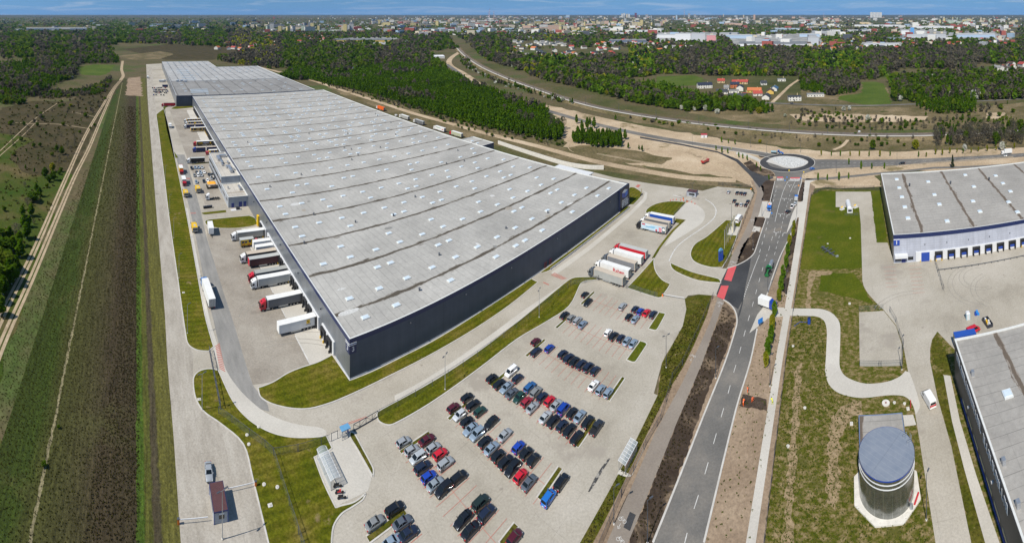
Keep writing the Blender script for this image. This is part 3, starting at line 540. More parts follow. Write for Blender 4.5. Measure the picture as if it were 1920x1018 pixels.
# ---------------------------------------------------------------- building materials (local x = U, y = V, z up)
def roof_mat(name, base, dirt, s0, ds, axis, joint, amt=.62, dark=1.0):
    """membrane roof: faint sheet joints, dirty valley seams every ds metres"""
    n = N(name); p = n.node('ShaderNodeTexCoord').outputs['Object']
    sep = n.node('ShaderNodeSeparateXYZ', i_0=p); x, y = sep.outputs[0], sep.outputs[1]
    a, b = (y, x) if axis == 'y' else (x, y)
    c = n.ramp(n.noise(p, .05, 8, .65), [(.3, tuple(k*.78 for k in base)), (.7, tuple(k*1.15 for k in base))])
    g = n.ramp(n.noise(p, .9, 7, .7), [(.3, (.86,)*3), (.7, (1.1,)*3)]); c = n.mix(1, c, g, 'MULTIPLY')
    def line(coord, off, step, width):
        t = n.math('FRACT', n.math('DIVIDE', n.math('SUBTRACT', coord, off), step))
        t = n.math('ABSOLUTE', n.math('SUBTRACT', t, .5))           # .5 on the line
        return n.math('GREATER_THAN', t, .5-width/step/2)
    st = n.node('ShaderNodeCombineXYZ', i_0=n.math('MULTIPLY', b, .9), i_1=n.math('MULTIPLY', a, .12)).outputs[0]
    jn = n.math('MULTIPLY', line(b, 0.0, joint, .16), n.ramp(n.noise(st, .6, 3), [(.3, (.35,)*3), (.6, (.8,)*3)]))
    c = n.mix(jn, c, tuple(k*.5 for k in base))
    sc = n.math('MULTIPLY', line(a, 3.2, 7.9, .14), .22); c = n.mix(sc, c, tuple(k*.5 for k in base))
    # dirt along the valleys, broken up by noise, wide and faint round a thin dark core
    q = n.node('ShaderNodeCombineXYZ', i_0=n.math('MULTIPLY', b, .11), i_1=n.math('MULTIPLY', a, .55)).outputs[0]
    nz_ = n.noise(q, 1.0, 7, .68)
    t = n.math('FRACT', n.math('DIVIDE', n.math('SUBTRACT', a, s0), ds)); t = n.math('SUBTRACT', n.math('ABSOLUTE', n.math('SUBTRACT', t, .5)), 0)
    d = n.math('MULTIPLY', n.math('SUBTRACT', .5, t), ds)           # metres from the seam
    wide = n.math('LESS_THAN', d, n.math('MULTIPLY', n.math('POWER', nz_, 3.0), 6.5))
    core = n.math('LESS_THAN', d, n.math('MULTIPLY', n.math('POWER', nz_, 4.0), 9.0))
    near = n.math('LESS_THAN', d, n.math('MULTIPLY', n.noise(p, .5, 6, .7), 1.2))
    c = n.mix(n.math('MULTIPLY', near, .18), c, dirt)
    c = n.mix(n.math('MULTIPLY', wide, amt*.55), c, dirt)
    c = n.mix(n.math('MULTIPLY', core, amt), c, tuple(k*.45 for k in dirt))
    f = n.noise(p, 3.2, 2, .5); f = n.math('GREATER_THAN', f, .79); c = n.mix(n.math('MULTIPLY', f, .6), c, (.06, .06, .06))
    n.col(c); n.rough(.85, .25)
    return n.m
m_roof = roof_mat('light_roof_membrane', (.385,.375,.355), (.13,.105,.075), 12.0, 23.65, 'y', 2.962, .85)
m_roof_far = roof_mat('striped_grey_roof', (.37,.37,.37), (.12,.125,.13), 12.0, 11.8, 'x', 6.0, .5)
m_roof_dark = roof_mat('dark_grey_roof', (.25,.245,.24), (.12,.11,.1), 5.0, 17.0, 'x', 3.0, .4)
m_roof_right = roof_mat('brownish_grey_roof', (.32,.305,.285), (.17,.12,.08), 11.0, 24.0, 'y', 3.0, .7)
m_roof_office = roof_mat('office_roof', (.46,.43,.385), (.3,.24,.17), 7.0, 40.0, 'y', 3.0, .4)

def wall_mat(name, c, panel, rib=0.5, metal=.0, rough=.45, tilt=.0, seam=.35):
    """metal sandwich panels: horizontal ribs and upright joints"""
    n = N(name); p = n.node('ShaderNodeTexCoord').outputs['Object']
    sep = n.node('ShaderNodeSeparateXYZ', i_0=p); al = n.math('ADD', sep.outputs[0], sep.outputs[1])
    z = sep.outputs[2]
    k = n.ramp(n.noise(p, .25, 5, .6), [(.3, tuple(x*.9 for x in c)), (.7, tuple(x*1.1 for x in c))])
    st = n.node('ShaderNodeCombineXYZ', i_0=n.math('MULTIPLY', al, 1.2), i_1=n.math('MULTIPLY', z, .06)).outputs[0]
    k = n.mix(1, k, n.ramp(n.noise(st, .5, 5, .65), [(.3, (.86,)*3), (.7, (1.08,)*3)]), 'MULTIPLY')
    t = n.math('ABSOLUTE', n.math('SUBTRACT', n.math('FRACT', n.math('DIVIDE', al, panel)), .5))
    k = n.mix(n.math('MULTIPLY', n.math('GREATER_THAN', t, .5-.07/panel), seam), k, tuple(x*.35 for x in c))
    if rib:
        r_ = n.math('ABSOLUTE', n.math('SUBTRACT', n.math('FRACT', n.math('DIVIDE', z, 1.1)), .5))
        k = n.mix(n.math('MULTIPLY', n.math('GREATER_THAN', r_, .44), rib), k, tuple(x*.5 for x in c))
    n.col(k); n.rough(rough, .4, metal)
    return n.m
m_wall_slate = wall_mat('slate_blue_panels', (.068,.083,.112), 12.0, .14, rough=.5, seam=.6)
m_wall_silver = wall_mat('silver_ribbed_panels', (.2,.215,.235), 12.0, .4, .35, .38)
m_wall_grey = wall_mat('pale_grey_panels', (.4,.42,.49), 6.0, .35, rough=.5)
m_wall_char = wall_mat('charcoal_panels', (.05,.05,.055), 12.0, .15, rough=.5)
m_wall_office = wall_mat('office_grey_panels', (.36,.385,.42), 6.0, .2)
m_wall_green = wall_mat('dark_olive_panels', (.09,.09,.07), 12.0, .2, .3, .35)
m_navy = plain('navy_fascia', (.012,.022,.085), .4, .0, .1, .4)
m_navy_dark = plain('dark_navy', (.01,.014,.04), .45, var=.1)
m_bluepaint = plain('blue_paint', (.02,.06,.32), .35)
m_whitewall = plain('white_panels', (.62,.63,.65), .5, var=.06, scale=.4)
m_rubber = plain('black_rubber', (.018,.018,.02), .7, var=.3)
m_door_blue = plain('blue_door', (.02,.04,.2), .4)
m_door_dark = plain('dark_steel_door', (.03,.035,.05), .4)
m_yellow = plain('yellow_paint', (.75,.47,.015), .45)
m_orange = plain('orange_paint', (.8,.2,.03), .45)
m_steel = plain('galvanised_steel', (.42,.44,.46), .4, .6)
m_steel_dark = plain('dark_grey_steel', (.09,.1,.12), .45, .3)
m_glass_dark = plain('dark_glass', (.012,.016,.02), .08, var=.05, spec=.8)
m_sky_glass = plain('skylight_dome', (.55,.64,.72), .15, var=.08, spec=.6)
m_curb = plain('skylight_kerb', (.6,.61,.6), .6)
m_plinth = plain('pale_plinth', (.45,.5,.56), .7)
m_duct = plain('duct_metal', (.5,.52,.55), .35, .7)
m_base = plain('cast_concrete', (.6,.575,.53), .85, var=.15, scale=.8)
m_maroon_roof = plain('maroon_sheet_roof', (.1,.045,.045), .5)

def skylight_mesh(u, v, z, lu=2.5, lv=1.5, h=.5):
    a = MB(); a.m = 1
    a.box(u-lu/2-.12, u+lu/2+.12, v-lv/2-.12, v+lv/2+.12, z, z+h*.7); a.m = 0
    a.hexa([(u-lu/2, v-lv/2, z+h*.7), (u+lu/2, v-lv/2, z+h*.7), (u+lu/2, v+lv/2, z+h*.7), (u-lu/2, v+lv/2, z+h*.7)],
           [(u-lu/2+.2, v-lv/2+.2, z+h), (u+lu/2-.2, v-lv/2+.2, z+h), (u+lu/2-.2, v+lv/2-.2, z+h), (u-lu/2+.2, v+lv/2-.2, z+h)])
    return a
def shell(root, outline, h, mats_for_edge, roof_m, para=.45, fascia=1.5, fasc_m=None, cap_m=None, capw=.35):
    """walls edge by edge, navy band on top, flat roof inside a low parapet"""
    outline = ccw(outline); n = len(outline); w_ = MB(); ms = []
    for i in range(n):
        a, b = outline[i], outline[(i+1) % n]
        m = mats_for_edge(a, b)
        if m not in ms: ms.append(m)
        w_.m = ms.index(m)
        w_.quad((a[0], a[1], 0), (b[0], b[1], 0), (b[0], b[1], h-.1), (a[0], a[1], h-.1))
    w_.build('wall', ms, root)
    pv = [Vector((q[0], q[1], 0)) for q in outline]
    def off(d):
        out = []
        for i in range(n):
            e1 = (pv[i]-pv[i-1]).normalized(); e2 = (pv[(i+1) % n]-pv[i]).normalized()
            n1 = Vector((e1.y, -e1.x, 0)); n2 = Vector((e2.y, -e2.x, 0))
            k = (n1+n2); out.append(pv[i]+k*(d/max(.3, k.dot(n1))))
        return out
    o1, i1 = off(.12), off(-capw)
    f = MB()
    for i in range(n):
        j = (i+1) % n
        f.quad((o1[i].x, o1[i].y, h-fascia), (o1[j].x, o1[j].y, h-fascia), (o1[j].x, o1[j].y, h), (o1[i].x, o1[i].y, h))
        f.quad((pv[i].x, pv[i].y, h-fascia), (pv[j].x, pv[j].y, h-fascia), (o1[j].x, o1[j].y, h-fascia), (o1[i].x, o1[i].y, h-fascia))
    f.build('fascia', fasc_m or m_navy, root)
    c = MB()
    for i in range(n):
        j = (i+1) % n
        c.quad((o1[i].x, o1[i].y, h), (o1[j].x, o1[j].y, h), (i1[j].x, i1[j].y, h), (i1[i].x, i1[i].y, h))
        c.quad((i1[i].x, i1[i].y, h), (i1[j].x, i1[j].y, h), (i1[j].x, i1[j].y, h-para), (i1[i].x, i1[i].y, h-para))
    c.build('parapet_cap', cap_m or m_curb, root)
    tri = tessellate_polygon([[(q.x, q.y, 0) for q in i1]])
    tri = [t if (i1[t[1]]-i1[t[0]]).cross(i1[t[2]]-i1[t[0]]).z > 0 else t[::-1] for t in tri]
    me = bpy.data.meshes.new('roof'); me.from_pydata([(q.x, q.y, h-para) for q in i1], [], tri); me.materials.append(roof_m)
    return link(bpy.data.objects.new('roof', me), root)
def dock_run(root, us, v0, v1, docks, zt=4.4, face=-1, width=3.3, flap=None, fr=m_whitewall, along='v'):
    """white band with black dock shelters; us(v) gives the wall's u"""
    b = MB()
    for a, c in ((v0, v1),):
        b.hexa([(us(a)-.5, a, .15), (us(a)-.003, a, .15), (us(c)-.003, c, .15), (us(c)-.5, c, .15)],
               [(us(a)-.5, a, zt), (us(a)-.003, a, zt), (us(c)-.003, c, zt), (us(c)-.5, c, zt)])
    b.build('dock_band', fr, root)
    for v in docks:
        u = us(v)-.5
        d = MB(); w2 = width/2
        for (ya, yb, za, zb) in ((v-w2, v-w2+.6, .5, 4.0), (v+w2-.6, v+w2, .5, 4.0), (v-w2+.6, v+w2-.6, 3.2, 4.0)):
            d.box(u-.75, u-.004, ya, yb, za, zb)
        d.box(u-.06, u-.008, v-w2+.6, v+w2-.6, 1.0, 3.2)
        o = d.build('dock_shelter', m_rubber, root)
        q = MB(); q.box(u-.12, u-.063, v-w2+.62, v+w2-.62, 1.1, 3.15 if not flap else 2.2); q.build('door_leaf', flap or m_door_dark, o)
        bm_ = m_yellow if random.random() < .25 else m_rubber
        for ya in (v-w2+.3, v+w2-.6): q = MB(); q.box(u-1.1, u-.65, ya, ya+.3, .16, .95); q.build('bumper', bm_, o)

# ---------------------------------------------------------------- the long warehouse
ZR = 12.4
wh = tag(empty('warehouse', C0, ROT_U), 'huge warehouse with grey skylit roof, navy fascia and slate front wall', 'warehouse')
def mats_main(a, b):
    d = Vector((b[0]-a[0], b[1]-a[1])); return m_wall_slate if abs(d.x) > abs(d.y) else m_wall_silver
roof = shell(wh, [(0, 0), (167.7, .4), (170.3, 409), (4.4, 408)], ZR, mats_main, m_roof)
pl = MB(); pl.box(-.05, 157, -.06, -.003, 0, .45); pl.box(-.06, -.003, -.06, 10, 0, .5); pl.build('plinth', m_plinth, wh)
us = lambda v: .0105*v
spots = [(8.8+11.85*k, 17.5) for k in range(13)]
rows = {6.6: (0,1,3,5,6,'a',7.5,9.5,11.5,12.5), 29.4: ('b',2,4,'c',8,8.5,10.5,11), 40.9: tuple(range(13)), 50: (1,3,5,7.6,9.6,11.6),
        64.6: (0,2,4,4.5,6,6.5,8.5,10.5,11,12.5), 73.6: tuple(range(13)), 87.8: (0,2,4,6,6.5,8.5,10.5,12.5), 96.8: tuple(range(13)), 111.5: (1,3,7.6,9.6,11,12.1),
        120.4: (0,1.5,2,4,4.5,6,6.5,8,8.5,12.6), 139.5: tuple(range(13))}
sk = [(8.8+11.85*k, 17.5) for k in range(13)]
for v, ks in rows.items():
    for k in ks:
        k = {'a': 6.5, 'b': 1.5, 'c': 4.5}.get(k, k); sk.append((8.9+11.85*k+.01*v, v))
for per in range(0, 3):                        # the same bays repeat towards the far end
    for v, ks in rows.items():
        vv = v+94.6*(per+1)+(0 if v > 30 else 0)
        if 146 < vv < 404:
            for k in ks:
                k = {'a': 6.5, 'b': 1.5, 'c': 4.5}.get(k, k); sk.append((9.2+11.82*k+.01*vv, vv))
    vv = 17.5+94.6*(per+1)
    if vv > 146: sk += [(9.2+11.82*k+.01*vv, vv) for k in range(13)]
sk.sort(key=lambda p: p[1])
for u, v in sk[:100]: skylight_mesh(u, v, ZR-.45).build('skylight', [m_sky_glass, m_curb], roof)
far = MB()
for u, v in sk[100:]:
    a = skylight_mesh(u, v, ZR-.45); b = len(far.v); far.v += a.v; far.f += [[b+i for i in f] for f in a.f]; far.mi += a.mi
tag(far.build('skylight_rows', [m_sky_glass, m_curb], roof), kind='stuff')
random.seed(11)
for i in range(26):                            # small roof vents and smoke fans
    u, v = random.uniform(8, 160), random.uniform(5, 260)
    a = MB(); a.cyl((u, v, ZR-.45), (u, v, ZR+.5), .28, n=8); a.cyl((u, v, ZR+.5), (u, v, ZR+.75), .5, .2, n=8); a.build('roof_vent', m_steel_dark, roof)
for i in range(16):                            # mended membrane patches, one pale puddle stain at the corner
    u, v, a_, b_ = random.uniform(6, 158), random.uniform(4, 150), random.uniform(.8, 3.2), random.uniform(.6, 2.0)
    if i == 0: u, v, a_, b_ = 5.5, 11.6, 5.0, 1.3
    q = MB(); q.hexa([(u+a_*math.cos(t)*random.uniform(.75, 1), v+b_*math.sin(t)*random.uniform(.75, 1), ZR-.449) for t in [math.tau*k/9 for k in range(9)]], [(u+a_*math.cos(t)*.8, v+b_*math.sin(t)*.8, ZR-.435) for t in [math.tau*k/9 for k in range(9)]]); q.build('roof_patch', plain('roof_patch_%s' % ('pale', 'dark', 'tan')[i % 3], ((.5,.5,.49), (.22,.215,.205), (.3,.27,.23))[i % 3], .8, var=.25), roof)
docks = [13.6, 18.4]
dock_run(wh, us, 10.8, 20.6, docks)
dock_run(wh, us, 23.6, 88.0, [26.2+4.75*k for k in range(13)])
dock_run(wh, us, 91.0, 101.2, [93.3, 98.2])
dock_run(wh, us, 201.5, 388.0, [204.5+5.05*k for k in range(37)])
for u0 in (91.0, 94.4):
    d = MB(); d.box(u0, u0+1.6, -.12, -.004, .1, 2.6); d.build('door', plain('dark_red_door', (.12,.03,.05), .5), wh)
d = MB(); d.box(us(104)-.9, us(104)-.02, 104.2, 106.4, 0, 5.2); d.build('yellow_shaft', m_yellow, wh)
tw = MB(); tw.box(157.4, 168.3, -.5, .395, 0, ZR+.02); tw.box(167.9, 168.4, .395, 6.5, 0, ZR+.02); tw = tw.build('corner_tower', m_navy_dark, wh)
# cube emblem and lines of small white lettering on the tower
cx_, cz_ = 162.9, 8.9
for nm, pts, m in (('emblem_top', [(-2.6, 1.0), (0, .1), (2.6, 1.0), (0, 2.1)], m_whitewall), ('emblem_side', [(-2.6, .85), (-.15, -.05), (-.15, -2.6), (-2.6, -1.5)], m_bluepaint), ('emblem_side', [(.15, -.05), (2.6, .85), (2.6, -1.5), (.15, -2.6)], plain('mid_blue', (.03,.14,.55), .4))):
    q = MB(); q.hexa([(cx_+x*1.2, -.503, cz_+z) for x, z in pts], [(cx_+x*1.2, -.58, cz_+z) for x, z in pts]); q.build(nm, m, tw)
random.seed(3)
q = MB()
for z, hh in ((5.5, .35), (4.95, .35), (4.1, .7), (3.1, .7), (2.1, .7)):
    x = cx_-3.4
    while x < cx_+3.2:
        w_ = random.uniform(.3, .75)*hh/.55; q.box(x, x+w_, -.56, -.503, z-hh/2, z+hh/2); x += w_+.22*hh/.5+(.5 if random.random() < .15 else 0)
q.build('lettering', m_whitewall, tw)
def number_sign(root, u, v, face, num):
    """navy corner board with white bar and numeral"""
    a = MB()
    if face == 'c': a.box(u-.35, u+2.1, v-.35, v-.13, 7.9, 10.7); a.box(u-.35, u-.13, v-.13, v+2.1, 7.9, 10.7)
    else: a.box(u-.35, u-.13, v-2.6, v+.1, 7.9, 10.7)
    b = a.build('number_board', m_bluepaint if face != 'c' else m_navy, root)
    q = MB()
    if face == 'c':
        for z in (10.45, 10.95): q.box(u-.39, u+2.1, v-.42, v-.353, z, z+.2); q.box(u-.42, u-.353, v-.353, v+2.1, z, z+.2)
        text('numeral', num, 2.0, m_whitewall, b, (u+.95, v-.37, 9.2), (R(90), 0, 0)); text('numeral', num, 2.0, m_whitewall, b, (u-.37, v+.9, 9.2), (R(90), 0, R(-90)))
    else:
        q.box(u-.42, u-.353, v-2.6, v+.1, 10.3, 10.7); text('numeral', num, 2.2, m_whitewall, b, (u-.37, v-1.25, 9.1), (R(90), 0, R(-90)), bold=.05)
    q.build('white_bar', m_whitewall, b)
number_sign(wh, 0, 0, 'c', '3')
for v in (22, 45, 68, 90, 115): 
    a = MB(); a.box(us(v)-.55, us(v)-.01, v-.12, v+.12, 8.2, 8.6); a.build('wall_lamp', m_steel_dark, wh)
for u in (22, 46, 70, 100, 124, 147):
    a = MB(); a.box(u-.15, u+.15, -.55, -.01, 9.4, 9.75); a.build('wall_lamp', m_steel_dark, wh)
# small annex on the far side
an = tag(empty('warehouse_annex', W(170.3, 126), ROT_U), 'low slate annex with grey roof on the warehouse long side', 'annex')
r2 = shell(an, [(.35, 0), (16.8, 0), (16.8, 23.5), (.35, 23.5)], 10.0, lambda a, b: m_wall_slate, m_roof, fascia=.9)
for p in ((7, 8), (8, 15)): skylight_mesh(p[0], p[1], 9.55).build('skylight', [m_sky_glass, m_curb], r2)
cp = tag(empty('loading_canopy', W(171, 38), ROT_U), 'white flat canopy over the ramp behind the warehouse', 'canopy')
a = MB(); a.box(0, 20, 0, 28, 4.6, 5.1); a.build('canopy_roof', m_whitewall, cp)
for x in (1, 19):
    for y in (1, 14, 27): a = MB(); a.cyl((x, y, 0), (x, y, 4.6), .2); a.build('post', m_steel, cp)
rw = MB(); bar(rw, smooth_line(px(at, (934, 270), (975, 284), (1015, 297), (1062, 311), (1100, 317), (1132, 318)), 4, False), .5, 0, 3.0)
tag(rw.build('retaining_wall', m_base), 'pale concrete retaining wall behind the warehouse ramp', 'retaining wall')

# ---------------------------------------------------------------- far hall joined to the warehouse end
fh = tag(empty('far_hall', W(0, 0), ROT_U), 'far grey hall with striped roof beyond the long warehouse', 'warehouse')
edge = lambda a, b: m_wall_slate if abs(b[0]-a[0]) > abs(b[1]-a[1]) else m_wall_silver
r3 = shell(fh, [(-14.5, 410.5), (160, 410.5), (160, 525.5), (-13, 525.5)], ZR+.6, edge, m_roof_dark, fascia=.9)
fl = tag(empty('far_hall', W(0, 0), ROT_U), 'farthest pale hall with a stepped end in front of the woods', 'warehouse')
r4 = shell(fl, [(-13, 526.5), (160, 526.5), (160, 687), (83, 687), (83, 788), (-10, 788)], ZR+.4, edge, m_roof_far, fascia=.9)
random.seed(5)
for r_, n_, z_, box_ in ((r3, 30, ZR+.15, (0, 150, 418, 518)), (r4, 46, ZR-.05, (0, 78, 532, 780)), (r4, 14, ZR-.05, (84, 150, 535, 680))):
    for i in range(n_):
        u, v = random.uniform(*box_[:2]), random.uniform(*box_[2:])
        skylight_mesh(round(u/12)*12, round(v/10)*10, z_, 3.5, 1.6).build('skylight', [m_sky_glass, m_curb], r_)
for k in range(9):
    u = 2+(k % 3)*1; v = (430, 440, 450, 540, 560, 585, 610, 635, 660)[k]
    skylight_mesh(u+14, v, ZR+(.15 if v < 520 else -.05), 22, 2.2, .6).build('light_strip', [m_sky_glass, m_curb], r3 if v < 520 else r4)
for u, v in ((-3, 519), (3, 522), (8, 515)):
    a = MB(); a.box(u-2, u+2, v-1.5, v+1.5, ZR+.15, ZR+2.4); a.build('air_handler', m_duct, r3)

# ---------------------------------------------------------------- office block on the yard side
of = tag(empty('office_building', W(-10, 129.4), ROT_U), 'grey two-height office block with roof ducts on the loading yard', 'office')
r5 = shell(of, [(0, 0), (11.35, 0), (11.35, 21), (0, 21)], 6.1, lambda a, b: m_wall_office, m_roof_office, fascia=.35, fasc_m=m_wall_office)
up_ = shell(of, [(-.15, 21.02), (11.6, 21.02), (11.6, 69), (.3, 69)], 10.3, lambda a, b: m_wall_office, m_roof_office, fascia=.35, fasc_m=m_wall_office)
for x0, x1, zt in ((1.7, 3.3, 2.6), (6.0, 7.9, 3.0), (8.7, 10.4, 3.0)):
    d = MB(); d.box(x0, x1, -.12, -.004, .1, zt); d.build('door', m_door_blue, of)
for y0, y1, za, zb in ((3, 7, 2.6, 3.8), (10, 18, 2.6, 3.8), (22, 66, 2.2, 3.6), (22, 66, 6.2, 7.6)):
    y = y0
    while y < y1-.5:
        d = MB(); x_ = -.16 if y > 20 else -.01
        d.box(x_-.06, x_+.002, y, min(y+1.9, y1), za, zb); d.build('window', m_glass_dark, of); y += 2.6
for (x0, x1, y0, y1, z0, h) in ((3.2, 5.2, 50, 58, 9.9, 1.6), (4.4, 5.6, 44, 51, 9.9, 1.1), (5.6, 10.5, 58, 60.5, 9.9, 1.4), (6.8, 8.4, 27, 35, 9.9, 1.5), (6, 9, 35.5, 38.5, 9.9, 1.1), (8.5, 9.4, 44, 47, 9.9, 1), (4, 5, 41, 43, 9.9, .8), (10, 10.6, 31, 33, 9.9, .8)):
    a = MB(); a.box(x0, x1, y0, y1, z0+.35, z0+.35+h); a.box(x0+.3, x1-.3, y0+.3, y1-.3, z0, z0+.35); a.build('air_handler', m_duct, up_)
for (x0, x1, y0, y1) in ((8.6, 9.8, 9, 15), (2.2, 2.9, 13, 14)):
    a = MB(); a.box(x0, x1, y0, y1, 6.0, 7.0); a.build('air_handler', m_duct, r5)
cp = MB(); cp.box(-3.4, -.2, 44, 47.5, 3.2, 3.5); cp.build('entrance_canopy', m_glass_dark, of)
for y in (14, 15.6): a = MB(); a.box(11.1, 11.9, -1.6-y*.0, -1.2, 0, 4.2)
a = MB(); a.box(11.45, 11.95, -4.2, -.9, 0, 4.0); a.build('door_canopy', m_whitewall, of); a = MB(); a.box(11.38, 11.448, -3.8, -1.3, .1, 3.7); a.build('door', m_bluepaint, of)
# orange tent with planters by the office
tn = tag(empty('marquee', at(396.5, 350), ROT_U), 'orange-topped open tent with planting beside the office', 'tent')
a = MB(); a.hexa([(-2.6, -2.2, 2.5), (2.6, -2.2, 2.5), (2.6, 2.2, 2.5), (-2.6, 2.2, 2.5)], [(-1.6, -.2, 3.3), (1.6, -.2, 3.3), (1.6, .2, 3.3), (-1.6, .2, 3.3)]); a.build('tent_roof', plain('orange_canvas', (.9,.36,.02), .8), tn)
for x in (-2.4, 2.4):
    for y in (-2, 2): a = MB(); a.cyl((x, y, 0), (x, y, 2.5), .06); a.build('post', m_steel_dark, tn)
a = MB(); a.box(-3.2, 3.0, -3.8, -3.3, 0, 1.1); a.box(-3.2, -2.8, -3.3, 2.2, 0, 1.1); a.box(2.7, 3.1, -3.3, 1, 0, 1.1); a.build('planter_screen', plain('dark_hedge', (.03,.025,.015), .9, var=.5, scale=6), tn)
a = MB(); [a.box(-2+k*1.3, -1.2+k*1.3, -1.6, -.8, .7, .78) or a.cyl((-1.6+k*1.3, -1.2, 0), (-1.6+k*1.3, -1.2, .7), .06) for k in range(4)]; a.build('table_tops', m_whitewall, tn)

# ---------------------------------------------------------------- right-hand halls
ra = tag(empty('logistics_hall', W(136.7, -141), ROT_U), 'pale grey hall with navy fascia and blue dock doors', 'warehouse')
def mats_ra(a, b): return m_wall_grey if abs(b[1]-a[1]) > abs(b[0]-a[0]) else m_wall_green
rr = shell(ra, [(0, 0), (0, -190), (76.7, -190), (76.7, 0)], 12.5, mats_ra, m_roof_right, fascia=1.8)
usr = lambda v: 0.0
dock_run(ra, usr, -190, -9.8, [-20.0-5.8*k for k in range(29)], 4.4, width=3.5, flap=m_bluepaint)
a = MB(); a.box(-.62, -.503, -15.9, -12.2, .16, 4.0); a.build('gate_door', m_bluepaint, ra)
for v in (-16.4, -11.7): a = MB(); a.cyl((-1.2, v, 0), (-1.2, v, 1.2), .12); a.build('bollard', m_yellow, ra)
a = MB(); a.box(-2.2, -.004, -6.0, -.4, 2.9, 4.1); a.build('entrance_canopy', m_whitewall, ra)
for y0, y1, za, zb, m in ((-3.3, -.8, 1.0, 2.3, m_glass_dark), (-8.7, -6.3, 1.0, 2.4, m_glass_dark), (-5.3, -3.5, .1, 2.4, m_door_blue)):
    a = MB(); a.box(-.1, -.003, y0, y1, za, zb); a.build('window' if za > .5 else 'door', m, ra)
a = MB(); a.box(-.07, -.003, -190, 0, 0, .14); a.build('plinth', m_plinth, ra)
number_sign(ra, 0, 0, 'l', '1')
for k in range(12):
    a = MB(); a.box(-.4, -.01, -14-10*k, -13.7-10*k, 7.3, 7.6); a.build('wall_lamp', m_steel_dark, ra)
T4_ = tile(1600, 320, 5.9875)
for x, y in ((487,90),(515,185),(545,287),(578,400),(613,525),(840,117),(910,262),(965,370),(1052,557),(1255,42),(1352,172),(1342,335),(1420,450),(1597,50),(1678,135),(1762,225),(1742,345),(1842,457)):
    p = T4_(x, y, 12.6); u, v = uv(p); skylight_mesh(u-136.7, v+141, 12.05, 2.4, 2.0, .6).build('skylight', [m_sky_glass, m_curb], rr)
for x, y in ((632,165),(1092,140),(1525,97)):
    u, v = uv(T4_(x, y, 12.6)); a = MB(); a.cyl((u-136.7, v+141, 12.05), (u-136.7, v+141, 13.0), .35); a.box(u-137.2, u-136.2, v+140.6, v+141.4, 13, 13.7); a.build('roof_fan', m_steel_dark, rr)
rb = tag(empty('dark_hall', W(70.8, -152.7), ROT_U), 'charcoal hall with white lettering along its eaves', 'warehouse')
rr2 = shell(rb, [(0, 0), (-125, 0), (-125, -170), (0, -170)], 12.1, lambda a, b: m_wall_char, m_roof_right, fascia=.55)
a = MB(); a.box(-125, -8, .004, .12, .0, 1.0); a.build('plinth', m_bluepaint, rb)
for k in range(9):
    a = MB(); a.box(-14-5.5*k, -10-5.5*k, .004, .08, 1.7, 2.5); a.build('window', plain('yellow_blind', (.4,.36,.22), .6), rb)  # window strip in one even pale yellow
# raised white capitals along the wall, too small in the photo to be read: plain strokes
random.seed(9); q = MB(); x = -3.2
while x > -47:
    w_ = random.uniform(.7, 1.25); k = random.random()
    if not (-29.5 < x < -27.5):
        q.box(x-.22, x, .1, .24, 8.6, 10.6)
        if k > .25: q.box(x-w_, x-w_+.22, .1, .24, 8.6, 10.6)
        if k > .4: q.box(x-w_+.22, x-.22, .1, .24, 10.3, 10.6)
        if k < .7: q.box(x-w_+.22, x-.22, .1, .24, 8.6, 8.9)
        if .3 < k < .9: q.box(x-w_+.22, x-.22, .1, .24, 9.45, 9.75)
    x -= w_+.4
q.build('lettering', m_whitewall, rb)
for px_, py_ in ((1889, 736),):
    u, v = uv(at(px_, py_, 12.2)); skylight_mesh(u-70.8, v+152.7, 11.65, 2.4, 2.2, .6).build('skylight', [m_sky_glass, m_curb], rr2)
for px_, py_ in ((1823, 700), (1881, 866), (1908, 946)):
    u, v = uv(at(px_, py_, 12.2)); a = MB(); a.box(u-71.3, u-70.3, v+152.2, v+153.0, 11.65, 12.9); a.build('roof_fan', m_duct, rr2)
for k in range(3):
    a = MB(); a.box(-17-20*k, -16.6-20*k, .01, .5, 5.6, 6.0); a.build('wall_lamp', m_whitewall, rb)
# ---------------------------------------------------------------- steel tank and pump house
tk = tag(empty('water_tank', at(1664, 921)), 'round ribbed steel water tank with blue lid and white hoops', 'tank')
tk.location = Vector((math.sin(.8265), math.cos(.8265), 0))*104.5
tr, th_ = 6.37, 8.7
n = N('tank_panels'); p = n.node('ShaderNodeTexCoord').outputs['Object']; s_ = n.node('ShaderNodeSeparateXYZ', i_0=p)
ang = n.math('ARCTAN2', s_.outputs[1], s_.outputs[0]); a_ = n.math('ABSOLUTE', n.math('SUBTRACT', n.math('FRACT', n.math('MULTIPLY', ang, 20/math.tau)), .5))
z_ = n.math('ABSOLUTE', n.math('SUBTRACT', n.math('FRACT', n.math('MULTIPLY', s_.outputs[2], .8)), .5))
k = n.ramp(n.noise(p, .5, 6, .65), [(.3, (.2,.21,.2)), (.7, (.36,.37,.36))])
k = n.mix(n.math('MULTIPLY', n.math('GREATER_THAN', a_, .47), .55), k, (.5,.52,.52)); k = n.mix(n.math('MULTIPLY', n.math('GREATER_THAN', z_, .48), .5), k, (.06,.06,.06))
n.col(k); n.rough(.22, .5, .85); m_tank = n.m
a = MB(); a.cyl((0,0,.3), (0,0,th_-.15), tr, n=48, cap=False); a.build('tank_wall', m_tank, tk, smooth=True)
n = N('tank_lid'); p = n.node('ShaderNodeTexCoord').outputs['Object']; p = n.node('ShaderNodeVectorRotate', i_Vector=p, i_Angle=R(-8)).outputs[0]
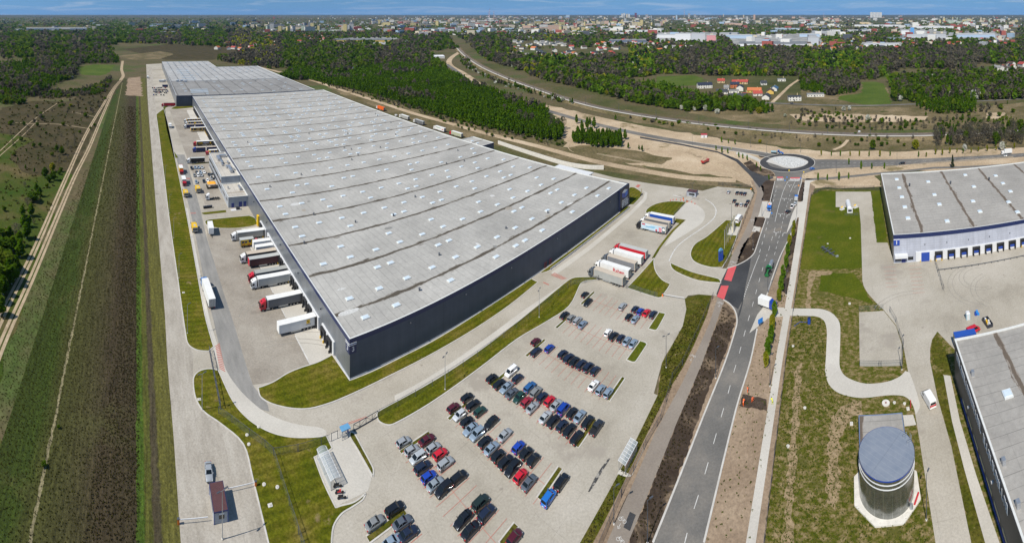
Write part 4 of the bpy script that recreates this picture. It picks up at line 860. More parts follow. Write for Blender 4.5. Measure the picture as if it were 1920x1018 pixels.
s_ = n.node('ShaderNodeSeparateXYZ', i_0=p); a_ = n.math('ABSOLUTE', n.math('SUBTRACT', n.math('FRACT', n.math('MULTIPLY', s_.outputs[0], .8)), .5)); b_ = n.math('LESS_THAN', n.math('ABSOLUTE', s_.outputs[1]), .06)
k = n.ramp(n.noise(p, .4, 7, .65), [(.3, (.2,.235,.3)), (.7, (.27,.3,.355))]); k = n.mix(n.math('MULTIPLY', n.math('GREATER_THAN', a_, .47), .4), k, (.4,.43,.46)); k = n.mix(n.math('MULTIPLY', b_, .35), k, (.1,.12,.15))
n.col(k); n.rough(.45, .4, .2)
a = MB(); a.cyl((0,0,th_-.15), (0,0,th_+.12), tr+.1, tr+.02, n=48); a.build('lid', n.m, tk)
for z in (6.6, 7.55):
    a = MB()
    a.cyl((0,0,z), (0,0,z+.14), tr+.1, n=48); a.build('hoop', m_whitewall, tk)
a = MB(); a.cyl((0,0,th_-.25), (0,0,th_+.05), tr+.16, n=48, cap=False); a.build('rim', m_bluepaint, tk)
a = MB(); a.cyl((0,0,.02), (0,0,.35), 8.1, n=8); a.build('foundation', m_base, tk).rotation_euler = (0, 0, ROT_U+R(22.5))
la = R(-78); lx, ly = math.cos(la)*(tr+.35), math.sin(la)*(tr+.35)
la = R(-17)
lx, ly = math.cos(la), math.sin(la); a = MB()
for s_ in (-.28, .28): a.cyl((lx*(tr+.25)-ly*s_, ly*(tr+.25)+lx*s_, .5), (lx*(tr+.25)-ly*s_, ly*(tr+.25)+lx*s_, th_+1.1), .05)
for z in np.arange(.8, th_+.9, .35): a.cyl((lx*(tr+.25)-ly*.28, ly*(tr+.25)+lx*.28, z), (lx*(tr+.25)+ly*.28, ly*(tr+.25)-lx*.28, z), .03, n=5)
for r_ in (tr-.3, tr-1.3):
    for s_ in (-.9, .9): a.cyl((lx*r_-ly*s_, ly*r_+lx*s_, th_), (lx*r_-ly*s_, ly*r_+lx*s_, th_+1.1), .04, n=5)
for s_ in (-.9, .9):
    for z in (.55, 1.1): a.cyl((lx*(tr-.3)-ly*s_, ly*(tr-.3)+lx*s_, th_+z), (lx*(tr-1.3)-ly*s_, ly*(tr-1.3)+lx*s_, th_+z), .04, n=5)
a.build('ladder', m_steel, tk)
a = MB(); a.cyl((1.5, -7.0, .38), (4.1, -6.1, .38), .22); a.build('red_pipe', plain('red_pipe_paint', (.5,.03,.04), .5), tk)
a = MB(); a.cyl((.6, -6.9, .35), (.6, -6.9, 1.3), .45, .3); a.build('valve', m_steel, tk)
ph = tag(empty('pump_house', W(53.8, -135.3), ROT_U), 'flat grey pump house with blue edge behind the tank', 'pump house')
shell(ph, [(-5.5, 0), (4.8, 0), (4.8, 11.4), (-5.5, 11.4)], 3.2, lambda a, b: m_wall_office, m_roof_right, fascia=.3, fasc_m=plain('slate_blue_edge', (.13,.18,.3), .5), para=.08, cap_m=MATS['slate_blue_edge'], capw=.1)
# ---------------------------------------------------------------- painted markings
mk = MB()
def dashes(mb, line, n, frac, w, z=.085):
    """n painted dashes along a line"""
    ln = smooth_line(line, 12, False); L = [0]
    for a, b in zip(ln, ln[1:]): L.append(L[-1]+(b-a).length)
    def pt(d):
        for i in range(len(L)-1):
            if d <= L[i+1]+1e-6: return ln[i].lerp(ln[i+1], (d-L[i])/max(1e-6, L[i+1]-L[i]))
        return ln[-1]
    step = L[-1]/n
    for k in range(n):
        a, b = pt(k*step), pt((k+frac)*step); strip(mb, [a, (a+b)/2, b], w, z)
dashes(mk, px(at, (1281, 1030), (1295, 975), (1315, 912), (1330, 860), (1343, 814), (1355, 772.5), (1366, 735), (1375, 701), (1384.5, 669), (1399, 614.5), (1412, 569), (1424, 525), (1434, 490)), 14, .38, .17)
dashes(mk, px(at, (1388.5, 580), (1398, 548), (1405, 528)), 12, .55, .3)
strip(mk, px(at, (1405, 528), (1414, 503), (1424, 478)), .2, .085)
dashes(mk, px(at, (1424, 474), (1434, 440), (1444, 400), (1452, 370), (1458, 344)), 12, .45, .2)
dashes(mk, px(at, (1441, 470), (1452, 432), (1456, 418)), 3, .45, .16)
strip(mk, px(at, (1453, 416), (1459, 390), (1468, 360), (1474, 346), (1479, 338)), .22, .085)
dashes(mk, px(at, (1452, 478), (1462, 440), (1470, 405), (1477, 380), (1482, 362)), 14, .5, .16)
strip(mk, px(at, (1482, 360), (1490, 342), (1495, 335)), .18, .085)
dashes(mk, px(at, (1434, 490), (1440, 472)), 2, .45, .16)
for o_ in ((1540,306,1700,304.5), (1540,312,1700,308.5), (1700,304,1925,290)):
    dashes(mk, [at(o_[0], o_[1]), at((o_[0]+o_[2])/2, (o_[1]+o_[3])/2), at(o_[2], o_[3])], 16, .5, .2)
tag(mk.build('road_marking', m_white), 'white lane dashes of the public road', None, None, 'structure')
def arrow(x, y, sx):
    """lane arrow: stem and a bent head"""
    p = at(x, y); d = (at(x+1, y-8)-p); d.z = 0; d.normalize(); s = Vector((-d.y, d.x, 0)); b = MB()
    P_ = lambda a, c: (p.x+d.x*a+s.x*c, p.y+d.y*a+s.y*c, .088)
    b.add([P_(-2.2, -.12), P_(-2.2, .12), P_(.6, .12), P_(.6, -.12)], [(0, 3, 2, 1)])
    for k in ((1, -1) if sx == 0 else (sx,)):
        b.add([P_(.5, 0), P_(.9, 0), P_(1.5, .9*k), P_(1.2, 1.0*k)], [(0, 1, 2, 3) if k < 0 else (0, 3, 2, 1)])
        b.add([P_(.9, .75*k), P_(1.9, .7*k), P_(1.6, 1.7*k)], [(0, 1, 2) if k < 0 else (0, 2, 1)])
    return b
T8_ = tile(1380, 330, 6.785)
for (x, y), sx in zip(((683,128),(615,300),(565,498),(510,735),(750,135),(690,303),(648,505),(597,740)), (0,0,0,0,-1,-1,-1,-1)):
    tag(arrow(1380+x/6.785, 330+y/6.785, sx).build('road_marking', m_white), 'white lane arrow', None, None, 'structure')
zb = MB(); TZ = tile(1380, 260, 7.377)
for k in range(5): a = TZ(575+k*19, 548); b = TZ(575+k*19-2, 582); strip(zb, [a, (a+b)/2, b], .55, .09)
for k in range(8): a = TZ(757+k*18, 552); b = TZ(757+k*18-16, 588); strip(zb, [a, (a+b)/2, b], .55, .09)
tag(zb.build('road_marking', m_white), 'zebra stripes below the roundabout', None, None, 'structure')
zb = MB()
for a, b in (((570,537),(652,537)), ((752,545),(893,545))): strip(zb, [TZ(*a), TZ((a[0]+b[0])/2, a[1]), TZ(*b)], 2.2, .085)
tag(zb.build('road_marking', m_red), 'red cycle crossing below the roundabout', None, None, 'structure')
TJ = tile(1320, 480, 7.27)
sheet('road_marking', px(TJ, (332, 162), (443, 140), (372, 348), (272, 325)), .09, m_red, 'red cycle crossing patch over the exit lane', smooth=1)
sheet('road_marking', px(TJ, (235, 405), (337, 408), (272, 600), (176, 555)), .09, m_red, 'red cycle crossing patch over the entry lane', smooth=1)
# truck yard: red zebra zones and solid bars
def red_zone(a, b, c, d, n, lab):
    z_ = MB()
    for k in range(n):
        t0, t1 = (k+.1)/n, (k+.6)/n
        p0, p1, q0, q1 = a.lerp(b, t0), a.lerp(b, t1), d.lerp(c, t0), d.lerp(c, t1)
        z_.add([(p.x, p.y, .09) for p in (p0, p1, q1, q0)], [(0, 1, 2, 3)])
    o = z_.build('road_marking', m_redline); me = o.data
    if me.polygons[0].normal.z < 0: me.flip_normals()
    tag(o, lab, None, None, 'structure')
T5_ = tile(360, 600, 7.954)
red_zone(T5_(345, 390), T5_(412, 740), T5_(500, 790), T5_(410, 345), 15, 'red stripes beside the sliding gate')
T2_ = tile(900, 400, 5.9875)
red_zone(T2_(795, 695), T2_(925, 750), T2_(985, 735), T2_(840, 668), 8, 'red stripes across the front road')
red_zone(T2_(690, 772), T2_(820, 832), T2_(832, 826), T2_(705, 768), 1, 'red bar across the front road')
TB8 = tile(560, 780, 7.954)
red_zone(TB8(640, 130), TB8(1010, 5), TB8(1045, 22), TB8(690, 150), 11, 'red stripes behind the car park gate')
red_zone(at(1190, 351), at(1200, 343), at(1205, 344), at(1196, 352.5), 1, 'faded red block near the far corner')
red_zone(at(355, 399.5), at(376, 399), at(376, 400.2), at(355, 400.7), 1, 'red line across the truck lane')
red_zone(at(334.5, 308.2), at(348, 308.2), at(348, 309.2), at(334.5, 309.2), 1, 'red line across the far truck lane')
red_zone(at(349, 333.5), at(357, 333.5), at(357, 336.5), at(349, 336.5), 4, 'faded red lettering block on the truck lane')
# car park stalls
st = MB()
for uc, k0, k1 in ((5.3, 0, 12), (21.2, 0, 12), (37.1, 0, 11), (53.2, 0, 11), (69.1, 0, 10), (84.9, 0, 10)):
    for k in range(k0, k1): v = -29.3-2.43*k; strip(st, [W(uc-5, v), W(uc, v), W(uc+5, v)], .1, .085)
    strip(st, [W(uc, -27), W(uc, -40), W(uc, -29.3-2.43*k1)], .1, .086)
for k in range(6): v = -41.3-2.43*k; strip(st, [W(-15.3, v), W(-10.3, v), W(-5.3, v)], .13, .085)
for y0, x0, n_ in ((238, 92, 6), (220, 362, 8)):
    for k in range(n_):
        a = tile(1640, 460, 5.657)(x0+k*6, y0+k*41); b = tile(1640, 460, 5.657)(x0+125+k*6, y0-7+k*41); strip(st, [a, (a+b)/2, b], .13, .085)
tag(st.build('road_marking', m_redline), 'faded red stall lines of the car park', None, None, 'structure')
# exit road: white border band, kerb lane lines
lb = MB(); T3_ = tile(1100, 320, 5.9875)
strip(lb, smooth_line(px(T3_, (1330, 320), (1400, 365), (1445, 420), (1452, 470), (1430, 530), (1370, 590), (1270, 665), (1150, 745), (1040, 830), (975, 910), (945, 970), (925, 1018)), 5, False), .5, .09)
tag(lb.build('road_marking', m_white), 'white edge band of the curved exit road', None, None, 'structure')
lb = MB()
for k in range(12): v0 = 11+7.6*k; strip(lb, [W(-8.6, v0), W(-8.6, v0+3), W(-8.6, v0+5.5)], .35, .09)
strip(lb, [W(-8.6, 10.5), W(-8.6, 16), W(-8.6, 23)], .35, .095)
for k in range(21): v0 = 240+7*k; strip(lb, [W(-6.6+.0105*(v0-200), v0), W(-6.6+.0105*(v0-200), v0+3), W(-6.6+.0105*(v0-200), v0+5)], .35, .09)
tag(lb.build('road_marking', m_white), 'white line in front of the loading docks', None, None, 'structure')
def bike_mark(x, y, s):
    o = MB(); p = at(x, y); d = at(x+2.6, y-5)-p; d.normalize(); r = Vector((-d.y, d.x, 0))
    for c in (-.75, .75):
        ring_ = [p+r*c*s+(d*math.cos(t)+r*math.sin(t))*.5*s for t in [math.tau*i/14 for i in range(15)]]
        strip(o, ring_, .12*s, .09)
    a = [(-.75, 0), (-.1, .7), (.55, .6), (0, .0), (-.75, 0)]
    strip(o, [p+r*q[0]*s+d*q[1]*s for q in a], .11*s, .091); strip(o, [p+r*q[0]*s+d*q[1]*s for q in ((.75, 0), (.5, .9), (.2, .95))], .11*s, .092)
    b = p-d*1.9*s; strip(o, [b+d*.9*s, b, b-d*.4*s], .14*s, .09); strip(o, [b-d*.1*s+r*.5*s, b-d*.75*s, b-d*.1*s-r*.5*s], .14*s, .092)
    tag(o.build('road_marking', m_white), 'white bicycle symbol and arrow on the cycle path', None, None, 'structure')
for x, y, s in ((1167, 976, .72), (1299, 668, .8), (1351, 569, .85), (1374, 492, .9), (1411, 413, .9), (1163, 1014, .7)): bike_mark(x, y, s)
sheet('footpath', px(tile(1080, 780, 4.276), (432, 770), (480, 795), (432, 925), (380, 895)), .085, m_asph_dark, 'dark patch in the cycle path', smooth=1)
random.seed(21)
def tyre_arcs(name, spots, lab):
    o = MB()
    for cx, cy, r, a0, a1 in spots:
        c = at(cx, cy)
        for dr in (0, 1.9):
            strip(o, [c+Vector((math.cos(t), math.sin(t), 0))*(r+dr) for t in np.linspace(a0, a1, 14)], .22, .088)
    tag(o.build(name, plain('tyre_mark', (.27,.25,.22), .9, var=.3)), lab, None, None, 'structure')
tyre_arcs('tyre_mark', [(1838, 520, 7, .5, 4.2), (1850, 530, 14, 1, 3.6), (1720, 600, 15, .7, 1.9), (1880, 540, 11, 1.2, 3.2)], 'dark tyre arcs across the dock yard')
tyre_arcs('tyre_mark', [(560, 760, 24, 1.3, 2.5), (575, 770, 31, 1.4, 2.4), (520, 600, 12, 2.2, 3.6)], 'dark tyre arcs across the loading yard')
sheet('stain', px(tile(1080, 780, 4.276), (95, 612), (150, 500), (200, 420), (262, 340), (275, 345), (210, 445), (165, 530), (110, 610)), .087, ground_mat('oil_stain', [(.42, (.32,.3,.27)), (.5, (.07,.07,.07)), (.7, (.05,.05,.05))], 1.1, 6), 'dark oil trail on the car park paving', smooth=1)
sheet('stain', px(tile(1320, 480, 7.27), (265, 600), (330, 560), (400, 555), (465, 515), (460, 530), (400, 570), (345, 590), (300, 600)), .088, m_asph_dark, 'black asphalt stain at the junction', smooth=1)
sheet('stain', px(tile(1320, 480, 7.27), (540, 530), (545, 560), (520, 690), (490, 800), (460, 860), (470, 780), (500, 690), (525, 600)), .088, m_asph_dark, 'black asphalt seam along the road edge', smooth=2)
sheet('bed', px(TI, (335, 182), (470, 212), (478, 245), (472, 278), (318, 248)), .06, m_mulch, 'dark freshly dug soil patch by the workers', smooth=1)

# ---------------------------------------------------------------- fences, gates, rails
n = N('wire_mesh'); p = n.node('ShaderNodeTexCoord').outputs['UV']
n.col((.16,.19,.18)); n.rough(.5)
n.b.inputs['Alpha'].default_value = .16
m_wire = n.m
n = N('dark_wire_mesh'); n.col((.03,.035,.045)); n.rough(.5); n.b.inputs['Alpha'].default_value = .3; m_wire_dark = n.m
POST = {}
def fence(label, pts, h=2.0, step=6.0, wire=None, post_m=None, cat='fence', name='fence'):
    o0 = Vector((pts[0].x, pts[0].y, 0)); root = tag(empty(name, o0), label, cat)
    q = [Vector((p.x, p.y, 0))-o0 for p in pts]
    b = MB()
    for a, c in zip(q, q[1:]): b.quad((a.x, a.y, .05), (c.x, c.y, .05), (c.x, c.y, h), (a.x, a.y, h))
    b.build('wire_panel', wire or m_wire, root)
    b = MB(); bar(b, q, .06, h, h+.06); b.build('top_rail', post_m or m_steel_dark, root)
    key = (h, (post_m or m_steel_dark).name)
    if key not in POST:
        c = MB(); c.box(-.05, .05, -.05, .05, 0, h+.12); POST[key] = c.mesh('post', [post_m or m_steel_dark])
    L = sum((c-a).length for a, c in zip(q, q[1:])); step = max(step, L/95); d = 0; k = 0
    for a, c in zip(q, q[1:]):
        l = (c-a).length; t = 0
        while t < l:
            o = link(bpy.data.objects.new('post', POST[key]), root); o.location = a.lerp(c, t/l); t += step
    return root
fence('grey mesh fence round the grass corner by the slab road', [W(-39.2, 1.3)]+px(at, (435, 793), (497, 840), (512.7, 855), (564.5, 1018), (580, 1060)))
fence('short mesh fence between grass corner and turnstile', px(at, (512.7, 855), (560, 848))+[W(-13.6, -15.3)], 2.0)
fence('mesh fence on the lawn between front road and car park', [W(1.4, -14.9), W(50, -15.4), W(88, -15.9)]+px(at, (1125, 525.5), (1176, 541), (1233, 559)), 2.0)
fence('mesh fence behind the flags and visitor stalls', px(at, (1358, 500), (1372, 470), (1390, 430), (1404, 392), (1414, 364), (1407, 352), (1346, 347)), 2.0, wire=m_wire_dark)
fence('dark mesh fence between car park bank and cycle path', px(at, (1120, 1040), (1166, 930), (1211, 836), (1239, 789), (1261, 711), (1280, 685), (1310, 620), (1338, 556)), 1.8, wire=m_wire_dark)
fence('long dark fence along the grass plot by the tank', px(at, (1429, 1050), (1433.6, 1018), (1473.7, 678), (1494, 540), (1521, 367), (1548, 354), (1640, 354)), 1.8, wire=m_wire_dark)
fence('low mesh fence in front of the concrete pad', px(at, (1612, 687), (1652, 687.5), (1691, 686)), 1.8)
fence('mesh fence on the far side of the concrete pad', px(at, (1611, 584), (1657, 580)), 1.8)
fence('tall mesh gate fence beside the concrete pad', px(at, (1692, 684), (1694, 648), (1686, 628), (1680, 606), (1668, 585)), 2.2)
fence('mesh fence closing off the dock yard', [W(135.6, -159.0), W(111.7, -158.4)], 2.4, 3)
fence('wooden slat windbreak behind the round lawn', px(at, (1264, 404), (1287, 380)), 1.6)
gr = tag(empty('guard_rail', W(92, -2.6), ROT_U), 'white and blue guard rail along the front wall lawn', 'guard rail')
a = MB(); a.box(0, 71.5, -.06, .06, .55, .85); a.build('rail', m_whitewall, gr); a = MB(); a.box(0, 71.5, .07, .2, .3, .55); a.build('lower_rail', m_bluepaint, gr)
for k in range(25): a = MB(); a.box(k*2.97-.06+.1, k*2.97+.06+.1, -.2, -.07, 0, .8); a.build('post', m_steel, gr)
gr = tag(empty('guard_rail', W(128, -159), ROT_U), 'low steel wheel rail with posts facing the dock doors', 'guard rail')
a = MB(); a.box(-.06, .06, -58, 0, .45, .65); a.build('rail', m_steel_dark, gr)
for k in range(20): a = MB(); a.box(-.45, .45, -k*3-.08, -k*3+.08, 0, .42); a.build('post', m_steel_dark, gr)
def truss_gate(label, p, q, h=1.9):
    d = q-p; L = d.length; root = tag(empty('sliding_gate', Vector((p.x, p.y, 0)), math.atan2(d.y, d.x)), label, 'gate')
    a = MB(); a.box(0, L, -.09, .09, .12, .34); a.build('bottom_beam', m_steel_dark, root)
    a = MB(); a.box(0, L, -.06, .06, h-.12, h); a.build('top_beam', m_steel_dark, root)
    k = max(3, int(L/1.6))
    for i in range(k+1): a = MB(); a.box(i*L/k-.05, i*L/k+.05, -.05, .05, .35, h-.13); a.build('upright', m_steel_dark, root)
    for i in range(k): a = MB(); x0, x1 = (i, i+1) if i % 2 else (i+1, i); a.cyl((x0*L/k, 0, .4), (x1*L/k, 0, h-.17), .045, n=5); a.build('brace', m_steel_dark, root)
truss_gate('dark steel sliding gate of the car park road', W(-6.7, -15.3), W(1.1, -14.85))
truss_gate('long dark sliding gate by the red truck-lane stripes', W(-38.0, 24.4), W(-38.4, 2.5))
ts = tag(empty('turnstile', W(-9.3, -15.6), ROT_U), 'blue-roofed full-height turnstile cage beside the gate', 'turnstile')
a = MB(); a.box(-1.3, 1.2, -.8, .8, 2.3, 2.5); a.build('turnstile_roof', plain('light_blue_paint', (.12,.3,.5), .4), ts)
for x in (-1.2, -.4, .4, 1.1):
    for y in (-.7, .7): a = MB(); a.cyl((x, y, 0), (x, y, 2.3), .06, n=6); a.build('post', m_steel, ts)
a = MB(); a.cyl((-.8, 0, 0), (-.8, 0, 2.2), .1); [a.cyl((-.8-.5*math.cos(t), -.5*math.sin(t), z), (-.8+.5*math.cos(t), .5*math.sin(t), z), .03, n=5) for z in (.4, .8, 1.2, 1.6, 2.0) for t in (0, 2.1, 4.2)]; a.build('rotor', m_steel, ts)
a = MB(); a.box(.5, .9, -.3, .1, .9, 1.5); a.build('reader_box', m_bluepaint, ts)
pg = tag(empty('pedestrian_gate', W(-12.2, -15.3), ROT_U), 'narrow pedestrian gate frame left of the turnstile', 'gate')
for x in (-.9, .9): a = MB(); a.box(x-.06, x+.06, -.06, .06, 0, 2.2); a.build('post', m_steel_dark, pg)
a = MB(); a.box(-.83, .83, -.04, .04, 2.08, 2.18); a.build('top_bar', m_steel_dark, pg)

# barriers
def barrier(label, p, q, up=False):
    d = q-p; L = d.length; root = tag(empty('barrier', Vector((p.x, p.y, 0)), math.atan2(d.y, d.x)), label, 'barrier')
    a = MB(); a.box(-.22, .22, -.2, .2, .0, 1.15); a.build('barrier_post', m_orange, root)
    a = MB(); a.box(-.26, .26, -.24, .24, 1.15, 1.25); a.build('cap', m_steel_dark, root)
    a = MB(); a.box(.23, L, -.06, .06, .92, 1.06); a.build('boom', m_whitewall, root)
barrier('white boom with orange post left of the gatehouse', W(-52.6, -23.9), W(-46.2, -24.2))
barrier('white boom with orange post right of the gatehouse', W(-34.2, -19.3), W(-40.8, -19.2))
barrier('long white boom by the car park entrance', at(1242.5, 556), at(1283, 563))
barrier('white boom at the curved exit road', at(1288, 379.5), at(1302, 372))
barrier('white boom beside the gatehouse island', at(1281, 374), at(1262, 369))

# ---------------------------------------------------------------- gatehouses, shelters
def gatehouse(label, loc, sx, sy, h, win):
    g = tag(empty('gatehouse', loc, ROT_U), label, 'gatehouse')
    a = MB(); a.box(-sx/2, sx/2, -sy/2, sy/2, 0, h-.2); a.build('wall', m_wall_office, g)
    a = MB(); a.box(-sx/2-.12, sx/2+.12, -sy/2-.12, sy/2+.12, h-.198, h); a.build('roof_edge', m_navy, g)
    rf = MB()
    for k in range(int(sx/.25)): x = -sx/2+.05+k*.25; rf.box(x, x+.16, -sy/2+.05, sy/2-.05, h+.022, h+.05)
    a = MB(); a.box(-sx/2, sx/2, -sy/2, sy/2, h+.002, h+.02); r_ = a.build('roof', m_maroon_roof, g); rf.build('roof_rib', m_maroon_roof, r_); tag(r_.children[0], kind='stuff')
    for (x0, x1, y0, y1) in win:
        a = MB(); a.box(x0, x1, y0, y1, 1.0, 2.1); w_ = a.build('window', m_glass_dark, g)
    a = MB(); a.box(-.45, .75, -sy/2-.08, -sy/2-.045, 1.95, 2.3); a.build('roller_blind', m_whitewall, g)
    for x in (-sx/2-.03, sx/2+.03):
        for y in (-sy/2-.03, sy/2+.03): a = MB(); a.box(x-.06, x+.06, y-.06, y+.06, 0, h-.2); a.build('corner_post', m_bluepaint, g)
    return g
gatehouse('flat gatehouse with maroon ribbed roof on the slab road', W(-43.5, -22), 3.0, 6.1, 2.7, ((-.45, .75, -3.09, -3.04), (1.51, 1.56, -2, 1), (-1.56, -1.51, -1.5, 1.5)))
gatehouse('gatehouse with maroon roof beside the half-round lawn', W(195.4, -29.0), 3.6, 5.6, 3.0, ((-1.0, 1.0, -2.86, -2.81), (-1.86, -1.81, -2, 1.5)))
def shelter(label, loc, rz, L, Wd, h, curved):
    s = tag(empty('bicycle_shelter', loc, rz), label, 'shelter')
    n = N('clear_roof'); n.col((.5,.56,.6)); n.rough(.15); n.b.inputs['Alpha'].default_value = .45
    MATS.setdefault('clear_roof', n.m); m_cl = MATS['clear_roof']
    k = 8; b = MB(); prof = []
    for i in range(k+1):
        t = i/k; y = -Wd/2+Wd*t; z = h+(.55*math.sin(math.pi*(.15+.75*t)) if curved else .35*t); prof.append((y, z))
    b.add([(x, y, z) for x in (0, L) for y, z in prof], [(i, i+1, k+2+i, k+1+i) for i in range(k)]); b.build('shelter_roof', m_cl, s)
    m = int(L/.85)
    for j in range(m+1):
        a = MB(); x = j*L/m
        for i in range(k): a.cyl((x, prof[i][0], prof[i][1]+.04), (x, prof[i+1][0], prof[i+1][1]+.04), .04, n=5, cap=True)
        a.build('roof_rib', m_whitewall, s)
    for y, z in (prof[0], prof[-1]): a = MB(); a.box(0, L, y-.06, y+.06, z-.1, z+.02); a.build('eaves_beam', m_whitewall, s)
    for x in (.2, L/2, L-.2):
        a = MB(); a.cyl((x, prof[0][0]+.1, 0), (x, prof[0][0]+.1, h), .07, n=6); a.build('post', m_steel, s)
        if not curved: a = MB(); a.cyl((x, prof[-1][0]-.1, 0), (x, prof[-1][0]-.1, h), .07, n=6); a.build('post', m_steel, s)
    a = MB(); a.quad((.2, prof[0][0]+.02, .3), (L-.2, prof[0][0]+.02, .3), (L-.2, prof[0][0]+.02, h-.2), (.2, prof[0][0]+.02, h-.2)); a.build('back_panel', m_cl, s)
    if not curved: a = MB(); a.box(1.2, 4.8, -.5, -.2, .42, .5); a.build('bench', plain('wood', (.3,.15,.06), .7), s)
    else:
        for j in range(7): a = MB(); a.cyl((.8+j*1.1, .2, 0), (.8+j*1.1, .2, .8), .03, n=5); a.build('bike_hoop', m_steel, s)
shelter('curved clear-roofed bicycle shelter on the pale pad', W(-17.1, -18), ROT_U-R(90), 8.4, 2.4, 2.2, True)
shelter('glazed bus shelter at the car park edge', W(33.4, -69.1), ROT_U, 6.6, 1.9, 2.3, False)
sheet('footpath', px(tile(1080, 780, 4.276), (330, 470), (350, 430), (450, 480), (560, 235), (545, 260), (440, 490), (405, 492)), .1, m_conc_light, 'pale pad under the bus shelter', smooth=1)

# ---------------------------------------------------------------- lamps
def lamp(label, p, h=10.0, heads=2, a0=None, m=None, group=None):
    l = tag(empty('street_lamp', Vector((p.x, p.y, 0)), a0 if a0 is not None else ROT_U), label, 'street lamp', group)
    m = m or m_steel
    a = MB(); a.cyl((0, 0, 0), (0, 0, h), .11, .06, n=8); a.build('pole', m, l)
    a = MB(); a.cyl((0, 0, .02), (0, 0, .3), .22, n=8); a.build('base', m_base, l)
    for s in ((1, -1) if heads == 2 else (1,)):
        a = MB(); a.cyl((0, 0, h), (s*.9, 0, h+.15), .04, n=5); ar = a.build('arm', m, l)
        a = MB(); a.hexa([(s*.55, -.16, h+.1), (s*1.35, -.13, h+.16), (s*1.35, .13, h+.16), (s*.55, .16, h+.1)][::s], [(s*.55, -.16, h+.22), (s*1.35, -.13, h+.26), (s*1.35, .13, h+.26), (s*.55, .16, h+.22)][::s]); a.build('lamp_head', m_steel_dark, ar)
L_ = [(417, 1012, 10.2, 2, 'street lamp standing behind the slab road gatehouse'), (834.5, 731, 10, 2, 'street lamp on the lawn at the car park edge, nearest the corner'), (1011, 595.5, 10, 2, 'street lamp on the lawn beside the red road stripes'),
      (1249, 690, 10, 2, 'street lamp at the car park bank beside the lawn bay'), (379, 768.8, 10, 2, 'street lamp on the grass corner by the slab road'), (351.4, 625.6, 10, 1, 'street lamp at the lower end of the long grass strip'),
      (335.7, 522, 10, 1, 'street lamp on the long grass strip beside the parked lorry'), (325.7, 447, 10, 1, 'street lamp on the long grass strip by the yard lawn patch'), (318, 400, 10, 1, 'street lamp on the long grass strip by the office'),
      (310, 340, 10, 1, 'street lamp on the long grass strip, second from its far end'), (302, 284, 10, 1, 'street lamp at the narrow far end of the grass strip'), (1151, 983.6, 8, 1, 'dark street lamp on the bank below the bus shelter'),
      (1214, 1020, 9, 1, 'dark street lamp in the planting bed at the lower picture edge'), (1342, 709.7, 9, 1, 'dark street lamp in the planting bed beside the long road'), (1443.7, 724.8, 9, 1, 'dark street lamp beside the roadside workers'),
      (1439.7, 550.4, 9, 1, 'dark street lamp at the kerb below the green tractor'), (1473.7, 553.8, 9, 1, 'dark street lamp by the saplings right of the road'), (1428.6, 406.8, 9, 1, 'dark street lamp by the layby'), (1412, 468, 9, 1, 'dark street lamp in the small crossing bed'),
      (1371.5, 418, 10, 2, 'street lamp among the visitor cars'), (1298, 372, 9, 2, 'street lamp standing beside the far gatehouse'), (1737, 976, 10, 1, 'street lamp on the drive beside the steel tank'), (1691, 694, 10, 1, 'street lamp at the corner of the concrete pad'),
      (1568, 326, 9, 2, 'tall street lamp right of the roundabout'), (1682, 312, 9, 2, 'tall street lamp by the dark car on the right road'), (1809, 300, 9, 2, 'tall street lamp near the white lorry'), (1501, 287, 9, 1, 'street lamp behind the roundabout'), (1437, 288, 9, 1, 'street lamp left of the blue tractor'), (1298, 273, 9, 1, 'street lamp by the small red-roofed hut'), (1407, 277, 9, 1, 'street lamp on the sand beside the approach road')]
for x, y, h, k, lb in L_: lamp(lb, at(x, y), h, k, a0=ROT_U+R(20 if x < 1100 else -35), m=m_steel_dark if (x > 1100 or y < 300) else m_steel)

# flags, sign boards
for i, (x, y, c) in enumerate(((1358.5, 467, 'b'), (1361.5, 460, 'b'), (1365, 454.5, 'b'), (1369, 449, 'y'), (1372, 444, 'y'), (1375.3, 439, 'y'))):
    f = tag(empty('flagpole', at(x, y), ROT_U), ('%s of the %s banners on white poles by the entrance' % (('leftmost', 'middle', 'rightmost')[i % 3], 'navy' if c == 'b' else 'yellow')), 'flag')
    a = MB(); a.cyl((0, 0, 0), (0, 0, 9.0), .07, .05, n=6); a.build('pole', m_whitewall, f)
    a = MB(); a.box(.08, 1.3, -.02, .02, 4.4, 8.9)
    a.build('banner', m_navy if c == 'b' else plain('yellow_cloth', (.72,.62,.02), .8), f)
    a = MB(); a.box(.4, .95, -.03, .03, 5.2, 7.9)
    a.build('banner_mark', m_yellow if c == 'b' else m_navy, f)
bb = tag(empty('billboard', at(1375.5, 432.5), ROT_U+R(5)), 'cream slab billboard on its pale base by the flags', 'billboard')
a = MB(); a.box(-2.6, 2.6, -.45, .45, .3, 4.6); a.build('panel', plain('cream_board', (.62,.56,.42), .6), bb); a = MB(); a.box(-5, 4, -2.4, 2.4, .02, .28); a.build('base', m_conc_light, bb)
py_ = tag(empty('sign_pylon', at(1351.5, 489.5), ROT_U+R(-35)), 'upright blue sign pylon on the entrance lawn', 'sign pylon')
a = MB(); a.box(-1.1, 1.1, -.3, .3, .1, 4.6); a.build('panel', m_bluepaint, py_); a = MB(); a.cyl((0, -.3, 4.6), (0, .3, 4.6), 1.08, n=24); a.build('rounded_top', plain('light_blue_paint', (.12,.3,.5), .4), py_); a = MB(); a.box(-1.4, 1.4, -.5, .5, 0, .1); a.build('base', m_base, py_)
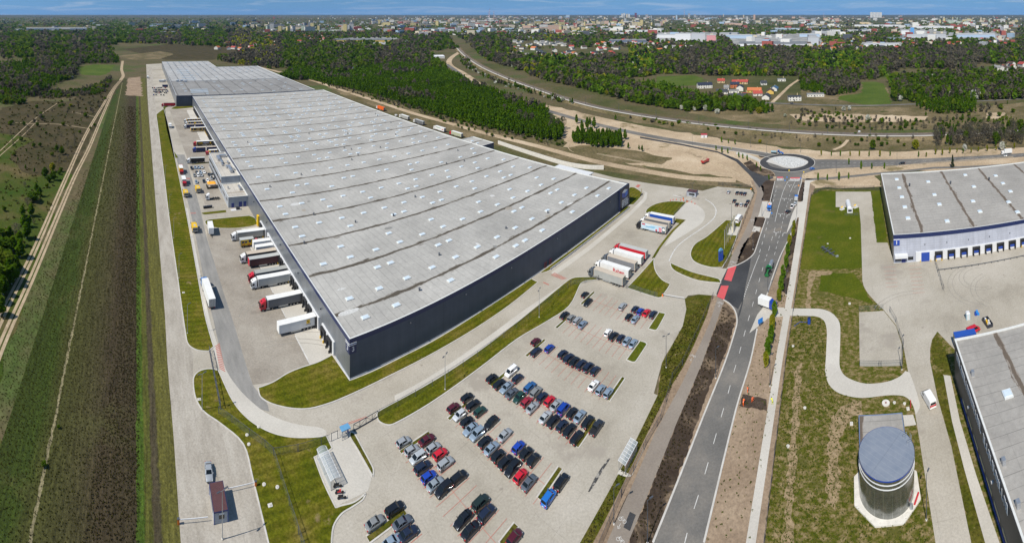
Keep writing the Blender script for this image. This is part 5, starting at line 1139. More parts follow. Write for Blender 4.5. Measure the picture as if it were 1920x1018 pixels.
def signpost(label, p, c, w=.7, h=2.4, hh=.7, rz=None, shape='box'):
    s = tag(empty('road_sign', Vector((p.x, p.y, 0)), rz if rz is not None else ROT_U-R(75)), label, 'road sign')
    a = MB(); a.cyl((0, 0, 0), (0, 0, h+hh), .05, n=6); a.build('post', m_steel, s)
    a = MB()
    if shape == 'box': a.box(-w/2, w/2, -.09, -.055, h, h+hh)
    else: a.cyl((0, -.055, h+hh/2), (0, -.09, h+hh/2), w/2, n=16)
    a.build('sign_face', plain('sign_'+c, {'blue': (.02,.22,.7), 'yellow': (.85,.6,.02), 'white': (.7,.7,.7), 'orange': (.85,.3,.03), 'red': (.6,.03,.03)}[c], .4), s)
for x, y, c, lb in ((1475.5, 340, 'blue', 'round blue arrow sign on the splitter below the roundabout'), (1472, 346, 'blue', 'round blue keep-right sign beside the zebra'), (1501, 342, 'blue', 'round blue sign right of the zebra'), (1479.5, 327, 'yellow', 'yellow and blue sign at the roundabout exit'), (1507, 330, 'yellow', 'yellow sign at the right roundabout leg'), (1497.5, 356, 'orange', 'orange sign at the kerb by the blue pickup'), (1447, 409, 'blue', 'small blue bus stop sign by the layby'), (1408, 362.5, 'orange', 'small orange sign on the cycle path')):
    signpost(lb, at(x, y), c, .8, shape='round' if c == 'blue' else 'box')
signpost('large blue direction sign beside the driveway mouth', at(1425.5, 614), 'blue', 2.2, 1.6, 1.6, rz=R(10))
signpost('blue and yellow parking board in the right-hand car lane', at(1404, 640), 'blue', .4) if False else None
ya = tag(empty('forklift_sign', at(1202.5, 367), ROT_U), 'yellow pennant above a dark pipe stand on the far lawn', 'pennant')
a = MB(); a.cyl((0, 0, 0), (0, 0, 4.4), .06, n=6); a.build('pole', m_steel, ya); a = MB(); a.hexa([(0, -.02, 1.4), (.8, -.02, 1.4), (.35, -.02, 4.4), (0, -.02, 4.4)], [(0, .02, 1.4), (.8, .02, 1.4), (.35, .02, 4.4), (0, .02, 4.4)]); a.build('pennant', m_yellow, ya)
for dx in (-1, .2, 1.3): a = MB(); a.cyl((dx, 0, 0), (dx, 0, 1.0), .25, n=8); a.build('pipe_stub', m_rubber, ya)
# manhole caps and concrete covers on the grass
for i, (x, y, k) in enumerate(((463, 817, 0), (466.5, 834.5, 0), (484.8, 801.5, 0), (495, 910, 0), (520, 915, 0), (506.5, 949, 1), (373.5, 750, 1), (344, 549.5, 1), (1477.5, 838, 0), (1596.5, 795.5, 1), (1594, 447, 1), (1552, 457.5, 0), (1593, 570, 1), (1661, 757, 2), (1677, 756, 0), (1696, 758, 0), (1702.5, 767.5, 1), (1509, 766, 0), (1487, 650, 0))):
    c = tag(empty('manhole_cover', at(x, y), ROT_U), None, 'manhole cover', 'pale concrete covers set in the grass')
    where = ('by the yard bend kerb', 'on the grass corner, second from the yard bend', 'at the slab path edge', 'beside the right boom', 'beside the mesh fence near the right boom', 'below the right boom', 'beside the grass corner lamp', 'on the long strip by the parked lorry', 'left of the bare sandy strip', 'left of the pump house', 'on the lawn near the gas tank', 'beside the pipe rig', 'inside the bare-edged lawn', 'above the pump house with a ring well', 'right of the ring well', 'third right of the ring well', 'at the drive corner by the red post', 'low on the sandy strip', 'on the sandy strip near the driveway')[i]
    c['label'] = ('pale square cover ' if k == 1 else 'pale round shaft cover ')+where
    a = MB()
    if k == 1: a.box(-.5, .5, -.4, .4, .05, .25); a.build('cover', m_base, c)
    else: a.cyl((0, 0, .05), (0, 0, .3), 1.1 if k == 2 else .42, n=14); a.build('ring', m_base, c)
    a = MB(); a.cyl((0, 0, .302), (0, 0, .37), .26, n=10); a.build('lid', m_kerb if k != 2 else plain('rust_lid', (.2,.06,.05), .8), c)
# white upright gas tank lying on saddles, its fence and gear
gt = tag(empty('gas_tank', at(1593, 393.5), math.atan2(1, .02)), 'white horizontal gas tank on the lawn edge', 'tank')
gt.rotation_euler = (0, 0, R(90)-math.atan((1593-960)/F)+R(0))
gt.location = at(1593, 397)
a = MB(); a.cyl((0, 0, 1.7), (9.5, 0, 1.7), 1.35, n=20); a.cyl((9.5, 0, 1.7), (10.1, 0, 1.7), 1.35, .7, n=20); a.cyl((0, 0, 1.7), (-.6, 0, 1.7), 1.35, .7, n=20); a.build('tank_shell', m_whitewall, gt, smooth=False)
for x in (1.2, 8): a = MB(); a.box(x-.3, x+.3, -1.2, 1.2, 0, .8); a.build('saddle', m_base, gt)
a = MB(); a.box(-1.9, -.62, -1.5, 1.5, 0, 2.6); a.build('valve_house', m_whitewall, gt); a = MB(); a.box(-1.96, -1.902, -1.0, 1.0, .9, 2.0); a.build('opening', m_door_dark, gt)
gf = fence('low grey fence below the gas tank', px(at, (1584, 404), (1597, 404), (1610, 403.5)), 1.2, 1.5)
for x, y, c, lb in ((1603.5, 389.5, m_yellow, 'yellow pump unit right of the gas tank'), (1579, 393, m_yellow, 'yellow capped pipe left of the gas tank')):
    g = tag(empty('pump_unit', at(x, y), 0), lb, 'pump'); a = MB(); a.box(-1.1, 1.1, -.7, .7, .3, 1.3); a.build('casing', m_whitewall, g); a = MB(); a.cyl((-1.0, 0, 1.3), (.5, 0, 1.6), .4, .3, n=8); a.build('motor', c, g); a = MB(); a.box(-1.3, 1.3, -.9, .9, 0, .3); a.build('base', m_base, g)
pr = tag(empty('pipe_rig', at(1565, 480), R(0)), 'dark pipe rig lying upright in the lawn trench', 'pipe rig')
a = MB(); a.cyl((0, 0, 0), (0, 9, .8), .35, n=8); a.build('main_pipe', m_steel_dark, pr)
for k, (y, l) in enumerate(((2, 1.6), (4.5, 2.2), (6.5, 1.8), (8.5, 1.2))): a = MB(); a.cyl((-l, y, .7), (l, y, .7), .2, n=6); a.build('branch_pipe', m_steel_dark, pr)
a = MB(); a.cyl((-.3, -1.2, .2), (.9, -1.2, .2), .55, n=10); a.build('drum', m_steel, pr)
# skip, toilet, containers on the dock yard
sk_ = tag(empty('rubbish_skip', W(91.1, -169.5), ROT_U+R(8)), 'open dark skip full of pale rubbish', 'skip')
a = MB(); [a.hexa(lo, hi) for lo, hi in ()]; a.box(-2.2, 2.2, -1.1, -1.0, .1, 1.3); a.box(-2.2, 2.2, 1.0, 1.1, .1, 1.3); a.box(-2.2, -2.1, -1, 1, .1, 1.3); a.box(2.1, 2.2, -1, 1, .1, 1.3); a.box(-2.1, 2.1, -1, 1, .1, .2); a.build('skip_box', m_door_dark, sk_)
random.seed(5)
for k in range(9): a = MB(); x, y, s = random.uniform(-1.5, 1.5), random.uniform(-.6, .6), random.uniform(.25, .5); a.hexa([(x-s, y-s*.6, .4), (x+s, y-s*.4, .4), (x+s*.8, y+s*.6, .4), (x-s*.7, y+s*.5, .4)], [(x-s*.8, y-s*.5, 1.1+s), (x+s*.7, y-s*.3, 1.0+s), (x+s*.5, y+s*.4, 1.1+s), (x-s*.6, y+s*.3, .9+s)]); a.build('rubbish_bag', (m_whitewall, m_yellow, plain('cardboard', (.4,.27,.14), .9))[0 if k % 3 else 1 + (k % 2)], sk_)
pt = tag(empty('portable_toilet', W(95.6, -163.5), ROT_U), 'white and blue portable toilet cabin in the yard', 'toilet cabin')
a = MB(); a.box(-.75, .75, -.7, .7, .1, 2.3); a.build('cabin', plain('pale_blue_plastic', (.4,.55,.62), .4), pt); a = MB(); a.hexa([(-.8, -.75, 2.3), (.8, -.75, 2.3), (.8, .75, 2.3), (-.8, .75, 2.3)], [(-.6, -.5, 2.65), (.6, -.5, 2.65), (.6, .5, 2.65), (-.6, .5, 2.65)]); a.build('cabin_roof', m_whitewall, pt); a = MB(); a.box(-.79, -.752, -.4, .4, .2, 2.1); a.build('door', m_whitewall, pt)
bp = tag(empty('pallet_stack', W(97.2, -167.3), ROT_U), 'small blue plastic crate pile right of the toilet cabin', 'crates')
for k, (x, y, z) in enumerate(((-.4, -.4, 0), (.4, .3, 0), (0, 0, .7), (-.4, .5, 0))): a = MB(); a.box(x-.4, x+.4, y-.4, y+.4, z, z+.68); a.build('crate', m_bluepaint if k % 2 else plain('bright_blue_plastic', (.03,.22,.6), .4), bp)
for x, y, lb in ((1517, 607, 'blue standing barrel on the bare grass by the driveway'),):
    b = tag(empty('barrel', at(x, y)), lb, 'barrel'); a = MB(); a.cyl((0, 0, .06), (0, 0, 2.0), .55, n=12); a.build('drum', m_bluepaint, b); a = MB(); a.cyl((0, 0, 2.0), (0, 0, 2.08), .58, n=12); a.build('lid', m_navy, b)
    a = MB(); strip(a, smooth_line(px(at, (1489, 612), (1500, 604), (1513, 605)), 5, False), .25, .12); tag(a.build('hose', m_bluepaint), 'blue hose snaking to the standing barrel', 'hose')
rp = tag(empty('marker_post', at(1707.5, 765)), 'short red marker post at the drive corner', 'post'); a = MB(); a.cyl((0, 0, 0), (0, 0, 2.2), .12, n=8); a.build('post', plain('red_pipe_paint', (.5,.03,.04), .5), rp)
# cones by the gatehouse
for i, (x, y) in enumerate(((1257, 376.5), (1262, 375.5), (1268, 375.4), (1276, 376), (1282, 377), (1290, 378), (1297, 379.5), (1303, 383))):
    c = tag(empty('traffic_cone', at(x, y)), 'small red and white cone in the row by the half-round lawn', 'cone', 'traffic cones in a row by the half-round lawn')
    a = MB(); a.box(-.3, .3, -.3, .3, .06, .12); a.build('base', m_rubber, c); a = MB(); a.cyl((0, 0, .12), (0, 0, 1.0), .24, .05, n=8); a.build('cone', plain('cone_red', (.75,.1,.06), .5), c)
# low stores by the office
for i, (x, y) in enumerate(((383.5, 391), (387, 390.5), (391, 390), (395.5, 389.5))):
    c = tag(empty('waste_container', at(x, y), ROT_U), 'black wheeled bin in the row by the slim lawn', 'bin', 'black bins in a row near the office'); a = MB(); a.hexa([(-.6, -.5, .1), (.6, -.5, .1), (.6, .5, .1), (-.6, .5, .1)], [(-.7, -.6, 1.2), (.7, -.6, 1.2), (.7, .6, 1.2), (-.7, .6, 1.2)]); a.build('bin_body', m_rubber, c); a = MB(); a.box(-.72, .72, -.62, .62, 1.2, 1.3); a.build('lid', m_door_dark, c)
ct = tag(empty('waste_compactor', at(446, 393), ROT_U), 'dark machine on a white slab below the office doors', 'machine'); a = MB(); a.box(-1, 1, -.8, .8, .15, 1.5); a.build('casing', m_door_dark, ct); a = MB(); a.box(-4, 1.6, -1.2, 1.2, .02, .13); a.build('base', m_whitewall, ct)
hut = tag(empty('hut', at(1320, 257.5), R(-20)), 'tiny white hut with a red roof on the sand', 'hut'); a = MB(); a.box(-2.6, 2.6, -1.7, 1.7, 0, 2.6); a.build('wall', m_whitewall, hut); a = MB(); a.box(-2.8, 2.8, -1.9, 1.9, 2.6, 3.0); a.build('roof', plain('red_sheet_roof', (.4,.04,.05), .6), hut); a = MB(); a.box(-.5, .5, -1.74, -1.702, .1, 2.1); a.build('door', m_steel, hut)
# catenary masts
for i, (x, y) in enumerate(((862, 96), (882, 112), (905, 128), (933, 141), (962, 153), (1000, 167), (1045, 181), (1098, 195), (1160, 208.5), (1230, 220), (1310, 231.5), (1403, 241.5), (1480, 246), (1552, 251), (1632, 253.5), (1712, 254.2), (1762, 253), (1856, 248))):
    p = at(x, y, 2.4); c = tag(empty('catenary_mast', p, R(60)), 'slender catenary mast standing along the railway', 'mast', 'catenary masts along the railway')
    a = MB(); a.cyl((0, 0, -1.5), (0, 0, 8.2), .16, .1, n=6); a.build('pole', m_steel_dark, c); a = MB(); a.cyl((0, 0, 7.0), (3.2, 0, 7.3), .05, n=5); a.build('bracket', m_steel_dark, c)
sp_ = tag(empty('signal_box', at(1611, 250, 1.2)), 'small white cabinet beside the railway', 'cabinet'); a = MB(); a.box(-.9, .9, -.6, .6, 0, 2.4); a.build('casing', m_whitewall, sp_)
CARS = [
    ('A left', 2.6, -25.0, 'silver', 'hatch', 1),
    ('A left', 3.1, -28.0, 'silver', 'hatch', 1),
    ('A left', 3.2, -30.4, 'pale silver', 'mpv', -1),
    ('A left', 2.8, -33.0, 'navy', 'wagon', 1),
    ('A left', 2.6, -35.7, 'bright blue', 'hatch', 1),
    ('A left', 2.8, -37.9, 'silver grey', 'sedan', 1),
    ('A left', 3.6, -40.0, 'black', 'suv', -1),
    ('A left', 2.9, -47.5, 'black', 'sedan', -1),
    ('A left', 2.8, -50.1, 'black', 'sedan', 1),
    ('A right', 7.8, -28.0, 'wine red', 'sedan', 1),
    ('A right', 7.8, -30.7, 'silver', 'hatch', 1),
    ('A right', 8.2, -33.0, 'red', 'hatch', 1),
    ('A right', 7.7, -35.6, 'silver', 'wagon', 1),
    ('A right', 8.0, -40.2, 'black', 'wagon', 1),
    ('A right', 8.0, -47.7, 'black green', 'suv', 1),
    ('A right', 7.5, -50.1, 'navy', 'wagon', 1),
    ('A right', 8.3, -57.6, 'wine red', 'hatch', 1),
    ('B left', 19.2, -25.0, 'wine red', 'hatch', 1),
    ('B left', 18.9, -27.8, 'white silver', 'hatch', -1),
    ('B left', 19.2, -30.6, 'black', 'hatch', 1),
    ('B left', 18.4, -32.9, 'silver blue', 'sedan', -1),
    ('B left', 18.7, -35.1, 'silver blue', 'suv', -1),
    ('B left', 18.7, -38.0, 'black', 'hatch', 1),
    ('B left', 18.7, -40.4, 'silver blue', 'sedan', 1),
    ('B left', 18.5, -42.9, 'black', 'hatch', 1),
    ('B left', 18.7, -45.3, 'black', 'wagon', 1),
    ('B left', 18.6, -47.6, 'black', 'suv', -1),
    ('B left', 18.6, -50.2, 'red', 'hatch', 1),
    ('B left', 18.8, -52.7, 'slate grey', 'sedan', 1),
    ('B right', 24.3, -25.0, 'black', 'hatch', 1),
    ('B right', 23.9, -27.9, 'black', 'wagon', 1),
    ('B right', 23.9, -30.7, 'dark green', 'hatch', 1),
    ('B right', 23.7, -35.2, 'black', 'sedan', -1),
    ('B right', 23.7, -40.3, 'silver', 'sedan', 1),
    ('B right', 23.6, -45.1, 'bright blue', 'hatch', 1),
    ('B right', 23.7, -47.6, 'black', 'hatch', 1),
    ('B right', 23.6, -50.0, 'black', 'hatch', 1),
    ('B right', 23.6, -58.5, 'black', 'wagon', 1),
    ('B right', 19.0, -58.3, 'azure', 'mpv', 1),
    ('C left', 34.2, -25.0, 'black', 'hatch', 1),
    ('C left', 34.3, -28.1, 'black', 'wagon', 1),
    ('C left', 34.7, -30.4, 'silver blue', 'sedan', -1),
    ('C left', 34.4, -32.9, 'slate grey', 'sedan', 1),
    ('C left', 34.7, -35.4, 'dark green', 'hatch', -1),
    ('C left', 35.0, -38.0, 'dull red', 'hatch', 1),
    ('C left', 34.7, -40.4, 'silver', 'sedan', 1),
    ('C left', 34.6, -45.0, 'pale silver', 'sedan', 1),
    ('C left', 35.0, -47.5, 'black', 'wagon', 1),
    ('C left', 35.3, -50.1, 'navy', 'hatch', 1),
    ('C left', 35.4, -52.5, 'black', 'wagon', 1),
    ('C left', 34.8, -55.2, 'black', 'wagon', 1),
    ('C right', 39.9, -27.5, 'white', 'van', -1),
    ('C right', 39.5, -30.6, 'navy', 'hatch', 1),
    ('C right', 39.5, -35.4, 'mid blue', 'wagon', 1),
    ('C right', 39.3, -37.8, 'grey', 'wagon', 1),
    ('C right', 39.1, -40.4, 'navy', 'hatch', 1),
    ('C right', 39.4, -42.8, 'red', 'hatch', 1),
    ('C right', 39.4, -45.1, 'silver', 'sedan', 1),
    ('C right', 39.6, -47.5, 'royal blue', 'van', 1),
    ('C right', 40.0, -50.1, 'black', 'hatch', 1),
    ('C right', 40.3, -52.4, 'silver blue', 'sedan', 1),
    ('C right', 40.1, -55.1, 'black', 'wagon', 1),
    ('C right', 39.9, -58.0, 'charcoal', 'pickup', 1),
    ('D left', 54.7, -25.1, 'wine red', 'hatch', 1),
    ('D left', 51.3, -28.0, 'navy', 'wagon', 1),
    ('D left', 55.2, -30.5, 'royal blue', 'hatch', 1),
    ('D right', 55.8, -35.4, 'navy', 'hatch', 1),
    ('D right', 55.5, -37.9, 'navy', 'wagon', 1),
    ('D right', 55.4, -40.2, 'black', 'sedan', 1),
    ('D right', 55.6, -42.6, 'navy', 'wagon', 1),
    ('D right', 55.8, -45.1, 'navy', 'suv', 1),
    ('D right', 55.9, -47.6, 'navy', 'hatch', 1),
    ('D low', 51.0, -50.1, 'white', 'sedan', 1),
    ('D low', 50.8, -52.6, 'silver blue', 'hatch', 1),
    ('D low', 51.0, -55.1, 'silver blue', 'hatch', 1),
    ('E', 71.3, -24.9, 'black', 'sedan', 1),
    ('E', 71.4, -27.8, 'grey', 'hatch', 1),
    ('E', 71.6, -30.3, 'silver', 'wagon', 1),
    ('E', 70.9, -33.0, 'slate blue', 'sedan', 1),
    ('E', 72.2, -42.6, 'white', 'hatch', 1),
    ('E', 71.6, -45.1, 'black', 'wagon', 1),
    ('E', 72.0, -47.7, 'navy', 'hatch', 1),
    ('E', 71.8, -50.1, 'silver blue', 'sedan', 1),
    ('E', 71.7, -52.5, 'silver blue', 'sedan', 1),
    ('F', 85.5, -24.5, 'black', 'hatch', 1),
    ('F', 82.2, -27.9, 'black', 'sedan', -1),
    ('F', 86.8, -40.3, 'silver', 'wagon', 1),
    ('F', 82.8, -45.1, 'black', 'hatch', 1),
    ('F', 82.7, -47.7, 'silver blue', 'sedan', 1),
    ('F', 87.6, -45.2, 'navy', 'hatch', 1),
    ('F', 87.3, -47.5, 'royal blue', 'hatch', 1),
    ('F', 87.6, -49.8, 'red', 'sedan', 1),
    ('F', 87.8, -52.4, 'navy', 'wagon', 1),
    ('G', -12.8, -37.0, 'grey', 'sedan', 1),
    ('G', -7.7, -36.9, 'black', 'wagon', 1),
    ('G', -7.8, -40.1, 'slate grey', 'sedan', 1),
    ('G', -7.9, -42.5, 'navy', 'sedan', 1),
    ('G', -11.6, -41.9, 'silver blue', 'sedan', 1),
]
# ---------------------------------------------------------------- vehicles
def paint(name, c, metal=.0, rough=.28):
    key = 'paint_'+name
    if key in MATS: return MATS[key]
    n = N(key); n.col(c); n.rough(rough, .5, metal); n.b.inputs['Coat Weight'].default_value = .6; n.b.inputs['Coat Roughness'].default_value = .08
    MATS[key] = n.m; return n.m
PAINT = {'black': (.008,.009,.012), 'navy': (.012,.018,.04), 'silver': (.42,.44,.46), 'pale silver': (.55,.58,.6), 'white silver': (.66,.69,.72), 'silver blue': (.3,.38,.47), 'silver grey': (.33,.38,.42),
         'slate grey': (.085,.1,.125), 'slate blue': (.17,.22,.3), 'grey': (.2,.21,.215), 'wine red': (.075,.008,.016), 'red': (.5,.012,.025), 'dull red': (.28,.02,.035), 'bright blue': (.012,.05,.36), 'royal blue': (.01,.045,.3),
         'azure': (.015,.14,.5), 'mid blue': (.025,.1,.27), 'dark green': (.012,.045,.035), 'black green': (.014,.025,.02), 'white': (.78,.78,.78), 'charcoal': (.022,.025,.032), 'sky blue': (.02,.2,.6), 'yellow': (.72,.44,.01), 'green': (.01,.14,.03), 'orange': (.75,.14,.01)}
def pm(c): return paint(c.replace(' ', '_'), PAINT[c], .35 if 'silver' in c else 0)
m_glass = plain('car_glass', (.008,.012,.015), .08, var=.0, spec=.35)
m_tyre = plain('tyre', (.02,.02,.021), .8); m_rim = plain('wheel_rim', (.3,.31,.32), .35, .7)
m_head = plain('headlamp', (.6,.63,.66), .12, spec=.8); m_tail = plain('tail_lamp', (.42,.01,.015), .2); m_plate = plain('number_plate', (.7,.7,.68), .5); m_trim = plain('black_trim', (.015,.015,.016), .6)
#        length width  height hood  x-stations of the glasshouse base (front, rear) and roof (front, rear), tail deck height
SPEC = {'hatch': (4.05, 1.74, 1.47, .93, .95, -1.88, .25, -1.5, .98), 'sedan': (4.6, 1.78, 1.43, .92, 1.0, -1.72, .25, -1.0, 1.0), 'wagon': (4.6, 1.8, 1.47, .94, 1.05, -2.12, .35, -1.85, .98),
        'suv': (4.5, 1.84, 1.7, 1.04, 1.1, -2.08, .5, -1.85, 1.1), 'mpv': (4.35, 1.8, 1.63, 1.0, 1.35, -2.0, .55, -1.75, 1.05), 'van': (4.4, 1.82, 1.85, 1.08, 1.45, -2.12, .75, -2.08, 1.1), 'pickup': (5.2, 1.86, 1.76, 1.08, 1.0, -.85, .45, -.7, 1.08)}
CARM = {}
def car_meshes(kind):
    if kind in CARM: return CARM[kind]
    L, Wd, Ht, hd, gf, gr_, rf, rr_, dk = SPEC[kind]; h = L/2; w2 = Wd/2; M = {}
    b = MB(); st = [(-h, .8, .45, dk-.22), (-h+.12, .93, .27, dk-.04), (-h+.6, 1, .2, dk), (gr_+.1, 1, .2, dk), (0, 1, .2, .97 if kind not in ('suv', 'pickup', 'van') else 1.08), (gf, 1, .2, hd), (h-.55, .985, .2, hd-.09), (h-.14, .9, .26, hd-.24), (h, .72, .42, hd-.36)]
    ring = lambda x, k, z0, z1: [(x, -w2*k*.9, z0), (x, -w2*k, z0+.16), (x, -w2*k, z1-.18), (x, -w2*k*.92, z1-.04), (x, -w2*k*.8, z1), (x, w2*k*.8, z1), (x, w2*k*.92, z1-.04), (x, w2*k, z1-.18), (x, w2*k, z0+.16), (x, w2*k*.9, z0)]
    vs = []; fs = []; m = 10
    for s in st: vs += ring(*s)
    for i in range(len(st)-1): fs += [(i*m+j, i*m+(j+1) % m, (i+1)*m+(j+1) % m, (i+1)*m+j) for j in range(m)]
    fs += [tuple(range(m-1, -1, -1)), tuple((len(st)-1)*m+j for j in range(m))]
    fs = [f[::-1] for f in fs]; b.add(vs, fs); M['body'] = b.mesh('body', [m_trim])
    M['body'].polygons.foreach_set('use_smooth', [True]*len(M['body'].polygons))
    g = MB(); zb = hd-.04; zd = dk-.03; wt = w2*.76; wb = w2*.9
    lo = [(gf, -wb*.94, zb), (gf, wb*.94, zb), (gr_, wb*.95, zd), (gr_, -wb*.95, zd)]; hi = [(rf, -wt, Ht-.04), (rf, wt, Ht-.04), (rr_, wt*.97, Ht-.06), (rr_, -wt*.97, Ht-.06)]
    g.hexa(lo, hi); M['glasshouse'] = g.mesh('glasshouse', [m_glass])
    r = MB(); r.hexa([(rf+.06, -wt-.02, Ht-.06), (rf+.06, wt+.02, Ht-.06), (rr_-.06, wt*.97+.02, Ht-.08), (rr_-.06, -wt*.97-.02, Ht-.08)], [(rf-.1, -wt+.1, Ht), (rf-.1, wt-.1, Ht), (rr_+.1, wt-.12, Ht-.02), (rr_+.1, -wt+.12, Ht-.02)])
    for s in (-1, 1):                                        # pillars in body colour
        for a, c in ((lo[0 if s < 0 else 1], hi[0 if s < 0 else 1]), (lo[3 if s < 0 else 2], hi[3 if s < 0 else 2])): r.cyl((a[0], a[1]*1.005, a[2]), (c[0], c[1]*1.005, c[2]), .06, n=5)
        xm = (rf+rr_)/2-.1; r.cyl((xm, s*wb, zb), (xm, s*(wt+.01), Ht-.06), .05, n=5)
        if kind in ('wagon', 'suv', 'mpv'): xm = rr_+.55; r.cyl((xm-.1, s*wb*.98, zd), (xm, s*(wt+.01), Ht-.06), .06, n=5)
    if kind == 'van':
        for s in (-1, 1): r.box(gr_+.05, rf-1.0, s*wb-.015 if s > 0 else -wb-.015, s*wb+.015 if s > 0 else -wb+.015, zd-.05, Ht-.1)
    if kind == 'pickup': pass
    M['roof'] = r.mesh('roof', [m_trim])
    wx = (h-.85, -h+.8)
    for i, (x, s) in enumerate(((wx[0], 1), (wx[0], -1), (wx[1], 1), (wx[1], -1))):
        a = MB(); y = s*(w2-.09); a.cyl((x, y-.1, .32), (x, y+.1, .32), .32, n=12); a.m = 1; a.cyl((x, y+s*.085, .32), (x, y+s*.112, .32), .2, n=10); M['wheel', i] = a.mesh('wheel', [m_tyre, m_rim])
    for s in (0, 1):
        k = 1 if s else -1
        a = MB(); y = k*w2*.66; a.hexa([(h-.42, y-.2, hd-.38), (h-.03, y-.16*1, hd-.46), (h-.03, y+.16, hd-.46), (h-.42, y+.2, hd-.38)], [(h-.5, y-.17, hd-.12), (h-.1, y-.14, hd-.26), (h-.1, y+.14, hd-.26), (h-.5, y+.17, hd-.12)]); M['headlight', s] = a.mesh('headlight', [m_head])
        a = MB(); y = k*w2*.74; a.box(-h-.015, -h+.22, y-.14, y+.14, dk-.36, dk-.1); M['tail_light', s] = a.mesh('tail_light', [m_tail])
        a = MB(); y = k*(w2+.08); a.box(gf-.25, gf-.1, y-.1, y+.1, hd+.02, hd+.17); M['mirror', s] = a.mesh('mirror', [m_trim])
    a = MB(); a.box(-h-.02, -h+.02, -.26, .26, dk-.5, dk-.38); M['licence_plate', 0] = a.mesh('licence_plate', [m_plate])
    if kind == 'pickup': a = MB(); a.box(-h+.1, gr_-.1, -w2*.82, w2*.82, dk, dk+.06); M['bed_cover', 0] = a.mesh('bed_cover', [m_trim])
    CARM[kind] = M; return M
def car(label, p, rz, kind, colour, group=None, cat='car', name='parked_car', z=.055):
    M = car_meshes(kind); r = tag(empty(name, Vector((p.x, p.y, z)), rz), label, cat, group)
    for k, me in M.items():
        nm = k if isinstance(k, str) else k[0]
        o = link(bpy.data.objects.new(nm, me), r)
        if nm in ('body', 'roof', 'mirror'):
            o.material_slots[0].link = 'OBJECT'; o.material_slots[0].material = pm(colour)
    return r
ROWS = {'A left': 'in the row nearest the bicycle shelter', 'A right': 'facing the first row across its red centre line', 'B left': 'in the near half of the second double row', 'B right': 'in the far half of the second double row', 'C left': 'in the near half of the third double row',
        'C right': 'in the far half of the third double row', 'D left': 'at the fourth island by the front lawn', 'D right': 'in the unbroken six-car fourth row', 'D low': 'in the trio by the thin planted island', 'E': 'in the fifth row', 'F': 'in the sixth row nearest the lorries', 'G': 'in the cluster at the lower picture edge'}
ORD = ['first', 'second', 'third', 'fourth', 'fifth', 'sixth', 'seventh', 'eighth', 'ninth', 'tenth', 'eleventh', 'twelfth']
random.seed(4)
def row_cars(table):
    seen = {}; tot = {}
    for r in table: tot[r[0], r[3], r[4]] = tot.get((r[0], r[3], r[4]), 0)+1
    KN = {'hatch': 'hatchback', 'wagon': 'estate car', 'suv': 'tall off-roader', 'mpv': 'people carrier'}
    for (rw_, u, v, c, k, d) in table:
        key = (rw_, c, k); seen[key] = seen.get(key, 0)+1
        o = ORD[seen[key]-1]+' ' if tot[key] > 1 else ''
        lab = '%s%s %s %s%s' % (o, c, KN.get(k, k), ROWS[rw_], ', nose to the viewer' if d < 0 else '')
        if tot[key] > 1: lab += ', counted from the warehouse'
        w_ = lab.split()
        if len(w_) > 16: lab = lab.replace(' counted from the warehouse', ' from the lawn').replace(' facing the first row across its red centre line', ' across from the first row')
        if len(lab.split()) > 16: lab = lab.replace(', from the lawn', '').replace(', nose to the viewer', ', nose forward')
        car(lab, W(u, v), ROT_U+(0 if d > 0 else math.pi)+R(random.uniform(-1.6, 1.6)), k, c, 'cars parked in the big car park', 'van' if k == 'van' else ('pickup' if k == 'pickup' else 'car'), {'van': 'parked_van', 'pickup': 'parked_pickup'}.get(k, 'parked_car'))
row_cars(CARS)
car('silver sedan stopped on the slab road before the gatehouse', at(391.5, 884, .7), ROT_U-R(90)+R(-4), 'sedan', 'silver', name='car')
T3v = tile(1100, 320, 5.9875)
for (x, y, c, k, lb) in ((1595,240,'silver','hatch','silver hatchback alone at the white wall of the visitor stalls'), (1692,247,'black','wagon','leftmost black car of three at the white wall of the visitor stalls'), (1735,253,'black','hatch','middle black car of three at the white wall of the visitor stalls'), (1777,257,'navy','wagon','rightmost dark car of three at the white wall of the visitor stalls'),
                      (1660,337,'black','wagon','black car left in the middle visitor row'), (1688,378,'black','hatch','black hatchback in front of the silver visitor car'), (1738,380,'silver','hatch','silver hatchback in the lower visitor row'), (1810,345,'black','wagon','black estate at the right edge of the visitor stalls'), (1787,385,'black','hatch','black hatchback right of the silver one in the visitor stalls')):
    car(lb, T3v(x, y, .7), ROT_U, k, c, 'cars in the visitor stalls')
T2v = tile(320, 290, 9.6)
OC = ((380,240,'black','wagon','black estate car at the left of the row below the slim lawn'), (445,232,'silver blue','hatch','first silver-blue hatchback of the row below the slim lawn'), (505,230,'silver blue','hatch','second silver-blue hatchback of the row below the slim lawn'), (567,222,'pale silver','sedan','pale silver sedan ending the row below the slim lawn'),
      (475,325,'black','wagon','black estate car in the middle office row'), (540,315,'silver blue','hatch','silver-blue hatchback in the middle office row'), (605,312,'white','sedan','white sedan in the middle office row'), (430,372,'grey','hatch','grey hatchback in the lower office row'), (495,370,'white','van','white van in the lower office row'), (555,365,'silver','sedan','silver sedan in the lower office row'),
      (690,355,'black','sedan','black sedan by the office entrance'), (735,415,'silver','wagon','silver estate car between tent and office'), (600,475,'black','hatch','black hatchback left of the orange tent'), (665,460,'white','hatch','white hatchback behind the orange tent'), (462,490,'silver blue','hatch','silver-blue hatchback behind the yellow lorry'))
for x, y, c, k, lb in OC: car(lb, T2v(x, y, .7), ROT_U-R(90)+R(random.uniform(-3, 3)), k, c, 'cars parked at the office', 'van' if k == 'van' else 'car', 'parked_van' if k == 'van' else 'parked_car')

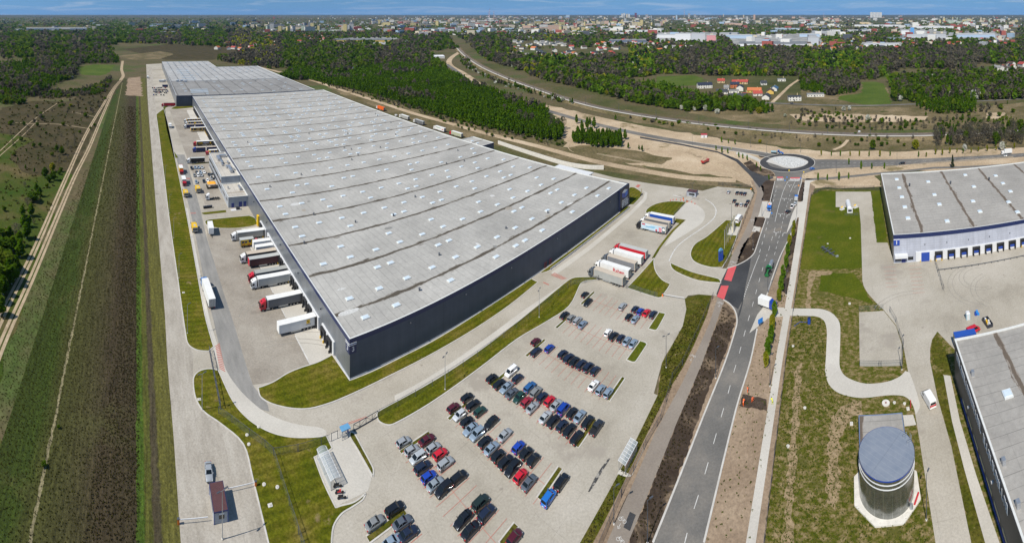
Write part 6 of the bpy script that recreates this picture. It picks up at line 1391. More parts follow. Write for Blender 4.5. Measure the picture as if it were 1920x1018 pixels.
# ---- lorries: x forward, rear of the load at x = 0
m_tarp = {}
def tarp(name, c): return plain('tarp_'+name, c, .6, var=.08, scale=.6)
def wheel_pair(root, xs, r=.5, w=1.25, name='wheel', z=0):
    for x in xs:
        for s in (1, -1): a = MB(); y = s*(w-.17); a.cyl((x, y-.17, r+z), (x, y+.17, r+z), r, n=12); a.m = 1; a.cyl((x, y+s*.14, r+z), (x, y+s*.18, r+z), r*.55, n=10); a.build(name, [m_tyre, m_rim], root)
def load_box(root, L, side, top, z0=1.05, z1=3.95, x0=0, front=None, rear=None, ribs=False):
    a = MB(); a.box(x0, x0+L, -1.27, 1.27, z0, z1); b = a.build('load_box', side, root)
    a = MB(); a.box(x0-.02, x0+L+.02, -1.3, 1.3, z1+.003, z1+.06); a.build('load_roof', top, b)
    a = MB(); a.box(x0-.05, x0-.003, -1.24, 1.24, z0+.05, z1-.05); d = a.build('rear_door', rear or m_steel, b)
    for y in (-.5, .5): a = MB(); a.cyl((x0-.07, y, z0+.1), (x0-.07, y, z1-.1), .025, n=5); a.build('door_bar', m_steel_dark, d)
    if front: a = MB(); a.box(x0+L+.003, x0+L+.06, -1.25, 1.25, z0, z1); a.build('front_wall', front, b)
    for s in (1, -1):
        y = s*1.275
        for xa, xb in ((x0+.02, x0+.3), (x0+L-.2, x0+L-.02)): a = MB(); a.box(xa, xb, min(y, y+s*.02), max(y, y+s*.02), z0, z1); a.build('corner_post', top, b)
    return b
def cab(root, x, colour, tall=True, z0=.45):
    """flat-nosed lorry cab from x to x+2.2"""
    m = pm(colour); zt = 3.0 if tall else 2.6; f = x+2.2
    a = MB(); a.hexa([(x, -1.2, z0+.3), (f, -1.2, z0), (f, 1.2, z0), (x, 1.2, z0+.3)], [(x, -1.2, 1.75), (f, -1.2, 1.75), (f, 1.2, 1.75), (x, 1.2, 1.75)])
    a.hexa([(x, -1.2, 1.75), (f, -1.2, 1.75), (f, 1.2, 1.75), (x, 1.2, 1.75)], [(x, -1.15, zt), (f-.35, -1.12, zt), (f-.35, 1.12, zt), (x, 1.15, zt)]); c = a.build('cab', m, root)
    a = MB(); a.hexa([(f-.02, -1.08, 1.8), (f+.02, -1.08, 1.8), (f+.02, 1.08, 1.8), (f-.02, 1.08, 1.8)], [(f-.3, -1.0, zt-.3), (f-.26, -1.0, zt-.3), (f-.26, 1.0, zt-.3), (f-.3, 1.0, zt-.3)]); a.build('windscreen', m_glass, c)
    for s in (1, -1):
        a = MB(); y = s*1.19; a.hexa([(f-1.25, y-.03, 1.75), (f-.25, y-.03, 1.7), (f-.25, y+.03, 1.7), (f-1.25, y+.03, 1.75)], [(f-1.25, y-.05-s*.02, zt-.5), (f-.5, y-.05-s*.03, zt-.5), (f-.5, y+.05-s*.03, zt-.5), (f-1.25, y+.05-s*.02, zt-.5)]); a.build('side_window', m_glass, c)
        a = MB(); a.box(f-.05, f+.2, s*1.38-.1, s*1.38+.1, 1.75, 2.45); a.build('mirror', m_trim, c)
        a = MB(); a.box(f-.02, f+.035, s*.85-.22, s*.85+.22, z0+.15, z0+.45); a.build('headlight', m_head, c)
    a = MB(); a.box(f-.02, f+.03, -.95, .95, z0+.55, 1.55); a.build('grille', m_trim, c)
    if tall:
        a = MB(); a.hexa([(x, -1.12, zt+.003), (f-.5, -1.05, zt+.003), (f-.5, 1.05, zt+.003), (x, 1.12, zt+.003)], [(x, -1.05, 3.75), (x+.8, -.9, 3.6), (x+.8, .9, 3.6), (x, 1.05, 3.75)]); a.build('wind_deflector', m, c)
        a = MB(); a.box(x+1.05, x+1.55, -.3, .3, zt+.01, zt+.34) ; a.build('roof_hatch', m_trim, c)
    return c
def semi(label, p, rz, cab_c, side, top, L=13.6, group=None, tractor=True, rear=None, front=None, name=None, z=.055):
    r = tag(empty(name or ('semi_truck' if tractor else 'semi_trailer'), Vector((p.x, p.y, z)), rz), label, 'lorry' if tractor else 'trailer', group)
    b = load_box(r, L, side, top, front=front or side, rear=rear)
    a = MB(); a.box(.1, L-.2, -.5, .5, .81, 1.045); ch = a.build('trailer_frame', m_trim, r); a = MB(); a.box(.1, .3, -1.1, 1.1, .55, .8); a.build('rear_bumper', m_trim, ch)
    for s in (1, -1): a = MB(); a.box(5.6, L-4.2, s*1.15-.03, s*1.15+.03, .5, 1.0); a.build('side_guard', m_steel, ch); a = MB(); a.box(-.03, .1, s*.85-.25, s*.85+.25, .65, .85); a.build('tail_light', m_tail, ch)
    wheel_pair(r, (1.9, 3.2, 4.5) if L > 10 else (1.6, 2.9))
    if tractor:
        a = MB(); a.box(L-4.3, L+2.4, -.45, .45, .55, .78); a.build('tractor_frame', m_trim, r)
        wheel_pair(r, (L-1.9, L+1.75)); cab(r, L+.55, cab_c)
        for s in (1, -1): a = MB(); a.box(L-.9, L+.5, s*.95-.28, s*.95+.28, .5, 1.0); a.build('fuel_tank', m_steel, r)
    else:
        for s in (1, -1): a = MB(); a.box(L-3.1, L-2.9, s*.8-.1, s*.8+.1, 0, .75); a.build('landing_leg', m_steel_dark, r)
    return r
def rigid(label, p, rz, cab_c, side, top, L=7.2, group=None, h=3.7, tall=False, trailer=None, side2=None, name='box_truck'):
    r = tag(empty(name, Vector((p.x, p.y, .055)), rz), label, 'lorry', group); x0 = (trailer+1.0) if trailer else 0
    load_box(r, L, side, top, x0=x0, z1=h, front=side); a = MB(); a.box(x0+.1, x0+L+2.3, -.45, .45, .6, 1.045); a.build('truck_frame', m_trim, r)
    wheel_pair(r, (x0+1.6, x0+L+1.3) if L < 6 else (x0+1.4, x0+2.7, x0+L+1.3)); cab(r, x0+L+.25, cab_c, tall)
    if trailer:
        load_box(r, trailer, side2 or side, top, z1=h, front=side); wheel_pair(r, (1.8, trailer-1.8)); a = MB(); a.box(.2, trailer+1.4, -.4, .4, .75, 1.045); a.build('drawbar_frame', m_trim, r)
    return r
def dock(v, off=.65): return W(.0105*v-.55-off+.55, v)
tW = tarp('white', (.7,.7,.69)); tG = tarp('grey', (.13,.135,.145)); tLG = tarp('light_grey', (.42,.43,.42)); tT = tarp('tan', (.5,.43,.35)); tM = tarp('maroon', (.065,.016,.022)); tN = tarp('navy', (.018,.03,.1)); tB = tarp('blue', (.015,.07,.35)); tY = tarp('yellow', (.68,.42,.012)); tK = tarp('black', (.014,.014,.015)); tR = tarp('red', (.48,.012,.025)); tOG = tarp('old_grey', (.33,.335,.32)); tO = tarp('orange', (.72,.12,.01)); tP = tarp('picture', (.45,.58,.68)); tS = tarp('sky', (.2,.42,.6)); tD = tarp('dark', (.045,.05,.055))
BACK = ROT_U+math.pi
dg = 'lorries standing at the loading docks'
o = semi('white trailer without tractor bearing a square yellow badge', dock(26.3), BACK, None, tW, tW, tractor=False, group=dg)
a = MB(); a.box(2.4, 3.7, 1.30, 1.315, 2.3, 3.6); b = a.build('badge', m_yellow, o); a = MB(); a.hexa([(2.6, 1.316, 2.5), (2.8, 1.316, 2.45), (3.5, 1.316, 3.35), (3.3, 1.316, 3.4)], [(2.6, 1.33, 2.5), (2.8, 1.33, 2.45), (3.5, 1.33, 3.35), (3.3, 1.33, 3.4)]); a.build('badge_stroke', m_trim, b); a = MB(); a.box(2.1, 4.0, 1.30, 1.312, 1.95, 2.1); a.build('badge_lettering', m_trim, o)
semi('red-cabbed lorry with dark curtain sides and white roof at the dock', dock(40.5), BACK, 'red', tG, tW, group=dg)
semi('white lorry with pale side walls docked beside the red-cabbed one', dock(54.1), BACK, 'white', tLG, tW, group=dg)
semi('red-cabbed lorry half hidden behind a white lorry at the dock', dock(58.2), BACK, 'red', tG, tOG, group=dg)
semi('maroon curtain trailer without tractor at the dock', dock(68.9), BACK, None, tM, tLG, tractor=False, front=tR, group=dg)
semi('white-cabbed lorry with tan roof and dark sides at the dock', dock(73.3), BACK, 'white', tD, tT, group=dg)
for v, lb in ((78.0, 'short white swap body trailer next to the tan-roofed lorry'), (82.6, 'short white swap body trailer next to the yellow lorry')):
    o = semi(lb, dock(v), BACK, None, tW, tW, L=8.2, tractor=False, group=dg); a = MB(); a.box(3.2, 4.4, 1.30, 1.312, 1.6, 2.1); a.build('red_mark', tR, o)
o = rigid('short yellow box lorry with red cab nosing towards the dock', W(-13.4, 86.5), ROT_U, 'red', tY, tLG, L=6.6, group=dg)
for x, z0_, z1_, m in ((.8, 2.2, 3.0, tN), (2.2, 2.2, 3.0, tN), (4.0, 2.3, 3.5, tN), (1.0, 1.4, 1.7, tR), (3.6, 1.2, 1.5, tR)): a = MB(); a.box(x, x+1.1, -1.312, -1.30, z0_, z1_); a.build('side_graphic', m, o)
semi('white lorry with long white roof standing by the lawn patch dock', dock(93.2), BACK, 'white', tOG, tW, group=dg)
fd = 'lorries at the far loading docks'
def side_marks(o, L, cols, s=1, z0=1.4, z1=3.5):
    x = .8; i = 0
    while x < L-1.6:
        w_ = (1.8, 2.6, 1.2, 3.0)[i % 4]; w_ = min(w_, L-.6-x); a = MB(); a.box(x, x+w_, s*1.30 if s > 0 else -1.312, s*1.312 if s > 0 else -1.30, z0, z1); a.build('side_graphic', cols[i % len(cols)], o); x += w_+.5; i += 1
o = semi('white-cabbed yellow and navy lorry, farthest at the far docks', dock(331, .9), BACK, 'white', tY, tW, group=fd); side_marks(o, 13.6, (tN, tN))
o = semi('white-cabbed yellow and navy lorry, second farthest at the far docks', dock(319.8, .9), BACK, 'white', tY, tW, group=fd); side_marks(o, 13.6, (tN, tN, tY))
rigid('navy lorry and trailer with white cab at the far docks', dock(308.7, .9), BACK, 'white', tN, tT, L=7.6, trailer=7.6, group=fd, tall=True, h=3.9, name='road_train')
o = semi('yellow trailer with dark pictures and no tractor at the far docks', dock(296.1, .9), BACK, None, tY, tW, tractor=False, group=fd); side_marks(o, 13.6, (tN, tK), z0=1.5)
o = semi('red-cabbed black trailer lettered in yellow at the far docks', dock(250.7, .9), BACK, 'red', tK, tW, group=fd, front=tY)
text('lettering', 'media', 1.7, m_yellow, o, (10.6, 1.305, 2.75), (R(90), 0, math.pi), 'CENTER', .004, .02); text('lettering', 'expert', 1.7, plain('pale_lettering', (.55,.58,.75), .6), o, (6.0, 1.305, 2.75), (R(90), 0, math.pi), 'CENTER', .004, .02)
a = MB(); a.cyl((2.2, 1.303, 2.8), (2.2, 1.316, 2.8), .75, n=4); a.build('yellow_emblem', m_yellow, o); a = MB(); a.box(.5, 13, 1.303, 1.312, 1.55, 1.65); a.build('yellow_stripe', m_yellow, o)
rigid('navy lorry and trailer with blue cab and tan roof at the far docks', dock(234.5, .9), BACK, 'royal blue', tN, tT, L=7.8, trailer=7.4, group=fd, tall=True, h=3.9, name='road_train')
o = rigid('short yellow lorry with red cab squeezed against the office', dock(226.5, .9), BACK, 'red', tY, tW, L=7.0, group=fd); side_marks(o, 7.0, (tN, tN, tY), z0=2.0)
semi('white-cabbed black lorry tucked behind the office wing', W(-11.5, 208.5), BACK, 'white', tK, tLG, L=10.5, group=fd)
semi('red curtain lorry at the docks of the far hall', W(-15.5, 412), BACK, 'red', tR, tM, group=fd)
semi('navy trailer at the docks of the far hall', W(-14.8, 548), BACK, None, tN, tN, L=8.2, tractor=False)
# lorries moving or parked in the yard
FWD = ROT_U+R(90)
semi('long white lorry with turquoise cab driving up the truck lane', W(-33.6, 44.6), FWD+R(3), 'sky blue', tW, tW)
o = semi('white box trailer with drawbar on the yard lawn patch', at(393.5, 414.5, 4.0), FWD+math.pi+R(-4), None, tW, tW, L=7.6, tractor=False)
a = MB(); a.cyl((7.6, 0, .8), (9.6, 0, .5), .12, n=6); a.build('drawbar', m_trim, o)
for x, y, lb in ((366, 426.5, 'yellow box lorry alone on the truck lane'), (371.8, 353.5, 'yellow box lorry beside the orange tent'), (349, 361.5, 'yellow box lorry behind two red-cabbed lorries')):
    o = rigid(lb, at(x, y, 3.2), FWD, 'yellow', tY, tY, L=5.0, h=3.1); a = MB(); a.box(1.6, 3.4, -.45, .45, 3.163, 3.2); a.build('roof_panel', tLG, o); a = MB(); a.box(-.075, -.052, -1.1, 1.1, 1.8, 2.5); a.build('rear_graphic', tK, o)
for x, y, lb in ((340, 315.5, 'white-roofed lorry with red cab, farther of the two facing the viewer'), (345.3, 336.5, 'white-roofed lorry with red cab, nearer of the two facing the viewer')):
    rigid(lb, at(x, y, 3.5)+V*6.5, FWD+math.pi, 'red', tY if y < 320 else tLG, tW, L=7.0, h=3.7)
rigid('white lorry facing the viewer on the far truck lane', at(319.3, 236, 2)+V*6, FWD+math.pi, 'white', tW, tW, L=6.0, h=3.4)
tr = tag(empty('tractor_unit', at(392.5, 374.5), BACK), 'white lorry tractor unit without trailer near the office doors', 'lorry')
a = MB(); a.box(-6.2, .2, -.45, .45, .55, .9); a.build('tractor_frame', m_trim, tr); cab(tr, 0, 'white'); wheel_pair(tr, (1.2, -2.6, -4.0, -5.3))
# the lorry stalls
lg = 'lorries parked in the truck stalls'
o = semi('grey lorry with dirty pale roof, nearest in the truck stalls', W(98.6, -34.6), FWD, 'slate grey', tOG, tT, group=lg)
o = semi('white lorry lettered Raben in red in the truck stalls'.replace('Raben', 'with a red name'), W(104.3, -34.2), FWD, 'white', tW, tW, group=lg)
text('lettering', 'Raben', 2.2, plain('red_lettering', (.5,.02,.03), .5), o, (4.6, 1.305, 2.5), (R(90), 0, math.pi), 'CENTER', .004, .05)
o = semi('grey-sided lorry with tan roof between two white trailers', W(110.2, -34.2), FWD, 'slate grey', tarp('mid_grey', (.2,.205,.22)), tT, group=lg)
semi('plain white lorry next to the red one in the truck stalls', W(115.6, -34.5), FWD, 'white', tW, tW, group=lg)
semi('red-sided lorry with red cab and grey roof in the truck stalls', W(120.6, -34.3), FWD, 'red', tR, tLG, group=lg)
o = semi('lorry with a pale blue picture side, nearest of the upper three', W(145.8, -33.2), FWD, 'black', tP, tT, group=lg)
for x0, x1, z0_, z1_, m in ((11.3, 13.0, 3.0, 3.6, tR), (4.6, 5.6, 1.2, 2.0, tR), (.4, 1.9, 1.2, 3.6, tK), (2.2, 3.8, 1.1, 3.3, tarp('pink', (.6,.25,.28))), (6, 11, 2.2, 2.7, tS), (5.5, 9, 2.8, 3.1, tS), (8.2, 10.8, 3.1, 3.5, tW)): a = MB(); a.box(x0, x1, 1.30, 1.312, z0_, z1_); a.build('side_graphic', m, o)
a = MB(); a.cyl((1.1, 1.313, 2.5), (1.1, 1.325, 2.5), .75, n=16); a.build('round_picture', tW, o)
semi('grey-sided lorry with a patched tan roof, middle of the upper three', W(150.6, -33.0), FWD, 'white', tG, tT, group=lg)
semi('blue-sided lorry with a clean white roof, farthest of the upper three', W(156.6, -32.8), FWD, 'white', tB, tW, group=lg)
# lorries on the road behind the warehouse
sg = 'lorries queuing behind the warehouse'
for v, c, sd, tp, lb in ((313, 'white', tO, tO, 'orange lorry, farthest behind the warehouse'), (262, 'white', tOG, tW, 'pale lorry between the orange and the grey one behind the warehouse'), (236, 'white', tG, tLG, 'grey lorry in the middle of the queue behind the warehouse'), (203, 'white', tW, tW, 'white lorry with a green stripe behind the warehouse'), (179, 'red', tarp('pale_olive', (.4,.42,.3)), tW, 'red-cabbed pale lorry, nearest behind the warehouse')):
    o = semi(lb, W(201 if v < 290 else 203, v), FWD, c, sd, tp, group=sg)
    if 'stripe' in lb: a = MB(); a.box(5, 12, 1.30, 1.312, 3.0, 3.4); a.build('green_stripe', tarp('green', (.02,.2,.08)), o); a = MB(); a.box(1, 3.2, 1.30, 1.312, 2.3, 2.9); a.build('red_mark', tR, o)
car('white van just ahead of the pale lorry behind the warehouse', W(201, 286), FWD, 'van', 'white', cat='van', name='van')
# dock yard
o = semi('blue tarpaulin trailer behind the dark hall corner', W(83.6, -155.6), ROT_U-R(90), None, tB, tB, L=7.2, tractor=False)
rv = car('red van parked between blue trailer and rubbish skip', W(88.6, -163.6), ROT_U-R(72), 'van', 'red', cat='van', name='parked_van'); rv.scale = (1.15, 1.1, 1.15)
# vans
def big_van(label, p, rz, colour='white', L=5.9, h=2.55, name='van', stripe=None):
    r = tag(empty(name, Vector((p.x, p.y, .055)), rz), label, 'van'); m = pm(colour); x = L/2
    a = MB(); P0 = [(-x, .45), (-x+.05, h-.1), (-x+.3, h), (x-1.9, h), (x-1.0, h-.75), (x-.15, 1.15), (x, .9), (x, .4)]
    a.hexa([(q[0], -1.0, q[1]) for q in P0][::-1], [(q[0], 1.0, q[1]) for q in P0][::-1]); a.build('body', m, r)
    a = MB(); a.hexa([(x-.98, -.88, h-.73), (x-.98, .88, h-.73), (x-.2, .9, 1.23), (x-.2, -.9, 1.23)], [(x-.93, -.88, h-.71), (x-.93, .88, h-.71), (x-.15, .9, 1.25), (x-.15, -.9, 1.25)]); a.build('windscreen', m_glass, r)
    for s in (1, -1): a = MB(); y = s*1.0; a.box(x-1.85, x-1.0, min(y, y+s*.015), max(y, y+s*.015), 1.2, 1.8); a.build('side_window', m_glass, r); a = MB(); a.box(-x-.02, -x+.05, s*.85-.1, s*.85+.1, .9, 1.6); a.build('tail_light', m_tail, r); a = MB(); a.box(x-.12, x+.02, s*.7-.2, s*.7+.2, .75, .95); a.build('headlight', m_head, r)
    a = MB(); a.box(-x-.015, -x+.03, -.8, .8, 1.5, 2.1); a.build('rear_window', m_glass, r)
    wheel_pair(r, (x-1.0, -x+1.2), .34, 1.0)
    if stripe: a = MB(); a.box(-x-.02, -x+.012, -.95, .95, 1.0, 1.4); a.build('rear_stripe', stripe, r)
    a = MB(); a.box(-x+.4, x-2.0, -.85, .85, h+.002, h+.03); a.build('roof_ribs', m, r)
    return r
big_van('white delivery van parked on the right of the visitor stalls', at(1385.5, 408.5, 1.6), ROT_U-R(6), L=7.0, h=2.8)
big_van('white van with a red tail stripe on the drive by the tank', at(1741, 745.5, 1.3), R(90)-math.atan((1741-960)/F)+R(16), stripe=tR)
# road traffic
def heading(a, b): d = at(*b)-at(*a); return math.atan2(d.y, d.x)
o = tag(empty('box_truck', Vector((*at(1440, 577).xy, .075)), heading((1437, 571), (1463, 580))), 'blue lorry with a white box turning into the driveway', 'lorry')
load_box(o, 4.6, tW, tW, x0=-3.6, z0=.9, z1=3.3, front=tW); a = MB(); a.box(-3.5, 3.2, -.4, .4, .5, .89); a.build('truck_frame', m_trim, o); c = cab(o, 1.15, 'royal blue', False, .35); a = MB(); a.hexa([(1.15, -1.05, 2.603), (2.6, -1, 2.603), (2.6, 1, 2.603), (1.15, 1.05, 2.603)], [(1.15, -1, 3.3), (1.5, -.9, 3.25), (1.5, .9, 3.25), (1.15, 1, 3.3)]); a.build('wind_deflector', pm('royal blue'), c); wheel_pair(o, (2.4, -2.3), .42, 1.1)
o = tag(empty('flatbed_truck', Vector((*at(1443, 391).xy, .08)), heading((1444, 372), (1439, 400))), 'blue crane flatbed lorry with a red load in the layby', 'lorry')
cab(o, 1.4, 'azure', False, .45); a = MB(); a.box(-4.2, 1.3, -1.2, 1.2, 1.0, 1.15); bd = a.build('flatbed', m_steel_dark, o)
for s in (1, -1): a = MB(); a.box(-4.2, 1.2, s*1.2-.03, s*1.2+.03, 1.153, 1.6); a.build('side_board', m_steel_dark, bd)
a = MB(); a.hexa([(-.2, -.7, 1.16), (.9, -.7, 1.16), (.9, .7, 1.16), (-.2, .7, 1.16)], [(0, -.4, 2.7), (.7, -.4, 2.4), (.7, .4, 2.4), (0, .4, 2.7)]); a.build('crane', m_orange, o); a = MB(); a.box(-3.8, -.5, -1.0, 1.0, 1.16, 1.7); a.build('cargo', m_whitewall, o); wheel_pair(o, (2.5, -1.8, -3.1), .5, 1.2)
a = MB(); a.box(-4.1, 2.9, -.4, .4, .6, .99); a.build('truck_frame', m_trim, o)
car('white pickup-like car stopped at the kerb behind the blue one', at(1485.5, 386.5, .7), heading((1483, 392), (1489, 380)), 'pickup', 'white', cat='pickup', name='car')
car('dark grey hatchback leaving the bus bay', at(1478, 396.5, .7), heading((1474, 398), (1481, 394)), 'hatch', 'charcoal', name='car')
car('small silver car behind the white pickup', at(1491.5, 381.5, .7), heading((1490, 384), (1493, 378)), 'hatch', 'pale silver', name='car')
o = tag(empty('pickup_truck', Vector((*at(1493, 374.5).xy, .08)), heading((1492, 380), (1494, 366))), 'blue-cabbed tipper with a pale load at the right kerb', 'lorry'); cab(o, .6, 'azure', False, .4).scale = (.8, .85, .8); a = MB(); a.box(-3.4, .5, -.95, .95, .8, 1.7); a.build('tipper_body', tLG, o); wheel_pair(o, (1.6, -2.1), .38, .95)
def farm_tractor(label, p, rz, colour, tank_c, l2=4.5):
    o = tag(empty('farm_tractor', Vector((p.x, p.y, .08)), rz), label, 'tractor'); m = pm(colour)
    a = MB(); a.hexa([(.3, -.42, .9), (2.5, -.36, .85), (2.5, .36, .85), (.3, .42, .9)], [(.3, -.4, 1.75), (2.4, -.3, 1.55), (2.4, .3, 1.55), (.3, .4, 1.75)]); a.build('bonnet', m, o)
    a = MB(); a.hexa([(-1.2, -.75, 1.2), (.35, -.7, 1.2), (.35, .7, 1.2), (-1.2, .75, 1.2)], [(-1.1, -.7, 2.6), (.15, -.65, 2.6), (.15, .65, 2.6), (-1.1, .7, 2.6)]); c = a.build('cab_glass', m_glass, o); a = MB(); a.box(-1.25, .3, -.8, .8, 2.603, 2.8); a.build('cab_roof', m, c)
    for x, r_, w_ in ((-.7, .95, 1.15), (1.9, .62, 1.0)):
        for s in (1, -1): a = MB(); a.cyl((x, s*w_-.24, r_), (x, s*w_+.24, r_), r_, n=16); a.m = 1; a.cyl((x, s*w_+s*.2, r_), (x, s*w_+s*.26, r_), r_*.5, n=12); a.build('wheel', [m_tyre, plain('pale_rim', (.6,.6,.55), .5)], o)
    for s in (1, -1): a = MB(); a.box(-1.5, .1, s*1.05-.25, s*1.05+.25, 1.92, 2.0); a.build('mudguard', m, o)
    a = MB(); a.box(2.5, 3.4, -.8, .8, .3, .9); a.build('front_loader', m, o)
    a = MB(); a.cyl((-2.0-l2, 0, 1.45), (-2.3, 0, 1.45), .85, n=14); a.cyl((-2.3, 0, 1.45), (-2.0, 0, 1.45), .85, .4, n=14); a.build('tank', tank_c, o); a = MB(); a.cyl((-2.4, 0, .6), (-1.0, 0, .6), .08, n=6); a.box(-2-l2+.2, -2.2, -.3, .3, .5, .62); a.build('drawbar', m_trim, o)
    for s in (1, -1): a = MB(); a.cyl((-3.9, s*1.0-.22, .6), (-3.9, s*1.0+.22, .6), .6, n=14); a.build('tank_wheel', m_tyre, o)
    return o
farm_tractor('green farm tractor towing a pale tank along the road', at(1441, 512), heading((1450, 490), (1437, 520)), 'green', m_duct)
farm_tractor('blue farm tractor with a grey tank behind the roundabout', at(1461, 288.5), heading((1450, 287.5), (1470, 288.3)), 'azure', plain('blue_grey_tank', (.2,.3,.35), .5))
car('blue car leaving the roundabout', at(1523, 316, .7), heading((1518, 318), (1529, 314.5)), 'hatch', 'azure', name='car')
car('dark car on the roundabout road', at(1691, 306, .7), heading((1700, 305), (1680, 307)), 'wagon', 'black', name='car')
car('silver car in front of the white box lorry', at(1886, 291.5, .7), heading((1895, 290.5), (1880, 292)), 'hatch', 'silver', name='car')
rigid('white box lorry on the roundabout road', at(1897, 288), heading((1897, 288), (1880, 289.5)), 'white', tW, tW, L=6, h=3.6)
car('blue car on the country lane', at(1734, 194.8, .7), heading((1740, 195), (1725, 195.3)), 'wagon', 'royal blue', name='car')
car('dark car on the country lane by the hamlet', at(1485, 193.5, .7), heading((1480, 193), (1490, 194)), 'wagon', 'navy', name='car')
o = tag(empty('dump_truck', Vector((*at(1318, 308).xy, .05)), heading((1318, 308), (1337, 298))), 'red dump lorry standing on the open sand', 'lorry'); cab(o, 4.6, 'red', False, .6); a = MB(); a.hexa([(-.6, -1.1, 1.2), (4.4, -1.1, 1.2), (4.4, 1.1, 1.2), (-.6, 1.1, 1.2)], [(-1.2, -1.35, 2.9), (4.4, -1.35, 2.9), (4.4, 1.35, 2.9), (-1.2, 1.35, 2.9)]); a.build('tipper_body', pm('red'), o); a = MB(); a.box(-1.0, 4.3, -1.2, 1.2, 2.91, 2.95); a.build('tipper_load', m_sand, o); wheel_pair(o, (.6, 1.9, 4.0, 5.9), .52, 1.25); a = MB(); a.box(-.4, 6.5, -.45, .45, .6, 1.19); a.build('truck_frame', m_trim, o)
# tiny cars in the far car park of the far hall: one mesh each
random.seed(8); far_me = {}
def far_car(c):
    if c in far_me: return far_me[c]
    a = MB(); a.hexa([(-2.1, -.85, .3), (2.1, -.8, .3), (2.1, .8, .3), (-2.1, .85, .3)], [(-2.1, -.85, .95), (2.0, -.78, .85), (2.0, .78, .85), (-2.1, .85, .95)]); a.m = 1; a.hexa([(-1.8, -.78, .951), (.9, -.76, .91), (.9, .76, .91), (-1.8, .78, .951)], [(-1.4, -.65, 1.42), (.25, -.65, 1.42), (.25, .65, 1.42), (-1.4, .65, 1.42)]); a.m = 0; a.box(-1.4, .2, -.62, .62, 1.422, 1.46)
    a.m = 2
    for x in (-1.3, 1.3): a.cyl((x, -.88, .32), (x, .88, .32), .32, n=8)
    far_me[c] = a.mesh('body', [pm(c), m_glass, m_tyre]); return far_me[c]
TF7 = tile(240, 100, 9.6)
fc = ['black', 'navy', 'black', 'silver', 'silver blue', 'black', 'charcoal', 'white', 'red', 'royal blue', 'slate grey']
for (y, x0, x1, n_) in ((625, 445, 700, 9), (660, 455, 730, 10), (690, 460, 715, 9), (715, 490, 690, 7), (755, 465, 640, 5)):
    for k in range(n_):
        if random.random() < .12: continue
        c = random.choice(fc); o = link(bpy.data.objects.new('parked_car', far_car(c))); o.location = TF7(x0+(x1-x0)*k/(n_-1)+random.uniform(-4, 4), y+random.uniform(-4, 4)); o.location.z = .06; o.rotation_euler = (0, 0, FWD+R(random.uniform(-4, 4)))
        tag(o, 'tiny %s car in the crowded car park of the far hall' % c, 'car', 'cars in the far car park')
for x, y, lb in ((355, 440, 'white lorry on the far slab road'), (560, 520, 'white trailer near the far car park'), (600, 515, 'second white trailer near the far car park')):
    if 'slab' in lb: rigid(lb, TF7(x, y), FWD+math.pi, 'white', tW, tW, L=6)
    else: semi(lb, TF7(x, y), ROT_U, None, tW, tW, L=8, tractor=False)
# motorcycles by the shelter
for i, (x, y, c, lb) in enumerate(((633, 914, 'black', 'black motorcycle nearest the bicycle shelter'), (636.5, 926, 'red', 'red motorcycle between two black ones'), (641, 936, 'black', 'black motorcycle at the pad kerb'))):
    o = tag(empty('motorcycle', at(x, y, .1), ROT_U+R(-20)), lb, 'motorcycle')
    for s in (-.72, .72): a = MB(); a.cyl((s, -.07, .32), (s, .07, .32), .32, n=12); a.build('wheel', m_tyre, o)
    a = MB(); a.hexa([(-.5, -.16, .45), (.4, -.14, .4), (.4, .14, .4), (-.5, .16, .45)], [(-.4, -.13, .8), (.35, -.17, .98), (.35, .17, .98), (-.4, .13, .8)]); a.build('body', pm(c), o); a = MB(); a.box(-.85, -.05, -.15, .15, .82, .92); a.build('saddle', m_trim, o); a = MB(); a.cyl((.72, 0, .35), (.5, 0, 1.05), .05, n=6); a.cyl((.5, -.38, 1.08), (.5, .38, 1.08), .03, n=6); a.build('handlebar', m_steel, o)

